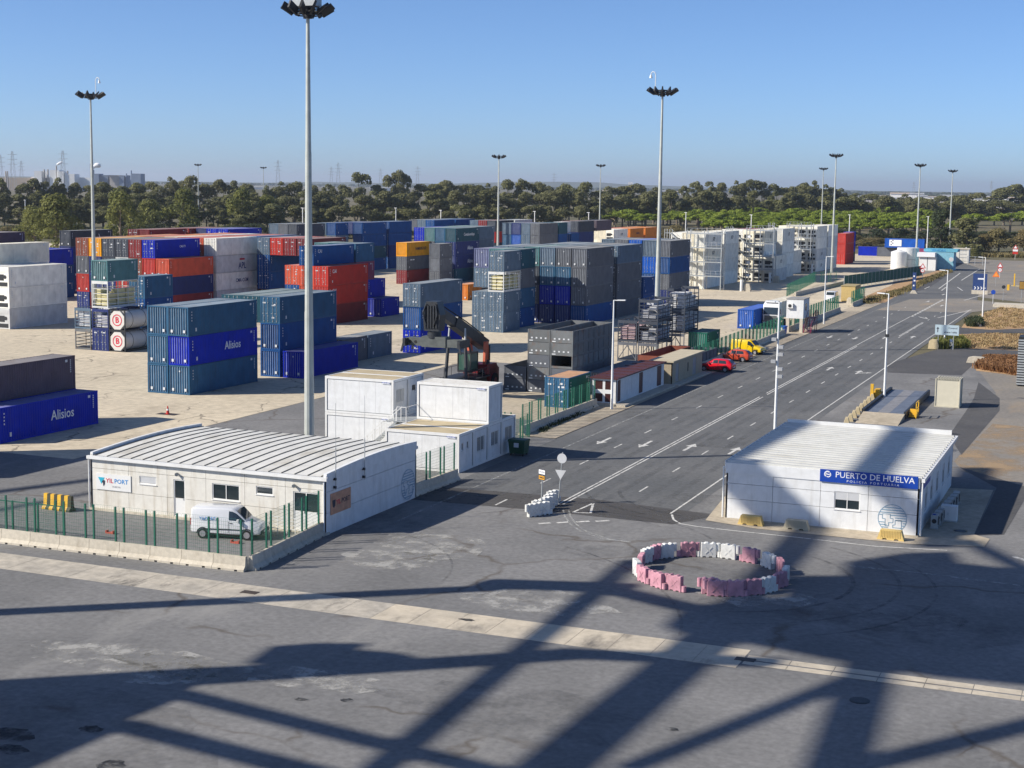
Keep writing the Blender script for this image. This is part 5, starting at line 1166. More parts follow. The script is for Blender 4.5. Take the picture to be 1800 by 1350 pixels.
for s in (-1, 1):
    MB().box((s*.95-.18, -.17, .6), (s*.95+.18, -.14, .8)).obj('headlight', lamp_m, t)
    MB().box((s*1.4-.1, .1, 2.0), (s*1.4+.1, .3, 2.7)).obj('mirror', M['dark'], t)
    for y in (1.0, 4.6):
        b = MB(); b.cyl((s*.85, y, .5), (s*1.2, y, .5), .5, .5, 20); o = b.obj('wheel', M['black'], t); MB().cyl((s*1.15, y, .5), (s*1.21, y, .5), .28, .28, 12).obj('rim', M['galv'], o)
MB().box((-.45, 2.1, .6), (.45, 6.0, .95)).obj('chassis', M['dark'], t); MB().box((-1.1, 2.11, 1.0), (1.1, 2.7, 3.2)).obj('rear_panel', M['white'], t)
b = MB(); b.box((-1.0, .3, 3.72), (1.0, 1.5, 3.95)); b.obj('roof_fairing', vw, t)
# ================================================================ masts, lamps, fences, barriers, signs
def mast(label, x, y, h, s=1.0, cctv=0, heads=12, box_=False, r0=.42):
    t = thing('floodlight_mast', label, 'mast', (x, y, 0), 0, 'tall floodlight masts')
    b = MB(); b.cyl((0, 0, 0), (0, 0, h*.35), r0, r0*.8, 12, flat=True); b.cyl((0, 0, h*.35), (0, 0, h*.7), r0*.76, r0*.58, 12, flat=True); b.cyl((0, 0, h*.7), (0, 0, h), r0*.54, r0*.33, 12, flat=True); b.obj('pole', M['pole'], t)
    MB().cyl((0, 0, 0), (0, 0, .06), r0*1.7, r0*1.7, 14).obj('base_plate', M['galv'], t)
    b = MB(); R = 1.15*s
    for k in range(16):
        a0, a1 = 2*pi*k/16, 2*pi*(k+1)/16
        for z in (h-.25, h+.25): b.beam((cos(a0)*R*.75, sin(a0)*R*.75, z), (cos(a1)*R*.75, sin(a1)*R*.75, z), .09)
    for k in range(8): a = 2*pi*k/8; b.beam((0, 0, h), (cos(a)*R, sin(a)*R, h), .09); b.beam((cos(a)*R*.75, sin(a)*R*.75, h-.25), (cos(a)*R*.75, sin(a)*R*.75, h+.25), .07)
    b.cyl((0, 0, h-.5), (0, 0, h+.35), .33, .33, 12); b.obj('head_ring', M['dark'], t)
    for k in range(heads):
        a = 2*pi*(k+.5)/heads; c, s_ = cos(a), sin(a); b = MB(); p = Vector((c*R*1.12, s_*R*1.12, h)); o = Vector((c, s_, 0)); tv = Vector((-s_, c, 0))
        q0 = p-o*.25*s+Vector((0, 0, -.12)); q1 = p+o*.55*s+Vector((0, 0, .38*s))
        b.beam(q0, q1, .62*s, .16, up=(c, s_, 1)); b.beam(p*1.0-o*.6, q0, .07); b.obj('floodlight', M['dark'], t)
    if box_: MB().box((-1.0, -.5, h+.35), (.85, .5, h+1.6)).obj('control_box', M['galv'], t)
    if cctv:
        b = MB(); b.smooth = True; x0 = cctv*.95
        b.tube([(x0, 0, h), (x0, 0, h+2.2), (x0+cctv*.12, 0, h+2.5), (x0+cctv*.35, 0, h+2.6), (x0+cctv*.58, 0, h+2.45), (x0+cctv*.62, 0, h+2.15)], .05); b.obj('camera_arm', M['polew'], t)
        MB().cyl((x0+cctv*.62, 0, h+2.2), (x0+cctv*.62, 0, h+1.8), .1, .2, 10).obj('dome_camera', M['polew'], t)
    return t
mast('nearest floodlight mast, rising out of the top of the view', -56.0, 98.06, 33.1, 1.0, 0, 12, True, .39)
mast('floodlight mast with hooked camera behind the cages of bales', -56.25, 187.13, 32.7, 1.05, -1, 12, False, .38)
for lb, x, y, h, cc in (('left floodlight mast behind the sea green container', 159, 169, 32.7, 1), ('floodlight mast rising behind the large grey blue block', 877, 276, 27.8, 0), ('floodlight mast above the cream and orange row', 1056, 291.5, 28.3, 0),
                 ('floodlight mast beside the white reefers and red stack', 1470, 274, 29.3, 0), ('thin floodlight mast just behind and left of the red-stack mast', 1447.7, 297, 28.8, 0), ('floodlight mast before the white banner container', 1618, 291, 28.3, 0),
                 ('rightmost floodlight mast, before the dark cypress-like tree', 1675, 301, 28, 0), ('small distant mast above the trees, left of nearest mast', 463, 295, 28.5, 0), ('distant mast over the trees between left mast and nearest mast', 348, 290, 28.5, 0)):
    q = at(x, y, h); mast(lb, q.x, q.y, h, 1.1 if h > 30 else .95, cc, 8, False, .35)
for i, (x, y0, y1) in enumerate(((1206, 374, 0), (1321, 378, 0), (1494, 378, 0), (696, 366, 0), (775, 370, 0), (940, 372, 0), (1035, 374, 0), (532, 366, 0), (44, 352, 0), (1632, 381, 0))):
    q = at(x, y0, 12.5)
    if q.y < 0 or q.length > 1200: q = at(x, 395, 3)
    t = thing('lamp_pole', 'short white lamp pole along the far edge of the yard, %s from left' % ('seventh', 'eighth', 'ninth', 'third', 'fourth', 'fifth', 'sixth', 'second', 'first', 'tenth')[i], 'lamp pole', (q.x, q.y, 0), 0, 'short poles along the far yard edge')
    MB().cyl((0, 0, 0), (0, 0, 12.5), .2, .13, 8).obj('pole', M['polew'], t); MB().box((-.6, -.15, 12.5), (.3, .15, 12.65)).obj('lamp_head', M['polew'], t)
def lamp(label, x, y, h, arm=(1, 0), cam_=0, extra=0):
    q = at(x, y); t = thing('street_lamp', label, 'street lamp', (q.x, q.y, 0), 0, 'white street lamps beside the road')
    MB().cyl((0, 0, 0), (0, 0, h), .13, .065, 10).obj('pole', M['polew'], t)
    MB().box((-.2, -.2, 0), (.2, .2, .04)).obj('base_plate', M['galv'], t)
    a = Vector((arm[0], arm[1], 0)); MB().beam((0, 0, h-.02), a*1.1+Vector((0, 0, h+.02)), .07).obj('arm', M['polew'], t)
    MB().beam(a*.35+Vector((0, 0, h)), a*1.15+Vector((0, 0, h+.03)), .26, .09).obj('lamp_head', M['polew'], t)
    for k in range(extra):
        z = h*.73-k*.62; s = -1 if k % 3 == 0 else 1
        b = MB(); b.beam((0, 0, z), (s*.3, -.1, z), .05); b.box((s*.3-.2, -.28, z-.13), (s*.3+.2, .08, z+.13)); b.obj('camera', mat('camera_grey', (.35, .36, .37)), t)
    if cam_: MB().box((-.15, -.12, h*.6), (.2, .12, h*.6+.3)).obj('camera', M['dark'], t)
    return t
lamp('white street lamp beside the maroon kiosk, arm to the right', 1075, 720, 10.4)
lamp('white street lamp carrying a row of cameras, behind the station', 1361.5, 772, 11.6, (-1, .1), extra=6)
lamp('white street lamp at the weighbridge with one dark camera', 1554, 706, 10.8, (-1, .2), cam_=1)
lamp('white street lamp behind the pale blue direction sign', 1660, 606, 10.2, (-1, .2))
lamp('white street lamp by the shrub on the upper verge', 1727, 557, 10.0, (-1, .2))
lamp('white street lamp on the pavement beyond the raised cabin', 1448, 570, 10.6, (1, 0))
# ------------------------------------------------ concrete barriers
def jersey_mesh(L, h=.82, w=.32):
    b = MB(); pr = [(-w, 0), (-w, .12), (-w*.45, .3), (-w*.28, h), (w*.28, h), (w*.45, .3), (w, .12), (w, 0)]
    xs = [0, .42, .62, L-.62, L-.42, L]; V = []
    for i, (a, c) in enumerate(zip(xs[:-1], xs[1:])):
        cut = i in (1, 3); z0 = .1 if cut else 0
        b.prism([(x, max(z, z0)) for x, z in pr], (a+(.012 if i == 0 else 0), 0, 0), (0, 1, 0), (0, 0, 1), (c-a-(.012 if i in (0, 4) else 0), 0, 0))
    return b
jm = jersey_mesh(2.12).mesh('concrete_barrier', M['conc'])
nb = [0]
def jrun(p, q, label, group, zs=0, cnt=None, m=None):
    p, q = Vector((p[0], p[1], 0)), Vector((q[0], q[1], 0)); L = (q-p).length; n = cnt or max(1, round(L/2.12)); d = (q-p)/n
    for i in range(n):
        o = put(bpy.data.objects.new('concrete_barrier', jm)); o.location = p+d*i; o.rotation_euler = (0, 0, math.atan2(d.y, d.x)); o.scale = (d.length/2.12, 1, 1)
        tag(o, label % (OR+['tenth', 'eleventh', 'twelfth', 'thirteenth', 'fourteenth', 'fifteenth', 'sixteenth']+['%dth' % k for k in range(17, 60)])[i], 'barrier', group)
jrun((-62.06, 69.43), (-43.75, 69.75), 'cream concrete barrier below the green posts, %s of the front row from left', 'front row of concrete barriers', cnt=9)
jrun((-43.6, 69.9), (-44.3, 79.0), 'shaded concrete barrier, %s from the front corner toward the office corner', 'side row of concrete barriers', cnt=4)
jrun((-44.4, 91.6), (-44.15, 98.4), 'concrete barrier, %s one after the office along the cabin yard', 'barriers by the cabin yard', cnt=3)
jrun((-47.3, 118.6), (-47.2, 137.6), 'low concrete barrier, %s one leading to the maroon kiosk', 'roadside barriers before the kiosk', cnt=9)
jrun((-46.2, 169.5), (-46.6, 219), 'roadside concrete barrier, %s one beyond the beige hut', 'roadside barriers behind the parked cars', cnt=23)
jrun((-47.0, 224), (-47.1, 266), 'roadside concrete barrier, %s one beyond the raised cabin', 'roadside barriers beyond the raised cabin', cnt=20)
jrun((-47.0, 277.6), (-47.1, 289), 'far concrete barrier, %s one past the yard entrance', 'barriers past the yard entrance', cnt=5)
tag(MB().beam((-62, 300, .4), (-57, 425, .4), .35, .8).obj('low_wall', M['conc']), 'long low concrete wall under the far green fence', 'wall')
# striped barrier and weighbridge kerbs
q = at(104, 896); t = thing('striped_barrier', 'concrete barrier striped yellow and dark on the office forecourt', 'barrier', (q.x-1.1, q.y, 0), -.05)
dk = mat('stripe_dark', (.05, .05, .03), .7, .2, 3)
for i in range(8):
    pr = [(-.32, 0), (-.32, .12), (-.15, .3), (-.1, 1.0), (.1, 1.0), (.15, .3), (.32, .12), (.32, 0)]
    MB().prism(pr, (i*.28, 0, 0), (0, 1, 0), (0, 0, 1), (.28, 0, 0)).obj('stripe', M['yellow'] if i % 2 == 0 else dk, t)
# ------------------------------------------------ mesh fences
def fence(label, runs, z0=.8, h=2.0, step=2.1, pair=True, m='green', cols=14, post=.045, group=None, wires=.2, diag=False):
    t = thing('mesh_fence', label, 'fence', (runs[0][0][0], runs[0][0][1], 0), 0, group); o0 = Vector((runs[0][0][0], runs[0][0][1], 0))
    for p, q in runs:
        p, q = Vector((p[0], p[1], 0))-o0, Vector((q[0], q[1], 0))-o0; L = (q-p).length; n = max(1, round(L/step)); d = (q-p)/n; u = d.normalized()
        for i in range(n+1):
            for s in ((-.28, .28) if pair else (0,)):
                c = p+d*i+u*s
                if (c-p).dot(u) < -.01 or (c-p).dot(u) > L+.01: continue
                MB().box((c.x-post, c.y-post, z0-.1), (c.x+post, c.y+post, z0+h)).obj('post', M[m], t)
        for i in range(n):
            b = MB(); a = p+d*i+u*.03; e = p+d*(i+1)-u*.03
            if not pair:
                for zz in (.08, h-.05): b.beam(a+Vector((0, 0, z0+zz)), e+Vector((0, 0, z0+zz)), .05, .05)
            for k in range(int(h/wires)+1): b.beam(a+Vector((0, 0, z0+.03+k*wires)), e+Vector((0, 0, z0+.03+k*wires)), .008, .008)
            kk = int(d.length/.12)
            for k in range(kk+1): c = a+(e-a)*k/kk; b.beam(c+Vector((0, 0, z0+.02)), c+Vector((0, 0, z0+h-.02)), .006, .006)
            b.obj('wire_panel', M[m], t, fix=False)
    return t
fence('green mesh fence standing on the front row of cream barriers', [((-70.2, 69.35), (-43.8, 69.75)), ((-43.7, 70), (-44.25, 78.8))])
fence('low green rail fence with mesh behind the left end of barriers', [((-70, 71.2), (-57.2, 71.4))], z0=.15, h=1.9, step=1.9, pair=False, m='green', wires=.12)
fence('green posts and mesh beside the front white cabin', [((-44.4, 91.8), (-44.15, 98.2))], z0=.75)
fence('green mesh fence on barriers from the bin to the kiosk', [((-47.3, 118.6), (-47.2, 137.4))], z0=.75, h=1.9)
fence('low green mesh fence behind the green waste bin', [((-46.3, 112.2), (-46.4, 118.4)), ((-50.5, 118.4), (-46.4, 118.4))], z0=.05, h=1.9)
fence('green and rust mesh fence behind the parked cars', [((-46.4, 169.5), (-46.8, 219))], z0=.75, h=2.1, step=2.15)
fence('green mesh fence along the roadside beyond the raised cabin', [((-47.2, 225), (-47.3, 266))], z0=.75, h=2.1, step=2.1)
fence('short green mesh fence past the yard entrance', [((-47.2, 277.6), (-47.3, 293))], z0=.75, h=2.1, step=2.2)
fence('dense green fence enclosing the ochre kiosk yard', [((-62, 292), (-66, 340)), ((-66, 340), (-62, 345))], z0=.5, h=2.3, step=2.2)
def solidfence(label, p, q, h=2.8):
    p, q = Vector((*p, 0)), Vector((*q, 0)); t = thing('panel_fence', label, 'fence', p, 0); n = max(1, round((q-p).length/2.6)); d = (q-p)/n
    for i in range(n+1): c = d*i; MB().box((c.x-.06, c.y-.06, 0), (c.x+.06, c.y+.06, h)).obj('post', M['galv'], t)
    for i in range(n):
        MB().beam(d*i+Vector((0, 0, h/2+.2)), d*(i+1)+Vector((0, 0, h/2+.2)), .03, h-.4).obj('screen', mat('green_screen', (.012, .10, .065), .7, .2, 2), t)
solidfence('long dark green screened fence before the far verge', at(1505, 520).xy+Vector((-6, 20)), at(1622, 487).xy)
solidfence('short dark green screened fence behind the blue shelter', at(1655, 470).xy, at(1690, 455).xy)
# ------------------------------------------------ white water-filled and pink barriers
pk = mat('faded_pink_plastic', (.48, .24, .29), .6, .2, 3, rnd=.15, dirt=(.2, .13, .14), dirt_amt=.7, dscale=(3, 3, 2)); pw = mat('white_plastic', (.66, .66, .63), .55, .12, 3, rnd=.08, dirt=(.3, .28, .24), dirt_amt=.6, dscale=(3, 3, 2))
def plastic(label, pos, rz, m, group, h=.88, L=.98):
    t = thing('plastic_barrier', label, 'plastic barrier', pos, rz, group)
    b = MB(); w = .2
    top = [(-.42, h-.06), (-.3, h), (-.22, h), (-.16, h-.07), (-.02, h-.07), (.04, h), (.2, h), (.26, h-.06), (.42, h-.03)]
    poly = [(-.44, .0), (-.24, .0), (-.2, .06), (-.06, .06), (-.02, 0), (.12, 0), (.16, .06), (.3, .06), (.34, 0), (.44, 0), (.44, .3), (.42, h-.03)]+top[::-1][1:]+[(-.44, .3)]
    b.prism(poly, (0, .15, 0), (1, 0, 0), (0, 0, 1), (0, -.3, 0)); bo = b.obj('body', m, t)
    md = bo.modifiers.new('b', 'BEVEL'); md.width = .035; md.segments = 3; md.limit_method = 'ANGLE'
    for s in (1, -1):
        b = MB(); 
        for a in (pi/4, 3*pi/4, 5*pi/4, 7*pi/4): b.beam((cos(a)*.07, -s*.155, h*.48+sin(a)*.07), (cos(a)*.27, -s*.152, h*.48+sin(a)*.27), .05, .03, up=(0, 1, 0))
        b.cyl((0, -s*.14, h*.48), (0, -s*.165, h*.48), .08, .07, 8); b.obj('cross_rib', m, t)
    b = MB(); b.cyl((.55, 0, .04), (.55, 0, .36), .12, .12, 12); b.box((.4, -.1, .04), (.56, .1, .34)); b.obj('lower_lug', m, t)
    b = MB(); b.cyl((-.55, 0, .38), (-.55, 0, h-.05), .12, .12, 12); b.box((-.56, -.1, .4), (-.4, .1, h-.1)); b.obj('upper_lug', m, t)
    return t
ring = [(385, 290, 'w'), (640, 280, 'p'), (870, 290, 'w'), (1080, 318, 'w'), (1270, 366, 'p'), (1430, 420, 'w'), (1568, 470, 'p'), (1680, 560, 'w'), (1668, 625, 'p'), (1572, 692, 'w'), (1400, 722, 'p'), (1190, 745, 'p'), (950, 735, 'p'),
        (886, 668, 'p'), (510, 655, 'p'), (285, 628, 'p'), (135, 565, 'p'), (100, 490, 'w'), (212, 428, 'p'), (180, 352, 'w'), (255, 300, 'p')]
RC = (-20.5, 79.75)
nm_ = {'w': 'white', 'p': 'faded pink'}
pos_words = ['at the back left, beside a dark pink one', 'at the back, left of centre', 'at the back centre', 'at the back, right of centre', 'back right, under the shadow edge', 'right side, beyond the third back block', 'right side, before the far bend', 'at the far right bend', 'rightmost, on the shadowed bend',
             'front right, only white block there', 'front right, beside the white block', 'at the front, tilted in line', 'front, just right of the opening', 'turned inward at the right of the opening', 'left end of the opening', 'second left of the opening', 'third left of the opening', 'leftmost, half hidden', 'inner left, throwing a shadow', 'inner left, brightly lit', 'behind the lit left block']
for i, (x, y, c) in enumerate(ring):
    q = at(1100+x/6, 930+y/6); a = math.atan2(q.y-RC[1], q.x-RC[0]); r_ = (q.xy-Vector(RC)).length
    if r_ > 3.2: q = Vector((RC[0]+cos(a)*(r_*.35+4.05*.65), RC[1]+sin(a)*(r_*.35+4.05*.65), 0))
    plastic('%s plastic barrier of the ring, %s' % (nm_[c], pos_words[i]), q, a+pi/2+random.uniform(-.12, .12), pk if c == 'p' else pw, 'ring of plastic barriers on the asphalt')
for i, (x, y, rz) in enumerate(((938, 908, 1.0), (948, 901, 1.1), (955, 905, .9), (962, 896, 1.15), (968, 890, 1.2), (973, 884, 1.2))):
    q = at(x, y); plastic('white plastic barrier at the two signs, %s from the front' % OR[i], q, rz, pw, 'white plastic barriers at the signs')
def rail_block(label, x, y, m=None):
    q = at(x, y); t = thing('cream_barrier', label, 'barrier', (q.x, q.y, 0), -.02, 'cream plastic barriers along the station front')
    b = MB(); b.prism([(-.82, 0), (-.62, .62), (.62, .62), (.82, 0), (.5, 0), (.46, .12), (.24, .12), (.2, 0), (-.2, 0), (-.24, .12), (-.46, .12), (-.5, 0)], (0, .24, 0), (1, 0, 0), (0, 0, 1), (0, -.48, 0)); b.obj('body', m, t)
    b = MB()
    for i in range(13): b.box((-.6+i*.095, -.262, .18), (-.56+i*.095, -.238, .6))
    b.obj('rib', m, t)
yl = mat('cream_yellow_plastic', (.62, .45, .16), .55, .08, 3)
rail_block('cream yellow slotted barrier nearest the station left corner', 1320, 923, yl)
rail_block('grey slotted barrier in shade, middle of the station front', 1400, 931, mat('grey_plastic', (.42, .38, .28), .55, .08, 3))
rail_block('cream yellow slotted barrier below the round emblem', 1566, 949, yl)
for i in range(8):
    x, y = 1488+i*6.4, 746-i*6.2; q = at(x, y)
    t = thing('kerb_block', 'cream wedge block of the weighbridge edge, %s from the front' % OR[i], 'kerb block', (q.x, q.y, 0), .15, 'wedge blocks along the weighbridge')
    b = MB(); b.prism([(-.28, 0), (-.1, .62), (.12, .62), (.3, 0)], (0, .55, 0), (1, 0, 0), (0, 0, 1), (0, -1.1, 0)); b.obj('block', mat('cream_yellow', (.55, .45, .27), .7, .1, 3), t)
# weighbridge
t = thing('weighbridge', 'grey weighbridge deck with pale ramp and yellow steps', 'weighbridge', (-21.0, 143.2, 0))
wb = mat('weighbridge_deck', (.13, .15, .19), .55, .2, 1.2)
MB().box((-1.7, 0, .15), (1.9, 17.5, .5)).obj('deck', wb, t)
b = MB(); b.box((-1.95, 0, .1), (-1.7, 17.5, .75)); b.box((1.9, 0, .1), (2.1, 17.5, .7)); b.obj('side_beam', M['dark'], t)
MB().prism([(0, .0), (4.4, .0), (4.4, .5), (.2, .03)], (-1.8, -4.4, 0), (0, 1, 0), (0, 0, 1), (3.8, 0, 0)).obj('ramp', G['pave'], t)
MB().box((-.5, .1, .502), (.6, 17.4, .506)).obj('wheel_path', mat('worn_deck', (.22, .22, .23), .7, .2, 2), t)
b = MB()
for i in range(4): b.box((2.2, 1.0+i*.3, .1+i*.0), (2.9, 1.25+i*.3, .2+i*.18))
for y in (.8, 2.4): b.box((2.85, y, 0), (2.93, y+.08, 1.5))
b.box((2.85, .8, 1.45), (2.93, 2.48, 1.53)); b.box((2.85, .8, .9), (2.93, 2.48, .96)); b.obj('steps', M['yellow'], t)
b = MB(); b.box((-3.0, 12.5, 0), (-2.1, 14.0, .7)); b.box((-3.1, 12.0, 0), (-2.8, 12.3, 1.6)); b.box((-2.8, 12.6, .7), (-2.3, 13.8, 1.0)); b.obj('stand', M['yellow'], t)
# ------------------------------------------------ road signs
def sign(label, x, y, h, shapes, rz=0, group=None, pole='galv', lean=0, name='road_sign', base=None):
    q = at(x, y); t = thing(name, label, 'sign', (q.x, q.y, 0), rz, group)
    b = MB(); b.cyl((0, .04, 0), (lean, .04, h), .04, .04, 8); b.obj('post', M[pole], t)
    for kind, z, s, m, m2, tx in shapes:
        lx = lean*z/h; b = MB()
        if kind == 'disc': b.cyl((lx, 0, z), (lx, -.025, z), s, s, 24)
        elif kind == 'tri': b.prism([(-s, -s*.8), (s, -s*.8), (0, s*.9)], (lx, 0, z), (1, 0, 0), (0, 0, 1), (0, -.025, 0))
        elif kind == 'triv': b.prism([(-s, s*.8), (s, s*.8), (0, -s*.9)], (lx, 0, z), (1, 0, 0), (0, 0, 1), (0, -.025, 0))
        else: b.box((lx-s, -.025, z-kind[1]), (lx+s, 0, z+kind[1]))
        o = b.obj('sign_plate', m, t)
        if m2:
            b = MB()
            if kind == 'disc': b.cyl((lx, -.026, z), (lx, -.032, z), s*.74, s*.74, 24)
            elif kind == 'tri': b.prism([(-s*.62, -s*.58), (s*.62, -s*.58), (0, s*.5)], (lx, -.026, z), (1, 0, 0), (0, 0, 1), (0, -.006, 0))
            elif kind == 'triv': b.prism([(-s*.62, s*.58), (s*.62, s*.58), (0, -s*.5)], (lx, -.026, z), (1, 0, 0), (0, 0, 1), (0, -.006, 0))
            else: b.box((lx-s*.93, -.031, z-kind[1]*.85), (lx+s*.93, -.026, z+kind[1]*.85))
            b.obj('sign_face', m2, o)
        if tx: text(tx[0], tx[1], tx[2], o, (lx, -.04, z+(tx[3] if len(tx) > 3 else 0)), sx=tx[4] if len(tx) > 4 else 1)
    return t
gb = mat('sign_back', (.52, .53, .54), .45, .06, 2)
t = sign('leaning round sign and triangle seen from the back, by white barriers', 981, 886, 3.5, [('disc', 3.1, .33, gb, None, None), ('triv', 2.0, .38, gb, None, None)], lean=.25, rz=0)
t = sign('post with white board over small orange board by the barriers', 950, 903, 2.9, [(('r', .16), 2.75, .33, M['dark'], M['txt_white'], ('SALIDA', .17, M['txt_grey'])), (('r', .14), 2.38, .3, M['dark'], mat('sign_orange', (.6, .3, .03)), ('OBRAS', .15, M['txt_dark']))], rz=-.5, lean=.12)
q = at(1663, 614); t = thing('direction_sign', 'pale blue direction board on two posts with an up arrow', 'sign', (q.x, q.y, 0), -.05)
b = MB(); b.cyl((-1.1, .05, 0), (-1.1, .05, 3.2), .05); b.cyl((.9, .05, 0), (.9, .05, 3.2), .05); b.obj('post', M['galv'], t)
o = MB().box((-1.55, -.03, 1.9), (1.55, 0, 3.25)).obj('sign_plate', mat('sign_pale_blue', (.40, .50, .55), .5, .03), t)
text('Control', .36, M['txt_dark'], o, (.75, -.04, 2.85)); text('aduanas / salida', .34, M['txt_dark'], o, (.45, -.04, 2.3), sx=.8); b = MB(); b.box((-1.25, -.045, 2.25), (-1.15, -.031, 2.75)); b.prism([(-.18, 0), (.18, 0), (0, .25)], (-1.2, -.031, 2.7), (1, 0, 0), (0, 0, 1), (0, -.014, 0)); b.obj('arrow', M['txt_dark'], o)
rw = M['red']; ww = M['txt_white']
sign('white post with red triangle and speed disc on the far verge', 1621, 490, 3.6, [('tri', 3.1, .75, rw, ww, None), ('disc', 1.95, .5, rw, ww, ('50', .4, M['txt_dark']))], pole='polew')
sign('grey backed round sign beside the blue shelter', 1671, 476, 3.4, [('disc', 3.0, .6, gb, None, None)])
sign('post with warning triangle above a speed disc, right gravel', 1757, 489, 3.6, [('tri', 3.2, .75, rw, ww, None), ('disc', 2.0, .55, rw, ww, ('40', .45, M['txt_dark']))], pole='polew')
sign('orange warning board on a thin post, right gravel', 1750, 503, 3.0, [('tri', 2.7, .8, mat('sign_orange2', (.75, .16, .02)), mat('sign_orange3', (.8, .3, .05)), None)])
sign('small blue disc with white arrow near the far kerb', 1745, 534, 2.5, [('disc', 2.2, .42, M['blue'], None, None)], pole='polew')
sign('dark round sign by the yellow barrier gate', 1763, 529, 3.2, [('disc', 2.7, .35, M['dark'], None, None)])
sign('tall sign post with brown board at the right edge', 1795, 532, 3.9, [(('r', .8), 3.3, .5, M['dark'], mat('sign_brown', (.3, .17, .03)), None)])
sign('red and white crossing boards beyond the rail gate', 1784, 456, 4.5, [('tri', 3.9, .8, rw, ww, None), (('r', .35), 2.8, .8, rw, ww, None), (('r', .35), 2.0, .8, rw, None, None)], pole='polew')
sign('white crossing sign left of the barred gate', 1697, 462, 4.6, [('tri', 4.0, .8, gb, None, None), (('r', .55), 2.8, .8, gb, None, None)])
for x, y, lb in ((1606, 516, 'narrow dark blue totem on a concrete foot at the crossing'),):
    q = at(x, y); t = thing('totem', lb, 'totem', (q.x, q.y, 0)); MB().box((-.35, -.1, .7), (.35, .1, 4.3)).obj('board', mat('totem_blue', (.02, .05, .17)), t); MB().prism([(-.8, 0), (-.3, .7), (.3, .7), (.8, 0)], (0, .4, 0), (1, 0, 0), (0, 0, 1), (0, -.8, 0)).obj('foot', M['conc'], t)
    b = MB(); b.box((-.2, -.12, 3.4), (.1, -.101, 3.7)); b.box((-.1, -.12, 2.5), (.25, -.101, 2.8)); b.box((-.2, -.12, 1.5), (.1, -.101, 1.8)); b.obj('marking', M['txt_white'], t)
q = at(1722, 517); t = thing('information_board', 'dark blue board on a cream block with white arrows', 'board', (q.x, q.y, 0))
MB().box((-1.6, -.4, 0), (1.6, .4, .8)).obj('base', M['conc'], t); bd = MB().box((-1.45, -.08, .8), (1.35, .08, 4.2)).obj('panel', mat('totem_blue', ()), t); MB().box((-.5, -.1, 3.0), (.9, -.081, 3.3)).obj('marking', M['txt_white'], bd)
for i in range(4): MB().prism([(0, 0), (.2, 0), (.45, .3), (.2, .6), (0, .6), (.25, .3)], (-1.2+i*.62, -.081, .95), (1, 0, 0), (0, 0, 1), (0, -.02, 0)).obj('chevron', M['txt_white'], bd)
# ------------------------------------------------ bins, cone, red blocks, raised cabin, far things
def bin_(label, x, y, m, s=1):
    q = at(x, y); t = thing('waste_bin', label, 'bin', (q.x, q.y, 0), 0)
    b = MB(); V = [(-.6*s, -.5*s, .2), (.6*s, -.5*s, .2), (.6*s, .5*s, .2), (-.6*s, .5*s, .2), (-.68*s, -.58*s, 1.15*s), (.68*s, -.58*s, 1.15*s), (.68*s, .58*s, 1.15*s), (-.68*s, .58*s, 1.15*s)]
    b.add(V, [(0,3,2,1),(4,5,6,7),(0,1,5,4),(1,2,6,5),(2,3,7,6),(3,0,4,7)]); b.obj('body', m, t)
    b = MB(); b.prism([(-.62, 0), (-.5, .14), (.5, .14), (.62, 0)], (-.72*s, 0, 1.15*s), (0, s, 0), (0, 0, 1), (1.44*s, 0, 0)); b.obj('lid', m, t)
    b = MB()
    for x_ in (-.5, .5):
        for y_ in (-.4, .4): b.cyl((x_*s-.04, y_*s, .1), (x_*s+.04, y_*s, .1), .1, .1, 10)
    b.obj('wheel', M['black'], t)
    MB().box((-.2*s, -.6*s, .7), (.2*s, -.57*s, 1.05)).obj('sticker', STK, t)
bin_('large dark green waste bin at the corner of the cabins', 912, 800, mat('bin_green', (.01, .06, .03), .5, .1, 3), 1.0)
bin_('blue waste bin beside the raised white cabin', 1374, 588, mat('bin_blue', (.02, .10, .42), .5, .1, 3), 1.0)
q = at(295, 728); t = thing('traffic_cone', 'small red and white cone on the yard concrete', 'cone', (q.x, q.y, 0)); MB().cyl((0, 0, .03), (0, 0, .75), .16, .04, 12).obj('cone_body', M['red'], t); MB().cyl((0, 0, .35), (0, 0, .5), .115, .085, 12).obj('band', M['txt_white'], t); MB().box((-.22, -.22, 0), (.22, .22, .04)).obj('foot', M['red'], t)
tag(MB().box((-.9, -.5, .005), (1.1, .5, .02)).obj('drain_grate', mat('drain_dark', (.05, .04, .035)), None, (q.x-.1, q.y, 0)), 'dark rectangular drain cover beneath the cone', 'drain')
for i, (x, y, lb) in enumerate(((194, 938, 'small red cast block on the forecourt asphalt'), (414, 955, 'small red block beside the front wheel of the van'))):
    q = at(x, y); t = thing('wheel_block', lb, 'block', (q.x, q.y, 0)); b = MB(); b.box((-.28, -.12, 0), (.28, .12, .1)); b.box((-.28, -.12, .1), (-.2, .12, .2)); b.box((.2, -.12, .1), (.28, .12, .2)); b.obj('body', mat('block_red', (.42, .09, .06)), t)
for x, y, lb in ((439, 1042, 'dark iron drain grate set in the left part of the kerb strip'), (1310, 1160, 'dark iron drain grate where the kerb strip narrows')):
    q = at(x, y); tag(MB().box((-.45, -.25, 0), (.45, .25, .04 if y < 1100 else .035)).obj('drain_grate', mat('drain_iron', (.06, .045, .035)), None, (q.x, q.y, 0)), lb, 'drain')
q = at(1381, 584); t = thing('raised_cabin', 'grey white control cabin raised on pillars with maroon stairs', 'cabin', (q.x, q.y, 0), 0)
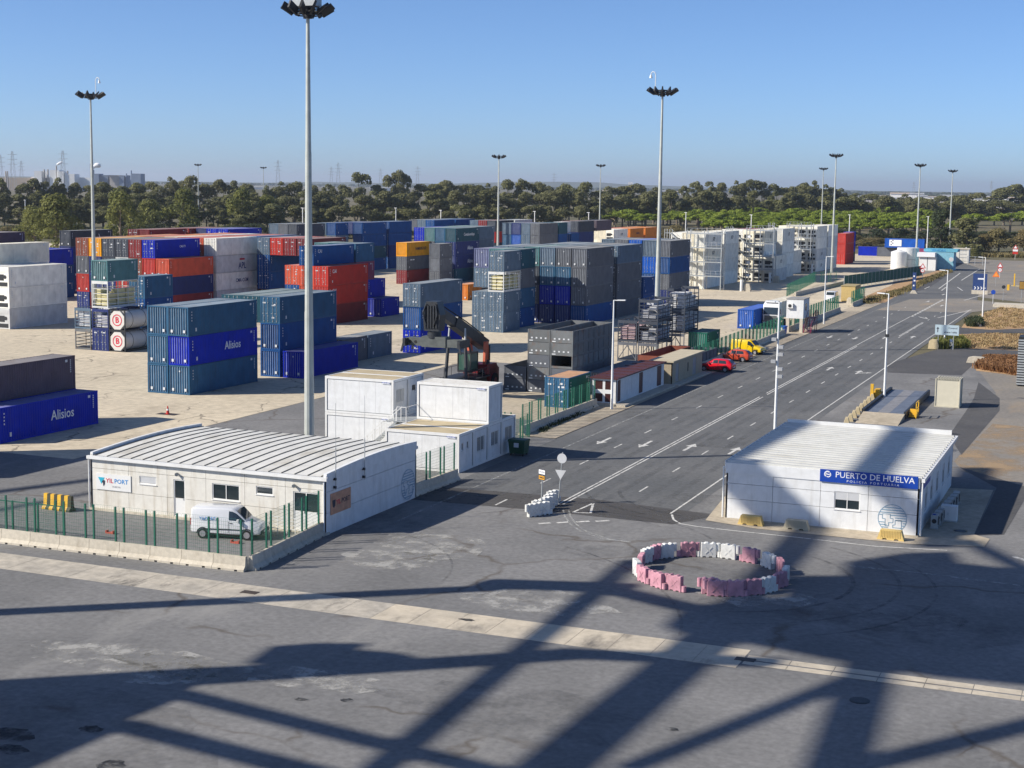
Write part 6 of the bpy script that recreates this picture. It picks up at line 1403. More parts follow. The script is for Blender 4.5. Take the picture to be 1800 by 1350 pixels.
MB().box((0, 0, 2.1), (2.5, 4.2, 4.9)).obj('wall', M['white_wall'], t); MB().box((-.08, -.08, 4.9), (2.58, 4.28, 5.0)).obj('roof', mat('cab_roof', (.3, .29, .27)), t)
b = MB()
for x, y in ((2.0, 0), (0, 0), (2.0, 3.7), (0, 3.7)): b.box((x, y, 0), (x+.45, y+.45, 2.1))
b.obj('pillar', M['conc'], t); MB().box((.1, -.35, 3.6), (1.0, -.01, 4.3)).obj('air_conditioner', M['white'], t); MB().cyl((.55, -.38, 3.95), (.55, -.36, 3.95), .25, .25, 14).obj('fan', M['dark'], t); MB().box((2.501, 1.2, 3.2), (2.52, 2.4, 4.2)).obj('pane', M['glass'], t)
b = MB()
for i in range(9): b.box((2.7, -.2+i*.33, .2+i*.22), (3.7, .05+i*.33, .24+i*.22))
for y0 in (2.68, 3.7): b.beam((y0, -.3, 1.0), (y0, 2.8, 3.2), .06); b.beam((y0, -.3, 0), (y0, 2.8, 2.1), .08)
b.box((2.6, 2.7, 2.05), (3.8, 4.2, 2.12))
for x, y in ((2.65, 4.1), (3.75, 4.1), (3.75, 2.7), (2.68, -.3), (3.7, -.3)): b.box((x-.04, y-.04, 0), (x+.04, y+.04, 3.2 if y > 0 else 1.1))
b.beam((3.75, 2.7, 3.15), (3.75, 4.1, 3.15), .06); b.obj('stairs', mat('stairs_maroon', (.2, .02, .06), .5, .1, 2), t)
for x, y, lb in ((1575, 471, 'round white tank behind the green fence, left of two'),):
    q = at(x+4, y+2); t = thing('storage_tank', lb, 'tank', (q.x, q.y, 0)); MB().cyl((0, 0, 0), (0, 0, 4.6), 2.1, 2.1, 24).obj('shell', M['white'], t); MB().cyl((0, 0, 4.6), (0, 0, 5.2), 2.1, .4, 24).obj('roof', M['white'], t)
q = at(1595, 472); t = thing('storage_tank', 'broad white tank with ladder behind the green fence', 'tank', (q.x, q.y, 0)); MB().cyl((0, 0, 0), (0, 0, 5.6), 2.9, 2.9, 28).obj('shell', M['white'], t); b = MB(); b.beam((-2, -3.1, 0), (-2, -3.1, 3), .12); b.beam((2.2, -3.1, 0), (2.2, -3.1, 6), .12); b.beam((-2, -3.1, 2.6), (2.2, -3.1, 2.6), .12); b.obj('rail', M['galv'], t)
q = at(1614, 475); t = thing('site_shelter', 'white shelter with sky blue fascia beside the far fence', 'shelter', (q.x, q.y, 0))
MB().box((.2, 0, 0), (4.4, 3, 3.6)).obj('wall', M['white'], t); MB().box((-.4, -.6, 3.6), (4.2, 3, 4.7)).obj('canopy', M['txt_white'], t); MB().box((1.2, 3.2, 0), (8.6, 9, 4.9)).obj('rear_block', mat('pale_blue_wall', (.20, .42, .52)), t); MB().box((.8, 3.1, 4.9), (9.5, 9.2, 5.6)).obj('fascia', mat('sky_blue', (.12, .38, .5)), t); text('SERVICIOS', .8, M['txt_blue'], t, (4.6, 3.05, 5.25)); MB().box((2.2, -.05, .1), (2.3, -.01, 3.5)).obj('door_gap', M['dark'], t)
q = at(1676, 462); t = thing('service_hut', 'cream service hut with barred door by the rail crossing', 'hut', (q.x, q.y, 0)); MB().box((0, 0, 0), (4.2, 4, 4.0)).obj('wall', M['cream_wall'], t); MB().box((-.2, -.2, 4.0), (4.4, 4.2, 4.3)).obj('roof', M['conc'], t); b = MB(); [b.box((1.5, -.06, .6+i*1.0), (3.6, -.01, .72+i*1.0)) for i in range(4)]; b.box((1.5, -.06, 0), (1.6, -.01, 3.7)); b.obj('door_bar', M['galv'], t)
q = at(1700, 466); t = thing('barred_gate', 'grey barred gate at the end of the road', 'gate', (q.x, q.y, 0)); b = MB()
for x in (0, 2.1, 4.2): b.box((x-.06, -.06, 0), (x+.06, .06, 2.6))
for z in (.9, 1.7, 2.4): b.box((.06, -.03, z), (4.14, .03, z+.08))
b.obj('bars', M['galv'], t)
q = at(1770, 510); t = thing('barrier_gate', 'yellow barrier gate arm with upright post at the right', 'gate', (q.x, q.y, 0)); MB().box((0, -.06, .9), (7, .06, 1.05)).obj('arm', mat('pale_yellow', (.6, .5, .25)), t); MB().box((0, -.3, 0), (.5, .3, 1.2)).obj('post', M['yellow'], t); MB().box((1.3, -.15, .9), (1.55, .15, 3.6)).obj('upright', M['yellow'], t)
q = at(1745, 540); t = thing('concrete_platform', 'low pale concrete kerb island with a thin edge', 'platform', (q.x, q.y, 0)); MB().box((0, 0, 0), (14, 5, .55)).obj('slab', M['conc'], t)
q = at(1805, 680); t = thing('louvred_box', 'grey louvred metal box cut by the right edge', 'box', (q.x-.2, q.y, 0)); MB().box((-.9, 0, .1), (2, 3, 5.4)).obj('casing', M['dark'], t); b = MB(); [b.box((-.92, -.08, .2+i*.28), (2, -.01, .36+i*.28)) for i in range(18)]; b.obj('louvre', M['galv'], t)
def rock(label, x, y, m, dim, name='concrete_block'):
    q = at(x, y); o = MB().prism([(-.5, 0), (-.42, .8), (-.2, 1), (.3, .95), (.5, .3), (.45, 0)], (0, .5*dim[1], 0), (dim[0], 0, 0), (0, 0, dim[2]), (0, -dim[1], 0)).obj(name, m); o.location = (q.x, q.y, 0); return tag(o, label, 'block')
rock('cream half buried block by the direction sign', 1641, 613, mat('cream_yellow', ()), (1.4, .8, 1.3)); rock('small white marker stone between the two sign posts', 1671, 613, M['txt_white'], (.6, .4, 1.3)); rock('pale stone kerb end beside the rust coloured brush', 1718, 638, M['conc'], (2.6, .8, .8)); rock('pale concrete block on the upper verge by the shrub', 1716, 574, M['conc'], (1.6, .8, .7)); rock('white block by the yard entrance fence', 1494, 535, M['conc'], (1.2, 1, 1.3)); rock('concrete foot at the left gantry base', 1314, 512, M['conc'], (1.4, 1, 1.6)); rock('concrete foot at the middle gantry base', 1365, 497, M['conc'], (1.4, 1, 1.6)); 
for x, y, lb in ((1303, 512, 'white bollard by the left gantry'), (1353, 497, 'white bollard by the middle gantry'), (1427, 480, 'white bollard by the dark gantry')):
    q = at(x, y); t = thing('bollard', lb, 'bollard', (q.x, q.y, 0)); MB().cyl((0, 0, 0), (0, 0, 2.3), .3, .3, 14).obj('post', M['white'], t)
# ================================================================ vegetation
def leaf_mat(name, c1, c2, c3):
    m = bpy.data.materials.new(name); m.use_nodes = True; t = m.node_tree; N = t.nodes; L = t.links
    p = N['Principled BSDF']; p.inputs['Roughness'].default_value = .7; p.inputs['Specular IOR Level'].default_value = .2
    co = N.new('ShaderNodeTexCoord').outputs['Object']; n = N.new('ShaderNodeTexNoise'); n.inputs['Scale'].default_value = .45; n.inputs['Detail'].default_value = 5; L.new(co, n.inputs['Vector'])
    r = N.new('ShaderNodeValToRGB'); r.color_ramp.elements[0].position = .35; r.color_ramp.elements[1].position = .66; r.color_ramp.elements[0].color = (*c1, 1); r.color_ramp.elements[1].color = (*c2, 1); L.new(n.outputs[0], r.inputs[0])
    oi = N.new('ShaderNodeObjectInfo'); x = N.new('ShaderNodeMix'); x.data_type = 'RGBA'; mr = N.new('ShaderNodeMapRange'); mr.inputs[3].default_value = 0; mr.inputs[4].default_value = .75; L.new(oi.outputs['Random'], mr.inputs[0]); L.new(mr.outputs[0], x.inputs[0])
    L.new(r.outputs[0], x.inputs[6]); x.inputs[7].default_value = (*c3, 1); L.new(x.outputs[2], p.inputs['Base Color'])
    tr = N.new('ShaderNodeBsdfTranslucent'); L.new(x.outputs[2], tr.inputs[0]); ms = N.new('ShaderNodeMixShader'); ms.inputs[0].default_value = .35
    L.new(p.outputs[0], ms.inputs[1]); L.new(tr.outputs[0], ms.inputs[2]); L.new(ms.outputs[0], N['Material Output'].inputs[0]); return m
LM = {'euc': leaf_mat('eucalyptus_leaf', (.075, .085, .034), (.25, .25, .105), (.17, .165, .078)), 'pine': leaf_mat('pine_needle', (.085, .13, .015), (.29, .35, .05), (.19, .245, .03)),
      'green': leaf_mat('broad_leaf', (.08, .10, .025), (.25, .25, .065), (.17, .175, .055)), 'dark': leaf_mat('cypress_leaf', (.035, .055, .028), (.09, .11, .055), (.06, .075, .035)), 'scrub': leaf_mat('dry_scrub', (.13, .115, .05), (.30, .23, .11), (.20, .18, .08)), 'straw': leaf_mat('straw', (.30, .22, .10), (.52, .38, .20), (.40, .30, .16)),
      'rust': leaf_mat('rust_scrub', (.17, .08, .035), (.38, .2, .09), (.28, .15, .07)), 'grass': leaf_mat('yellow_grass', (.10, .12, .04), (.26, .24, .10), (.15, .17, .06))}
BK = mat('bark', (.20, .16, .12), .9, .2, 3)
def crown(lobes, per, qs, r, flat=1.0):
    b = MB()
    for (cx, cy, cz, R) in lobes:
        for _ in range(int(per*R*R)):
            v = Vector((r.gauss(0, 1), r.gauss(0, 1), r.gauss(0, 1))).normalized(); 
            if v.z < -.5: v.z *= -.5; v.normalize()
            d = R*(.55+.55*r.random()**.5); c = Vector((cx+v.x*d, cy+v.y*d, cz+v.z*d*flat))
            n = (v+Vector((r.gauss(0, .5), r.gauss(0, .5), r.gauss(0, .5)+.25))).normalized(); a = n.orthogonal().normalized(); a.rotate(Matrix.Rotation(r.random()*6.28, 3, n)); e = n.cross(a); s = qs*(.5+r.random()*.8)
            b.add([c-a*s-e*s*.5, c+a*s*.2-e*s*.8, c+a*s+e*s*.3, c-a*s*.1+e*s*.8], [(0, 1, 2, 3)])
    return b
def tree_kind(seed, H, W, kind):
    r = random.Random(seed); L = []; tb = MB()
    if kind == 'euc':
        n = r.randrange(9, 18); sp = r.uniform(.75, 1.15)
        for i in range(n):
            f = r.random()**.8; z = H*(.22+.68*f); w = W*.5*(1-.55*max(0, (f-.35)))*r.uniform(.25, .95); a = r.random()*6.28
            L.append((cos(a)*w*sp, sin(a)*w*sp, z, W*r.uniform(.09, .25)))
        L.append((r.uniform(-1, 1), 0, H*.9, W*r.uniform(.1, .18)))
        cb = crown(L, 44, .44, r, .9); tk = H*.5
    elif kind == 'pine':
        for i in range(22):
            a = r.random()*6.28; w = W*.5*math.sqrt(r.random()); L.append((cos(a)*w, sin(a)*w, H*(.86-.28*(w/(W*.5))**2)+r.uniform(-.3, .3), W*r.uniform(.09, .17)))
        cb = crown(L, 70, .34, r, .55); tk = H*.6
    elif kind == 'dark':
        for i in range(26):
            f = r.random(); a = r.random()*6.28; w = W*.5*(1-f*.45)*r.uniform(.2, .9); L.append((cos(a)*w, sin(a)*w, H*(.06+.85*f), W*r.uniform(.12, .2)))
        cb = crown(L, 22, .5, r); tk = H*.3
    else:
        for i in range(20):
            f = r.random(); a = r.random()*6.28; w = W*.5*math.sqrt(max(.05, 1-f*f))*r.uniform(.3, .95); L.append((cos(a)*w, sin(a)*w, H*(.1+.75*f), W*r.uniform(.12, .2)))
        cb = crown(L, 24, .42, r); tk = H*.3
    tb.cyl((0, 0, -.3), (0, 0, tk), W*.03+.08, W*.02+.05, 7)
    for l in L[:7]: tb.cyl((0, 0, tk*.8), (l[0]*.8, l[1]*.8, l[2]), .1+W*.008, .05, 5)
    return cb.mesh('crown', [LM[{'euc': 'euc', 'pine': 'pine', 'dark': 'dark', 'round': 'green', 'scrub': 'scrub', 'rust': 'rust', 'grass': 'grass'}[kind]]]), tb.mesh('trunk', [BK])
KM = {'euc': [tree_kind(s, 20, 12.5, 'euc') for s in range(12)], 'pine': [tree_kind(s+20, 11, 12, 'pine') for s in range(5)], 'dark': [tree_kind(40, 20, 14, 'dark')], 'round': [tree_kind(s+50, 17, 17, 'round') for s in range(3)]}
def tree(kind, x, yb, ytop, label, group, wpx=None, vi=None, leaf=None, name=None, p=None):
    q = at(x, yb) if p is None else p; d = (q-cam.location).dot(AF); h = (yb-ytop)/F*d if p is None else ytop
    H0 = {'euc': 20, 'pine': 11, 'dark': 20, 'round': 17}[kind]; W0 = {'euc': 12.5, 'pine': 12, 'dark': 14, 'round': 17}[kind]
    cr, tr = KM[kind][(vi if vi is not None else rt.randrange(60)) % len(KM[kind])]
    t = thing(name or {'euc': 'eucalyptus_tree', 'pine': 'stone_pine', 'dark': 'dark_tree', 'round': 'broadleaf_tree'}[kind], label, 'tree', q, rt.random()*6.28, group)
    s = h/H0; w = (wpx/F*d/W0) if wpx else s*rt.uniform(.85, 1.15); t.scale = (w, w, s)
    c = part('crown', cr, LM[leaf] if leaf else None, t); part('trunk', tr, None, t); return t
rt = random.Random(11)
ge = 'eucalyptus wood behind the container yard'
lb = 'grey-green eucalyptus tree of the wood behind the yard, indistinguishable in its row'
# (x, top y) of the crowns that stand out on the skyline of the photograph
sky = [(-20, 322), (5, 312), (40, 322), (62, 314), (85, 318), (103, 311), (135, 322), (165, 325), (185, 322), (212, 326), (240, 322), (275, 322), (302, 308), (330, 311), (358, 322), (385, 315), (412, 316), (440, 324), (470, 324), (498, 317), (520, 318), (552, 326), (575, 322), (600, 325), (634, 306), (663, 325), (692, 302), (712, 304), (735, 324),
       (765, 322), (788, 318), (815, 325), (840, 325), (860, 320), (893, 318), (912, 313), (935, 322), (955, 322), (985, 328), (1000, 325), (1024, 322), (1050, 334), (1075, 330), (1098, 326), (1122, 322), (1150, 328), (1175, 333), (1200, 325), (1225, 318), (1245, 318), (1268, 322), (1295, 315), (1318, 316), (1340, 320), (1362, 325), (1385, 330), (1410, 320), (1430, 316), (1450, 322), (1475, 330), (1500, 338), (1530, 342), (1560, 345), (1590, 340), (1620, 350), (1650, 343), (1680, 345), (1705, 340), (1735, 346), (1765, 330), (1785, 324), (1810, 330), (1840, 328)]
for x, yt in sky:
    far = x > 1480
    tree('euc', x, 390 if not far else 388, yt, lb, ge, wpx=rt.uniform(34, 52) if not far else rt.uniform(40, 60))
for x in range(-40, 1700, 24):
    tree('euc', x+rt.uniform(-8, 8), 400, rt.uniform(334, 350)+(8 if x > 1480 else 0), lb, ge, wpx=rt.uniform(38, 58))
for x in range(-30, 1075, 30):
    tree('euc', x+rt.uniform(-8, 8), 413, rt.uniform(358, 370), lb, ge, wpx=rt.uniform(36, 54))
for x in range(1080, 1830, 30): tree('euc', x+rt.uniform(-8, 8), 396, rt.uniform(345, 358), lb, ge, wpx=rt.uniform(36, 56))
for i, (x, yb, yt, w, k) in enumerate(((100, 440, 344, 105, 'yellow-green broad tree left of the left mast'), (62, 436, 364, 70, 'low yellow-green tree at the far left edge of the broad one'), (212, 430, 332, 85, 'deep green broad tree just right of the left mast'), (262, 418, 352, 62, 'dark round tree right of the deep green broad tree'), (320, 414, 332, 72, 'olive tree behind the dark red far containers'), (425, 412, 330, 70, 'olive tree behind the low blue far containers'), (470, 412, 345, 60, 'ochre-green tree left of the nearest mast'))):
    tree('round', x, yb, yt, k, 'broad trees before the wood', w, i)
gu = 'dark undergrowth below the trees'
for x in range(-30, 1100, 44): tree('round', x+rt.uniform(-9, 9), 419, rt.uniform(392, 399), 'dark low undergrowth bush below the eucalyptus wood, one of many alike', gu, 70, leaf='dark', name='shrub')
for x in range(1060, 1900, 40): tree('round', x+rt.uniform(-9, 9), 424+ (x > 1400)*3, rt.uniform(402, 408), 'dark low undergrowth bush below the stone pines, one of many alike', gu, 62, leaf='dark', name='shrub')
gp = 'stone pines behind the right part of the yard'
lp = 'bright green umbrella-shaped stone pine of the belt behind the reefers'
for row, (yb, ytm) in enumerate(((396, 362), (404, 368), (412, 375), (421, 384))):
    for x in range(1065 + row*9, 1650, 27):
        if row >= 2 and x < 1240: continue
        tree('pine', x+rt.uniform(-9, 9), yb+rt.uniform(-2, 2), ytm+rt.uniform(-5, 5), lp, gp, wpx=rt.uniform(42, 66))
for x, yb, yt, w, l in ((1775, 410, 371, 62, 'large stone pine crown at the right edge above the brown scrub'), (1715, 412, 372, 52, 'stone pine right of the tall dark tree'), (1690, 418, 384, 50, 'lower stone pine beside the tall dark tree'), (1812, 405, 366, 60, 'stone pine cut by the right edge')):
    tree('pine', x, yb, yt, l, gp, w)
tree('dark', 1653, 446, 368, 'tall dark dense tree behind the rightmost mast', None, 52, 0)
tree('dark', 1700, 448, 384, 'dense olive-dark tree beside the tall dark one', None, 66, 0, leaf='euc')
for x, yb, yt, w, l in ((1755, 446, 402, 66, 'brownish scrubby tree left of the right edge'), (1800, 444, 404, 60, 'brownish scrubby tree at the right edge'), (1730, 446, 412, 40, 'low brownish tree beside the dense olive one')):
    tree('round', x, yb, yt, l, 'brown scrubby trees at the far right', w, 0, leaf='scrub')
for x, yb, yt, w, l in ((1690, 452, 430, 46, 'pale reed clump behind the barred gate'), (1708, 454, 436, 36, 'second pale reed clump behind the barred gate'), (1530, 432, 418, 90, 'dry scrub mass left of the banner container'), (1590, 424, 404, 60, 'dry scrub above the banner container'), (1190, 425, 396, 60, 'pale scrub behind the blue stacks right of centre'), (1155, 428, 400, 60, 'grey-green scrub bush behind the mast'), (1225, 428, 404, 50, 'pale scrub left of the white reefers'), (1500, 436, 412, 60, 'dark scrub behind the red stack'), (20, 420, 398, 60, 'yellow-green scrub at the far left behind the purple container')):
    tree('round', x, yb, yt, l, None, w, 1, leaf='grass' if 'reed' in l else 'scrub', name='shrub')
# tufts and brush of the verges: nobody could count them
def tufts(label, poly, n, m, s, seed, name='scrub', h=.5):
    r = random.Random(seed); P_ = [at(x, y) for x, y in poly]; xs = [p.x for p in P_]; ys = [p.y for p in P_]; b = MB(); k = 0
    def inside(x, y):
        c = False; j = len(P_)-1
        for i in range(len(P_)):
            if (P_[i].y > y) != (P_[j].y > y) and x < (P_[j].x-P_[i].x)*(y-P_[i].y)/(P_[j].y-P_[i].y)+P_[i].x: c = not c
            j = i
        return c
    while k < n:
        x, y = r.uniform(min(xs), max(xs)), r.uniform(min(ys), max(ys))
        if not inside(x, y): continue
        k += 1; H_ = h*r.uniform(.4, 1.3)
        for _ in range(9):
            a = r.random()*6.28; o = Vector((x+r.gauss(0, s*.5), y+r.gauss(0, s*.5), .02)); t_ = o+Vector((cos(a)*H_*.5, sin(a)*H_*.5, H_)); w = Vector((-sin(a), cos(a), 0))*.05*s*3
            b.add([o-w, o+w, t_+w*.6, t_-w*.6], [(0, 1, 2, 3)])
    return tag(b.obj(name, m, fix=False), label, 'scrub', kind='stuff')
tufts('rust coloured dry brush beside the louvred box', [(1716, 648), (1735, 632), (1800, 634), (1830, 664), (1790, 660)], 2200, LM['rust'], .5, 1, h=.6)
tufts('dry grass of the upper verge', [(1702, 562), (1760, 541), (1850, 548), (1850, 573), (1740, 579)], 700, LM['straw'], .5, 2, h=.22)
tufts('dry grass of the verge behind the direction sign', [(1684, 590), (1740, 587), (1850, 590), (1850, 616), (1682, 611)], 650, LM['straw'], .5, 3, h=.22)
tufts('green shrubs at the foot of the direction sign', [(1640, 606), (1690, 598), (1700, 612), (1650, 614)], 260, LM['green'], .5, 4, h=.9)
tufts('dark green shrub on the tip of the upper verge', [(1700, 568), (1722, 566), (1726, 574), (1706, 575)], 160, LM['dark'], .5, 5, h=.9)
tufts('scrub along the low wall under the far green fence', [(1505, 532), (1600, 503), (1668, 474), (1672, 478), (1600, 512), (1530, 535)], 500, LM['scrub'], .6, 6, h=.45)
tufts('weeds at the foot of the ochre kiosk', [(1490, 528), (1512, 520), (1512, 532), (1495, 534)], 200, LM['green'], .4, 7, h=.6)
tufts('low scrub of the far verge beyond the rail road', [(1722, 446), (1810, 448), (1850, 454), (1720, 452)], 500, LM['scrub'], 1.2, 8, h=1.0)
tufts('weeds on the kerb beside the kiosk barriers', [(948, 756), (1040, 714), (1044, 718), (952, 762)], 90, LM['dark'], .3, 9, h=.25)
# ================================================================ far plain and skyline
hz_ = MB(); r = random.Random(5); V = []; nseg = 160
for i in range(nseg+1):
    a = radians(-75+130*i/nseg); R_ = 11000
    hh = 26+16*math.sin(i*.21)+9*math.sin(i*.57+1)+r.uniform(-3, 3); hh = max(12, hh)
    V += [(sin(a)*R_, cos(a)*R_, -1), (sin(a)*(R_+500), cos(a)*(R_+500), hh), (sin(a)*(R_+3000), cos(a)*(R_+3000), -1)]
Fc = []
for i in range(nseg): Fc += [(3*i, 3*i+3, 3*i+4, 3*i+1), (3*i+1, 3*i+4, 3*i+5, 3*i+2)]
hz_.add(V, Fc); tag(hz_.obj('hills', ground_mat('far_hill', (.05, .07, .035), (.08, .09, .05), .002, .01, bump=0)), kind='structure')
def far(x, d, z=0):      # a point on the ground in the direction of column x, d metres away
    v = AR*((x-900)/F)+AF; v.z = 0; v.normalize(); return Vector((v.x*d, v.y*d, z))
# dark woods on the plain
def farwood(name, x0, x1, d, h, n, seed, label):
    r = random.Random(seed); L = []
    for i in range(n): q = far(r.uniform(x0, x1), d*r.uniform(.93, 1.07)); L.append((q.x, q.y, h*.45, h*r.uniform(.45, .8)))
    b = MB()
    for (x, y, z, R) in L:
        for _ in range(16):
            v = Vector((r.gauss(0, 1), r.gauss(0, 1), abs(r.gauss(0, 1)))).normalized(); c = Vector((x+v.x*R*1.3, y+v.y*R*1.3, z+v.z*R*.8)); a = v.orthogonal().normalized(); e = v.cross(a); s = R*.6
            b.add([c-a*s-e*s*.5, c+a*s*.2-e*s*.8, c+a*s+e*s*.3, c-a*s*.1+e*s*.8], [(0, 1, 2, 3)])
    tag(b.obj(name, LM['dark'], fix=False), label, 'wood', kind='stuff')
farwood('far_wood', 900, 2000, 6500, 13, 520, 1, 'dark belt of woods low on the far plain')
farwood('far_wood', -200, 900, 7000, 13, 420, 2, 'dark belt of woods low on the left horizon')
farwood('far_wood', 1000, 1950, 4400, 9, 160, 3, 'scattered dark trees among the far white buildings')
fb = mat('far_white_wall', (.72, .71, .68), .8, .05, .1); ft = mat('far_tan_wall', (.42, .34, .26), .8, .1, .1); fg = mat('far_grey_wall', (.34, .35, .36), .8, .1, .1)
zone('plain', [tuple(far(1480, 2100).xy), tuple(far(1950, 2100).xy), tuple(far(1950, 4300).xy), tuple(far(1400, 4300).xy)], .1, ground_mat('pale_plain', (.26, .235, .2), (.34, .31, .27), .004, .03, bump=0))
wh = [(1575, 3900, 70, 12), (1592, 3900, 45, 12), (1605, 3700, 25, 8), (1622, 3900, 40, 6), (1648, 3900, 30, 9), (1555, 2700, 50, 7), (1582, 2600, 30, 6), (1600, 2500, 35, 6), (1665, 3300, 60, 8), (1680, 3300, 40, 8), (1695, 3300, 60, 7), (1715, 3400, 70, 9), (1740, 3300, 60, 8), (1765, 3500, 50, 7), (1160, 4400, 50, 9), (1178, 4300, 35, 8), (1195, 4300, 30, 7), (1100, 4300, 12, 26), (1057, 4300, 30, 8), (1070, 4200, 25, 8), (668, 4300, 60, 8), (700, 4300, 40, 8), (455, 4200, 60, 6), (1505, 3800, 40, 6), (1530, 4000, 40, 6)]
for i, (x, d, w, h) in enumerate(wh):
    q = far(x, d); t = thing('warehouse', 'low white building on the far plain, too distant to tell from its neighbours', 'building', q, -math.atan2(q.x, q.y), 'white buildings on the far plain')
    MB().box((-w/2, -8, 0), (w/2, 12, h)).obj('wall', fb, t); MB().prism([(-10, 0), (14, 0), (2, h*.25)], (-w/2-.5, 0, h), (0, 1, 0), (0, 0, 1), (w+1, 0, 0)).obj('roof', ft if i % 3 == 0 else fg, t)
# chemical works on the left skyline
pl = thing('chemical_works', 'pale chemical works with chimneys on the left skyline', 'industrial plant', far(160, 2700))
rv = (AR*1.0); rv.z = 0; rv.normalize(); ang = math.atan2(rv.y, rv.x); pl.rotation_euler = (0, 0, ang); px = 2700/F*1.03
def pb(nm, x0, x1, yt, m, dep=20, off=0): # px columns, top row
    zt = CAMH+(315-yt)*px; MB().box(((x0-160)*px, off, 0), ((x1-160)*px, off+dep, zt)).obj(nm, m, pl)
wm = mat('works_white', (.78, .78, .76), .7, .05, .05); bm_ = mat('works_blue', (.20, .25, .34), .7, .2, .05); tm = mat('works_tan', (.40, .36, .32), .7, .2, .05)
for a, b_, y, m, o in ((75, 87, 303, wm, 0), (99, 114, 301, wm, 4), (114, 123, 303, wm, 0), (124, 140, 307, wm, 2), (13, 100, 314, ft, 12), (60, 172, 312.5, wm, 30), (170, 180, 306, bm_, 0), (180, 193, 308, bm_, 6), (197, 213, 308, tm, 3), (213, 221, 309, bm_, 0), (220, 236, 308, bm_, 6), (232, 248, 305, bm_, 2)): pb('process_hall', a, b_, y, m, 30, o)
for a, y in ((90, 300), (96, 300), (110, 294), (128, 302), (166.5, 290), (170.5, 300), (224, 305), (232, 300), (27, 304), (30, 304)):
    MB().cyl(((a-160)*px, 5, 0), ((a-160)*px, 5, CAMH+(315-y)*px), 1.6 if a != 166.5 else 2.6, 1.2 if a != 166.5 else 2.2, 10).obj('chimney', tm if a < 160 else bm_, pl)
def plume(label, pts):
    b = MB(); r = random.Random(len(pts)); sm = bpy.data.materials.get('steam')
    if not sm:
        sm = bpy.data.materials.new('steam'); sm.use_nodes = True; v = sm.node_tree.nodes['Principled BSDF']; v.inputs['Base Color'].default_value = (.95, .95, .95, 1); v.inputs['Roughness'].default_value = 1; v.inputs['Alpha'].default_value = .8; v.inputs['Subsurface Weight'].default_value = .6; v.inputs['Subsurface Radius'].default_value = (8, 8, 8)
    bm = bmesh.new()
    for x, y, s in pts:
        q = far(x, 2690, CAMH+(315-y)*px); bmesh.ops.create_icosphere(bm, subdivisions=2, radius=s, matrix=Matrix.Translation(q) @ Matrix.Diagonal((1.3, 1, .8, 1)))
    me = bpy.data.meshes.new('steam_plume'); bm.to_mesh(me); bm.free(); me.materials.append(sm); tag(put(bpy.data.objects.new('steam_plume', me)), label, 'steam')
plume('white steam drifting from the tall chimney of the works', [(170, 298, 2.2), (172, 296, 2.8), (174.5, 294.5, 3.4), (177, 293.5, 3.8), (179.5, 292, 4.6), (181, 293.5, 4)])
plume('small faint steam puff above the white halls of the works', [(111, 292, 2), (113.5, 290.5, 2.4), (116, 289.3, 2.4), (118, 288.5, 2)])
for i, (x, d, h) in enumerate(((12, 2400, 55), (33, 2500, 62), (48, 2900, 52), (120, 2600, 66), (491, 3300, 66), (583, 3400, 55), (595, 3400, 64), (668, 3600, 55), (1590, 3600, 40), (1724, 3600, 44), (968, 3600, 50), (732, 3500, 60))):
    q = far(x, d); t = thing('power_pylon', 'thin lattice power pylon faint on the hazy horizon', 'pylon', q, ang, 'pylons on the horizon'); b = MB()
    for sx in (-1, 1):
        for sy in (-1, 1): b.beam((sx*h*.08, sy*h*.08, 0), (sx*h*.015, sy*h*.015, h), h*.006)
    for k in range(6): z = h*k/6; z2 = h*(k+1)/6; w = h*(.08-.065*k/6); w2 = h*(.08-.065*(k+1)/6); b.beam((-w, -w, z), (w2, -w2, z2), h*.004); b.beam((w, -w, z), (-w2, -w2, z2), h*.004)
    for z in (.68, .8, .92): b.beam((-h*.12, 0, h*z), (h*.12, 0, h*z), h*.008)
    b.obj('lattice', M['galv'], t)
# ================================================================ quay crane, standing left of the view; its shadow falls across the apron
cr_m = mat('crane_blue', (.05, .12, .25), .5, .1, 1)
crane = thing('quay_crane', 'tall steel quay crane standing outside the left of the view', 'crane', (-80, 10, 0))
def cbeam(p, q, w, t0, t1=None, w1=None):
    """a round strut whose shadow runs from p to q (pixels of the apron) w metres wide; t0,t1 metres away along the sun's rays"""
    t1 = t0 if t1 is None else t1
    P_, Q_ = at(*p), at(*q); A, B = P_+SUNV*t0, Q_+SUNV*t1; D = (B-A).normalized(); N = SUNV.cross(D).normalized(); r = w*math.hypot(N.x, N.y)/2
    b = MB(); off_ = Vector(crane.location); b.cyl(A-off_, B-off_, r, (w1 or w)*math.hypot(N.x, N.y)/2, 14); return b.obj('girder', cr_m, crane)
def chouse(poly, t, th=4):
    """a closed housing with the given shadow outline"""
    o = Vector(crane.location); pts = [at(*p)+SUNV*t-o for p in poly]; b = MB(); n = len(pts); e = SUNV*th
    b.add(pts+[p+e for p in pts], [tuple(range(n)), tuple(range(2*n-1, n-1, -1))]+[(i, (i+1) % n, (i+1) % n+n, i+n) for i in range(n)]); return b.obj('housing', cr_m, crane)
def at3(p): return at(*p)
cbeam((-150, 1084), (880, 1033), 1.25, 32, 48)
cbeam((855, 1026), (1100, 1034), 2.1, 48, 52)
cbeam((1060, 1033), (1260, 1080), 1.9, 52, 60)
cbeam((1115, 985), (640, 1374), 1.5, 70, 60)
cbeam((300, 1197), (1010, 1150), 1.75, 52, 60)
chouse([(430, 1166), (475, 1136), (560, 1130), (650, 1131), (632, 1142), (700, 1147), (740, 1156), (560, 1180)], 58)
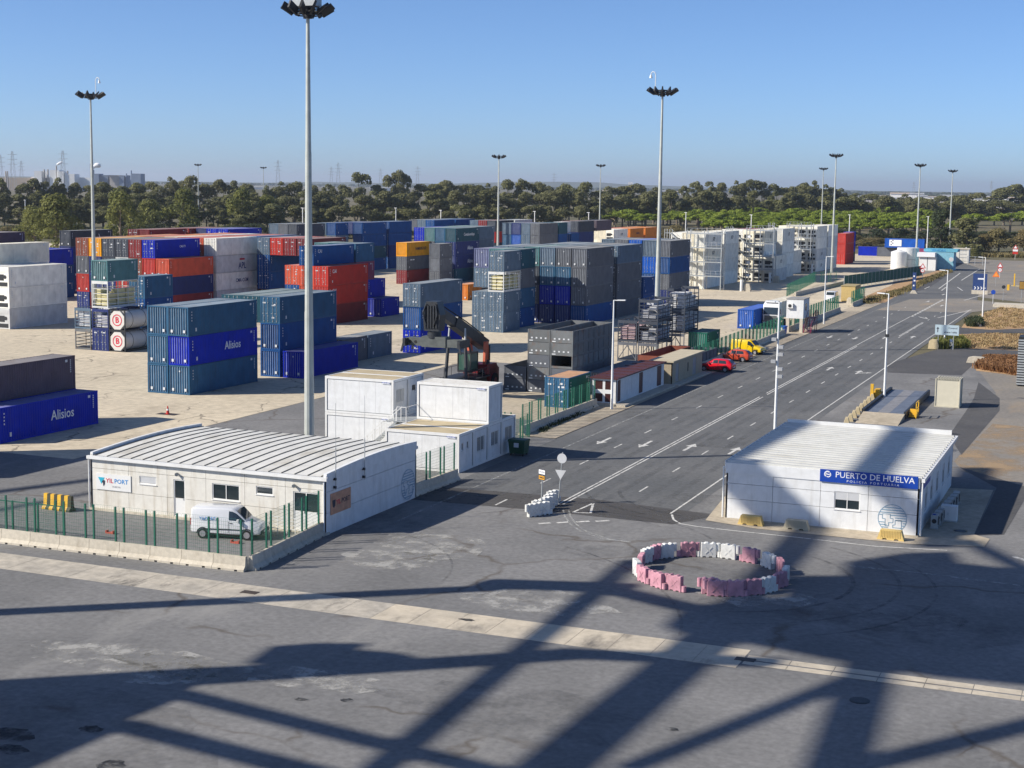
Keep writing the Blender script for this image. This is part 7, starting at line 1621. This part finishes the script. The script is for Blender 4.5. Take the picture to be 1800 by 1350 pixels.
chouse([(-200, 1215), (0, 1195), (330, 1175), (520, 1166), (520, 1182), (360, 1197), (340, 1210), (300, 1237), (235, 1262), (215, 1283), (60, 1352), (-200, 1480)], 46)
cbeam((310, 1218), (930, 1372), 1.35, 50, 60)
cbeam((205, 1272), (640, 1380), 1.5, 48, 55)
cbeam((980, 1148), (1350, 1165), 1.7, 60, 72)
chouse([(1165, 1100), (1200, 1066), (1375, 1050), (1392, 1012), (1484, 1012), (1486, 988), (1592, 972), (1677, 970), (1690, 990), (1900, 1012), (1900, 1215), (1640, 1190), (1500, 1168), (1290, 1128), (1185, 1112)], 78)
cbeam((1300, 1080), (940, 1378), 2.9, 75, 70)
cbeam((1530, 1180), (1110, 1350), 1.2, 75, 70)
cbeam((1540, 1140), (1462, 1378), 2.5, 80, 75)
cbeam((1380, 1380), (1860, 1262), 1.4, 75, 80)
cbeam((1606, 742, 3.7), (1505, 858, 3.7), 2.7, 88, 88)
cbeam((1450, 905, 0), (1290, 1075), 2.5, 86, 82)
cbeam((1400, 742, 3.7), (1335, 905, .8), 3.2, 88, 84)
cbeam((1700, 950), (1860, 1030), 1.6, 88, 88)
cbeam((-60, 872), (175, 842), 1.2, 90)
cbeam((-60, 908), (175, 864), .8, 90)
for v in range(3): container(['bright blue', 'deep blue', 'navy'][v], -84.8, 76.0, v*HC, label='blue container of the stack just outside the left edge, %s' % LV[3][v], group='blue and purple boxes at the left edge')
if RB.v: tag(RB.obj('container_stack', [PM[k] for k in PAL]), 'further containers buried inside and behind the stacks', 'containers', kind='stuff')
for o in COL.objects:
    if 'nc' in o: del o['nc']
# ================================================================ air
hm = bpy.data.materials.new('haze'); hm.use_nodes = True; N = hm.node_tree.nodes; N.remove(N['Principled BSDF'])
v = N.new('ShaderNodeVolumePrincipled'); v.inputs['Density'].default_value = .00007; v.inputs['Color'].default_value = (.80, .88, 1, 1); v.inputs['Anisotropy'].default_value = .3
hm.node_tree.links.new(v.outputs[0], N['Material Output'].inputs['Volume'])
hz = MB().box((-24000, -2500, -3), (24000, 24000, 130)).obj('haze', hm); tag(hz, kind='stuff')
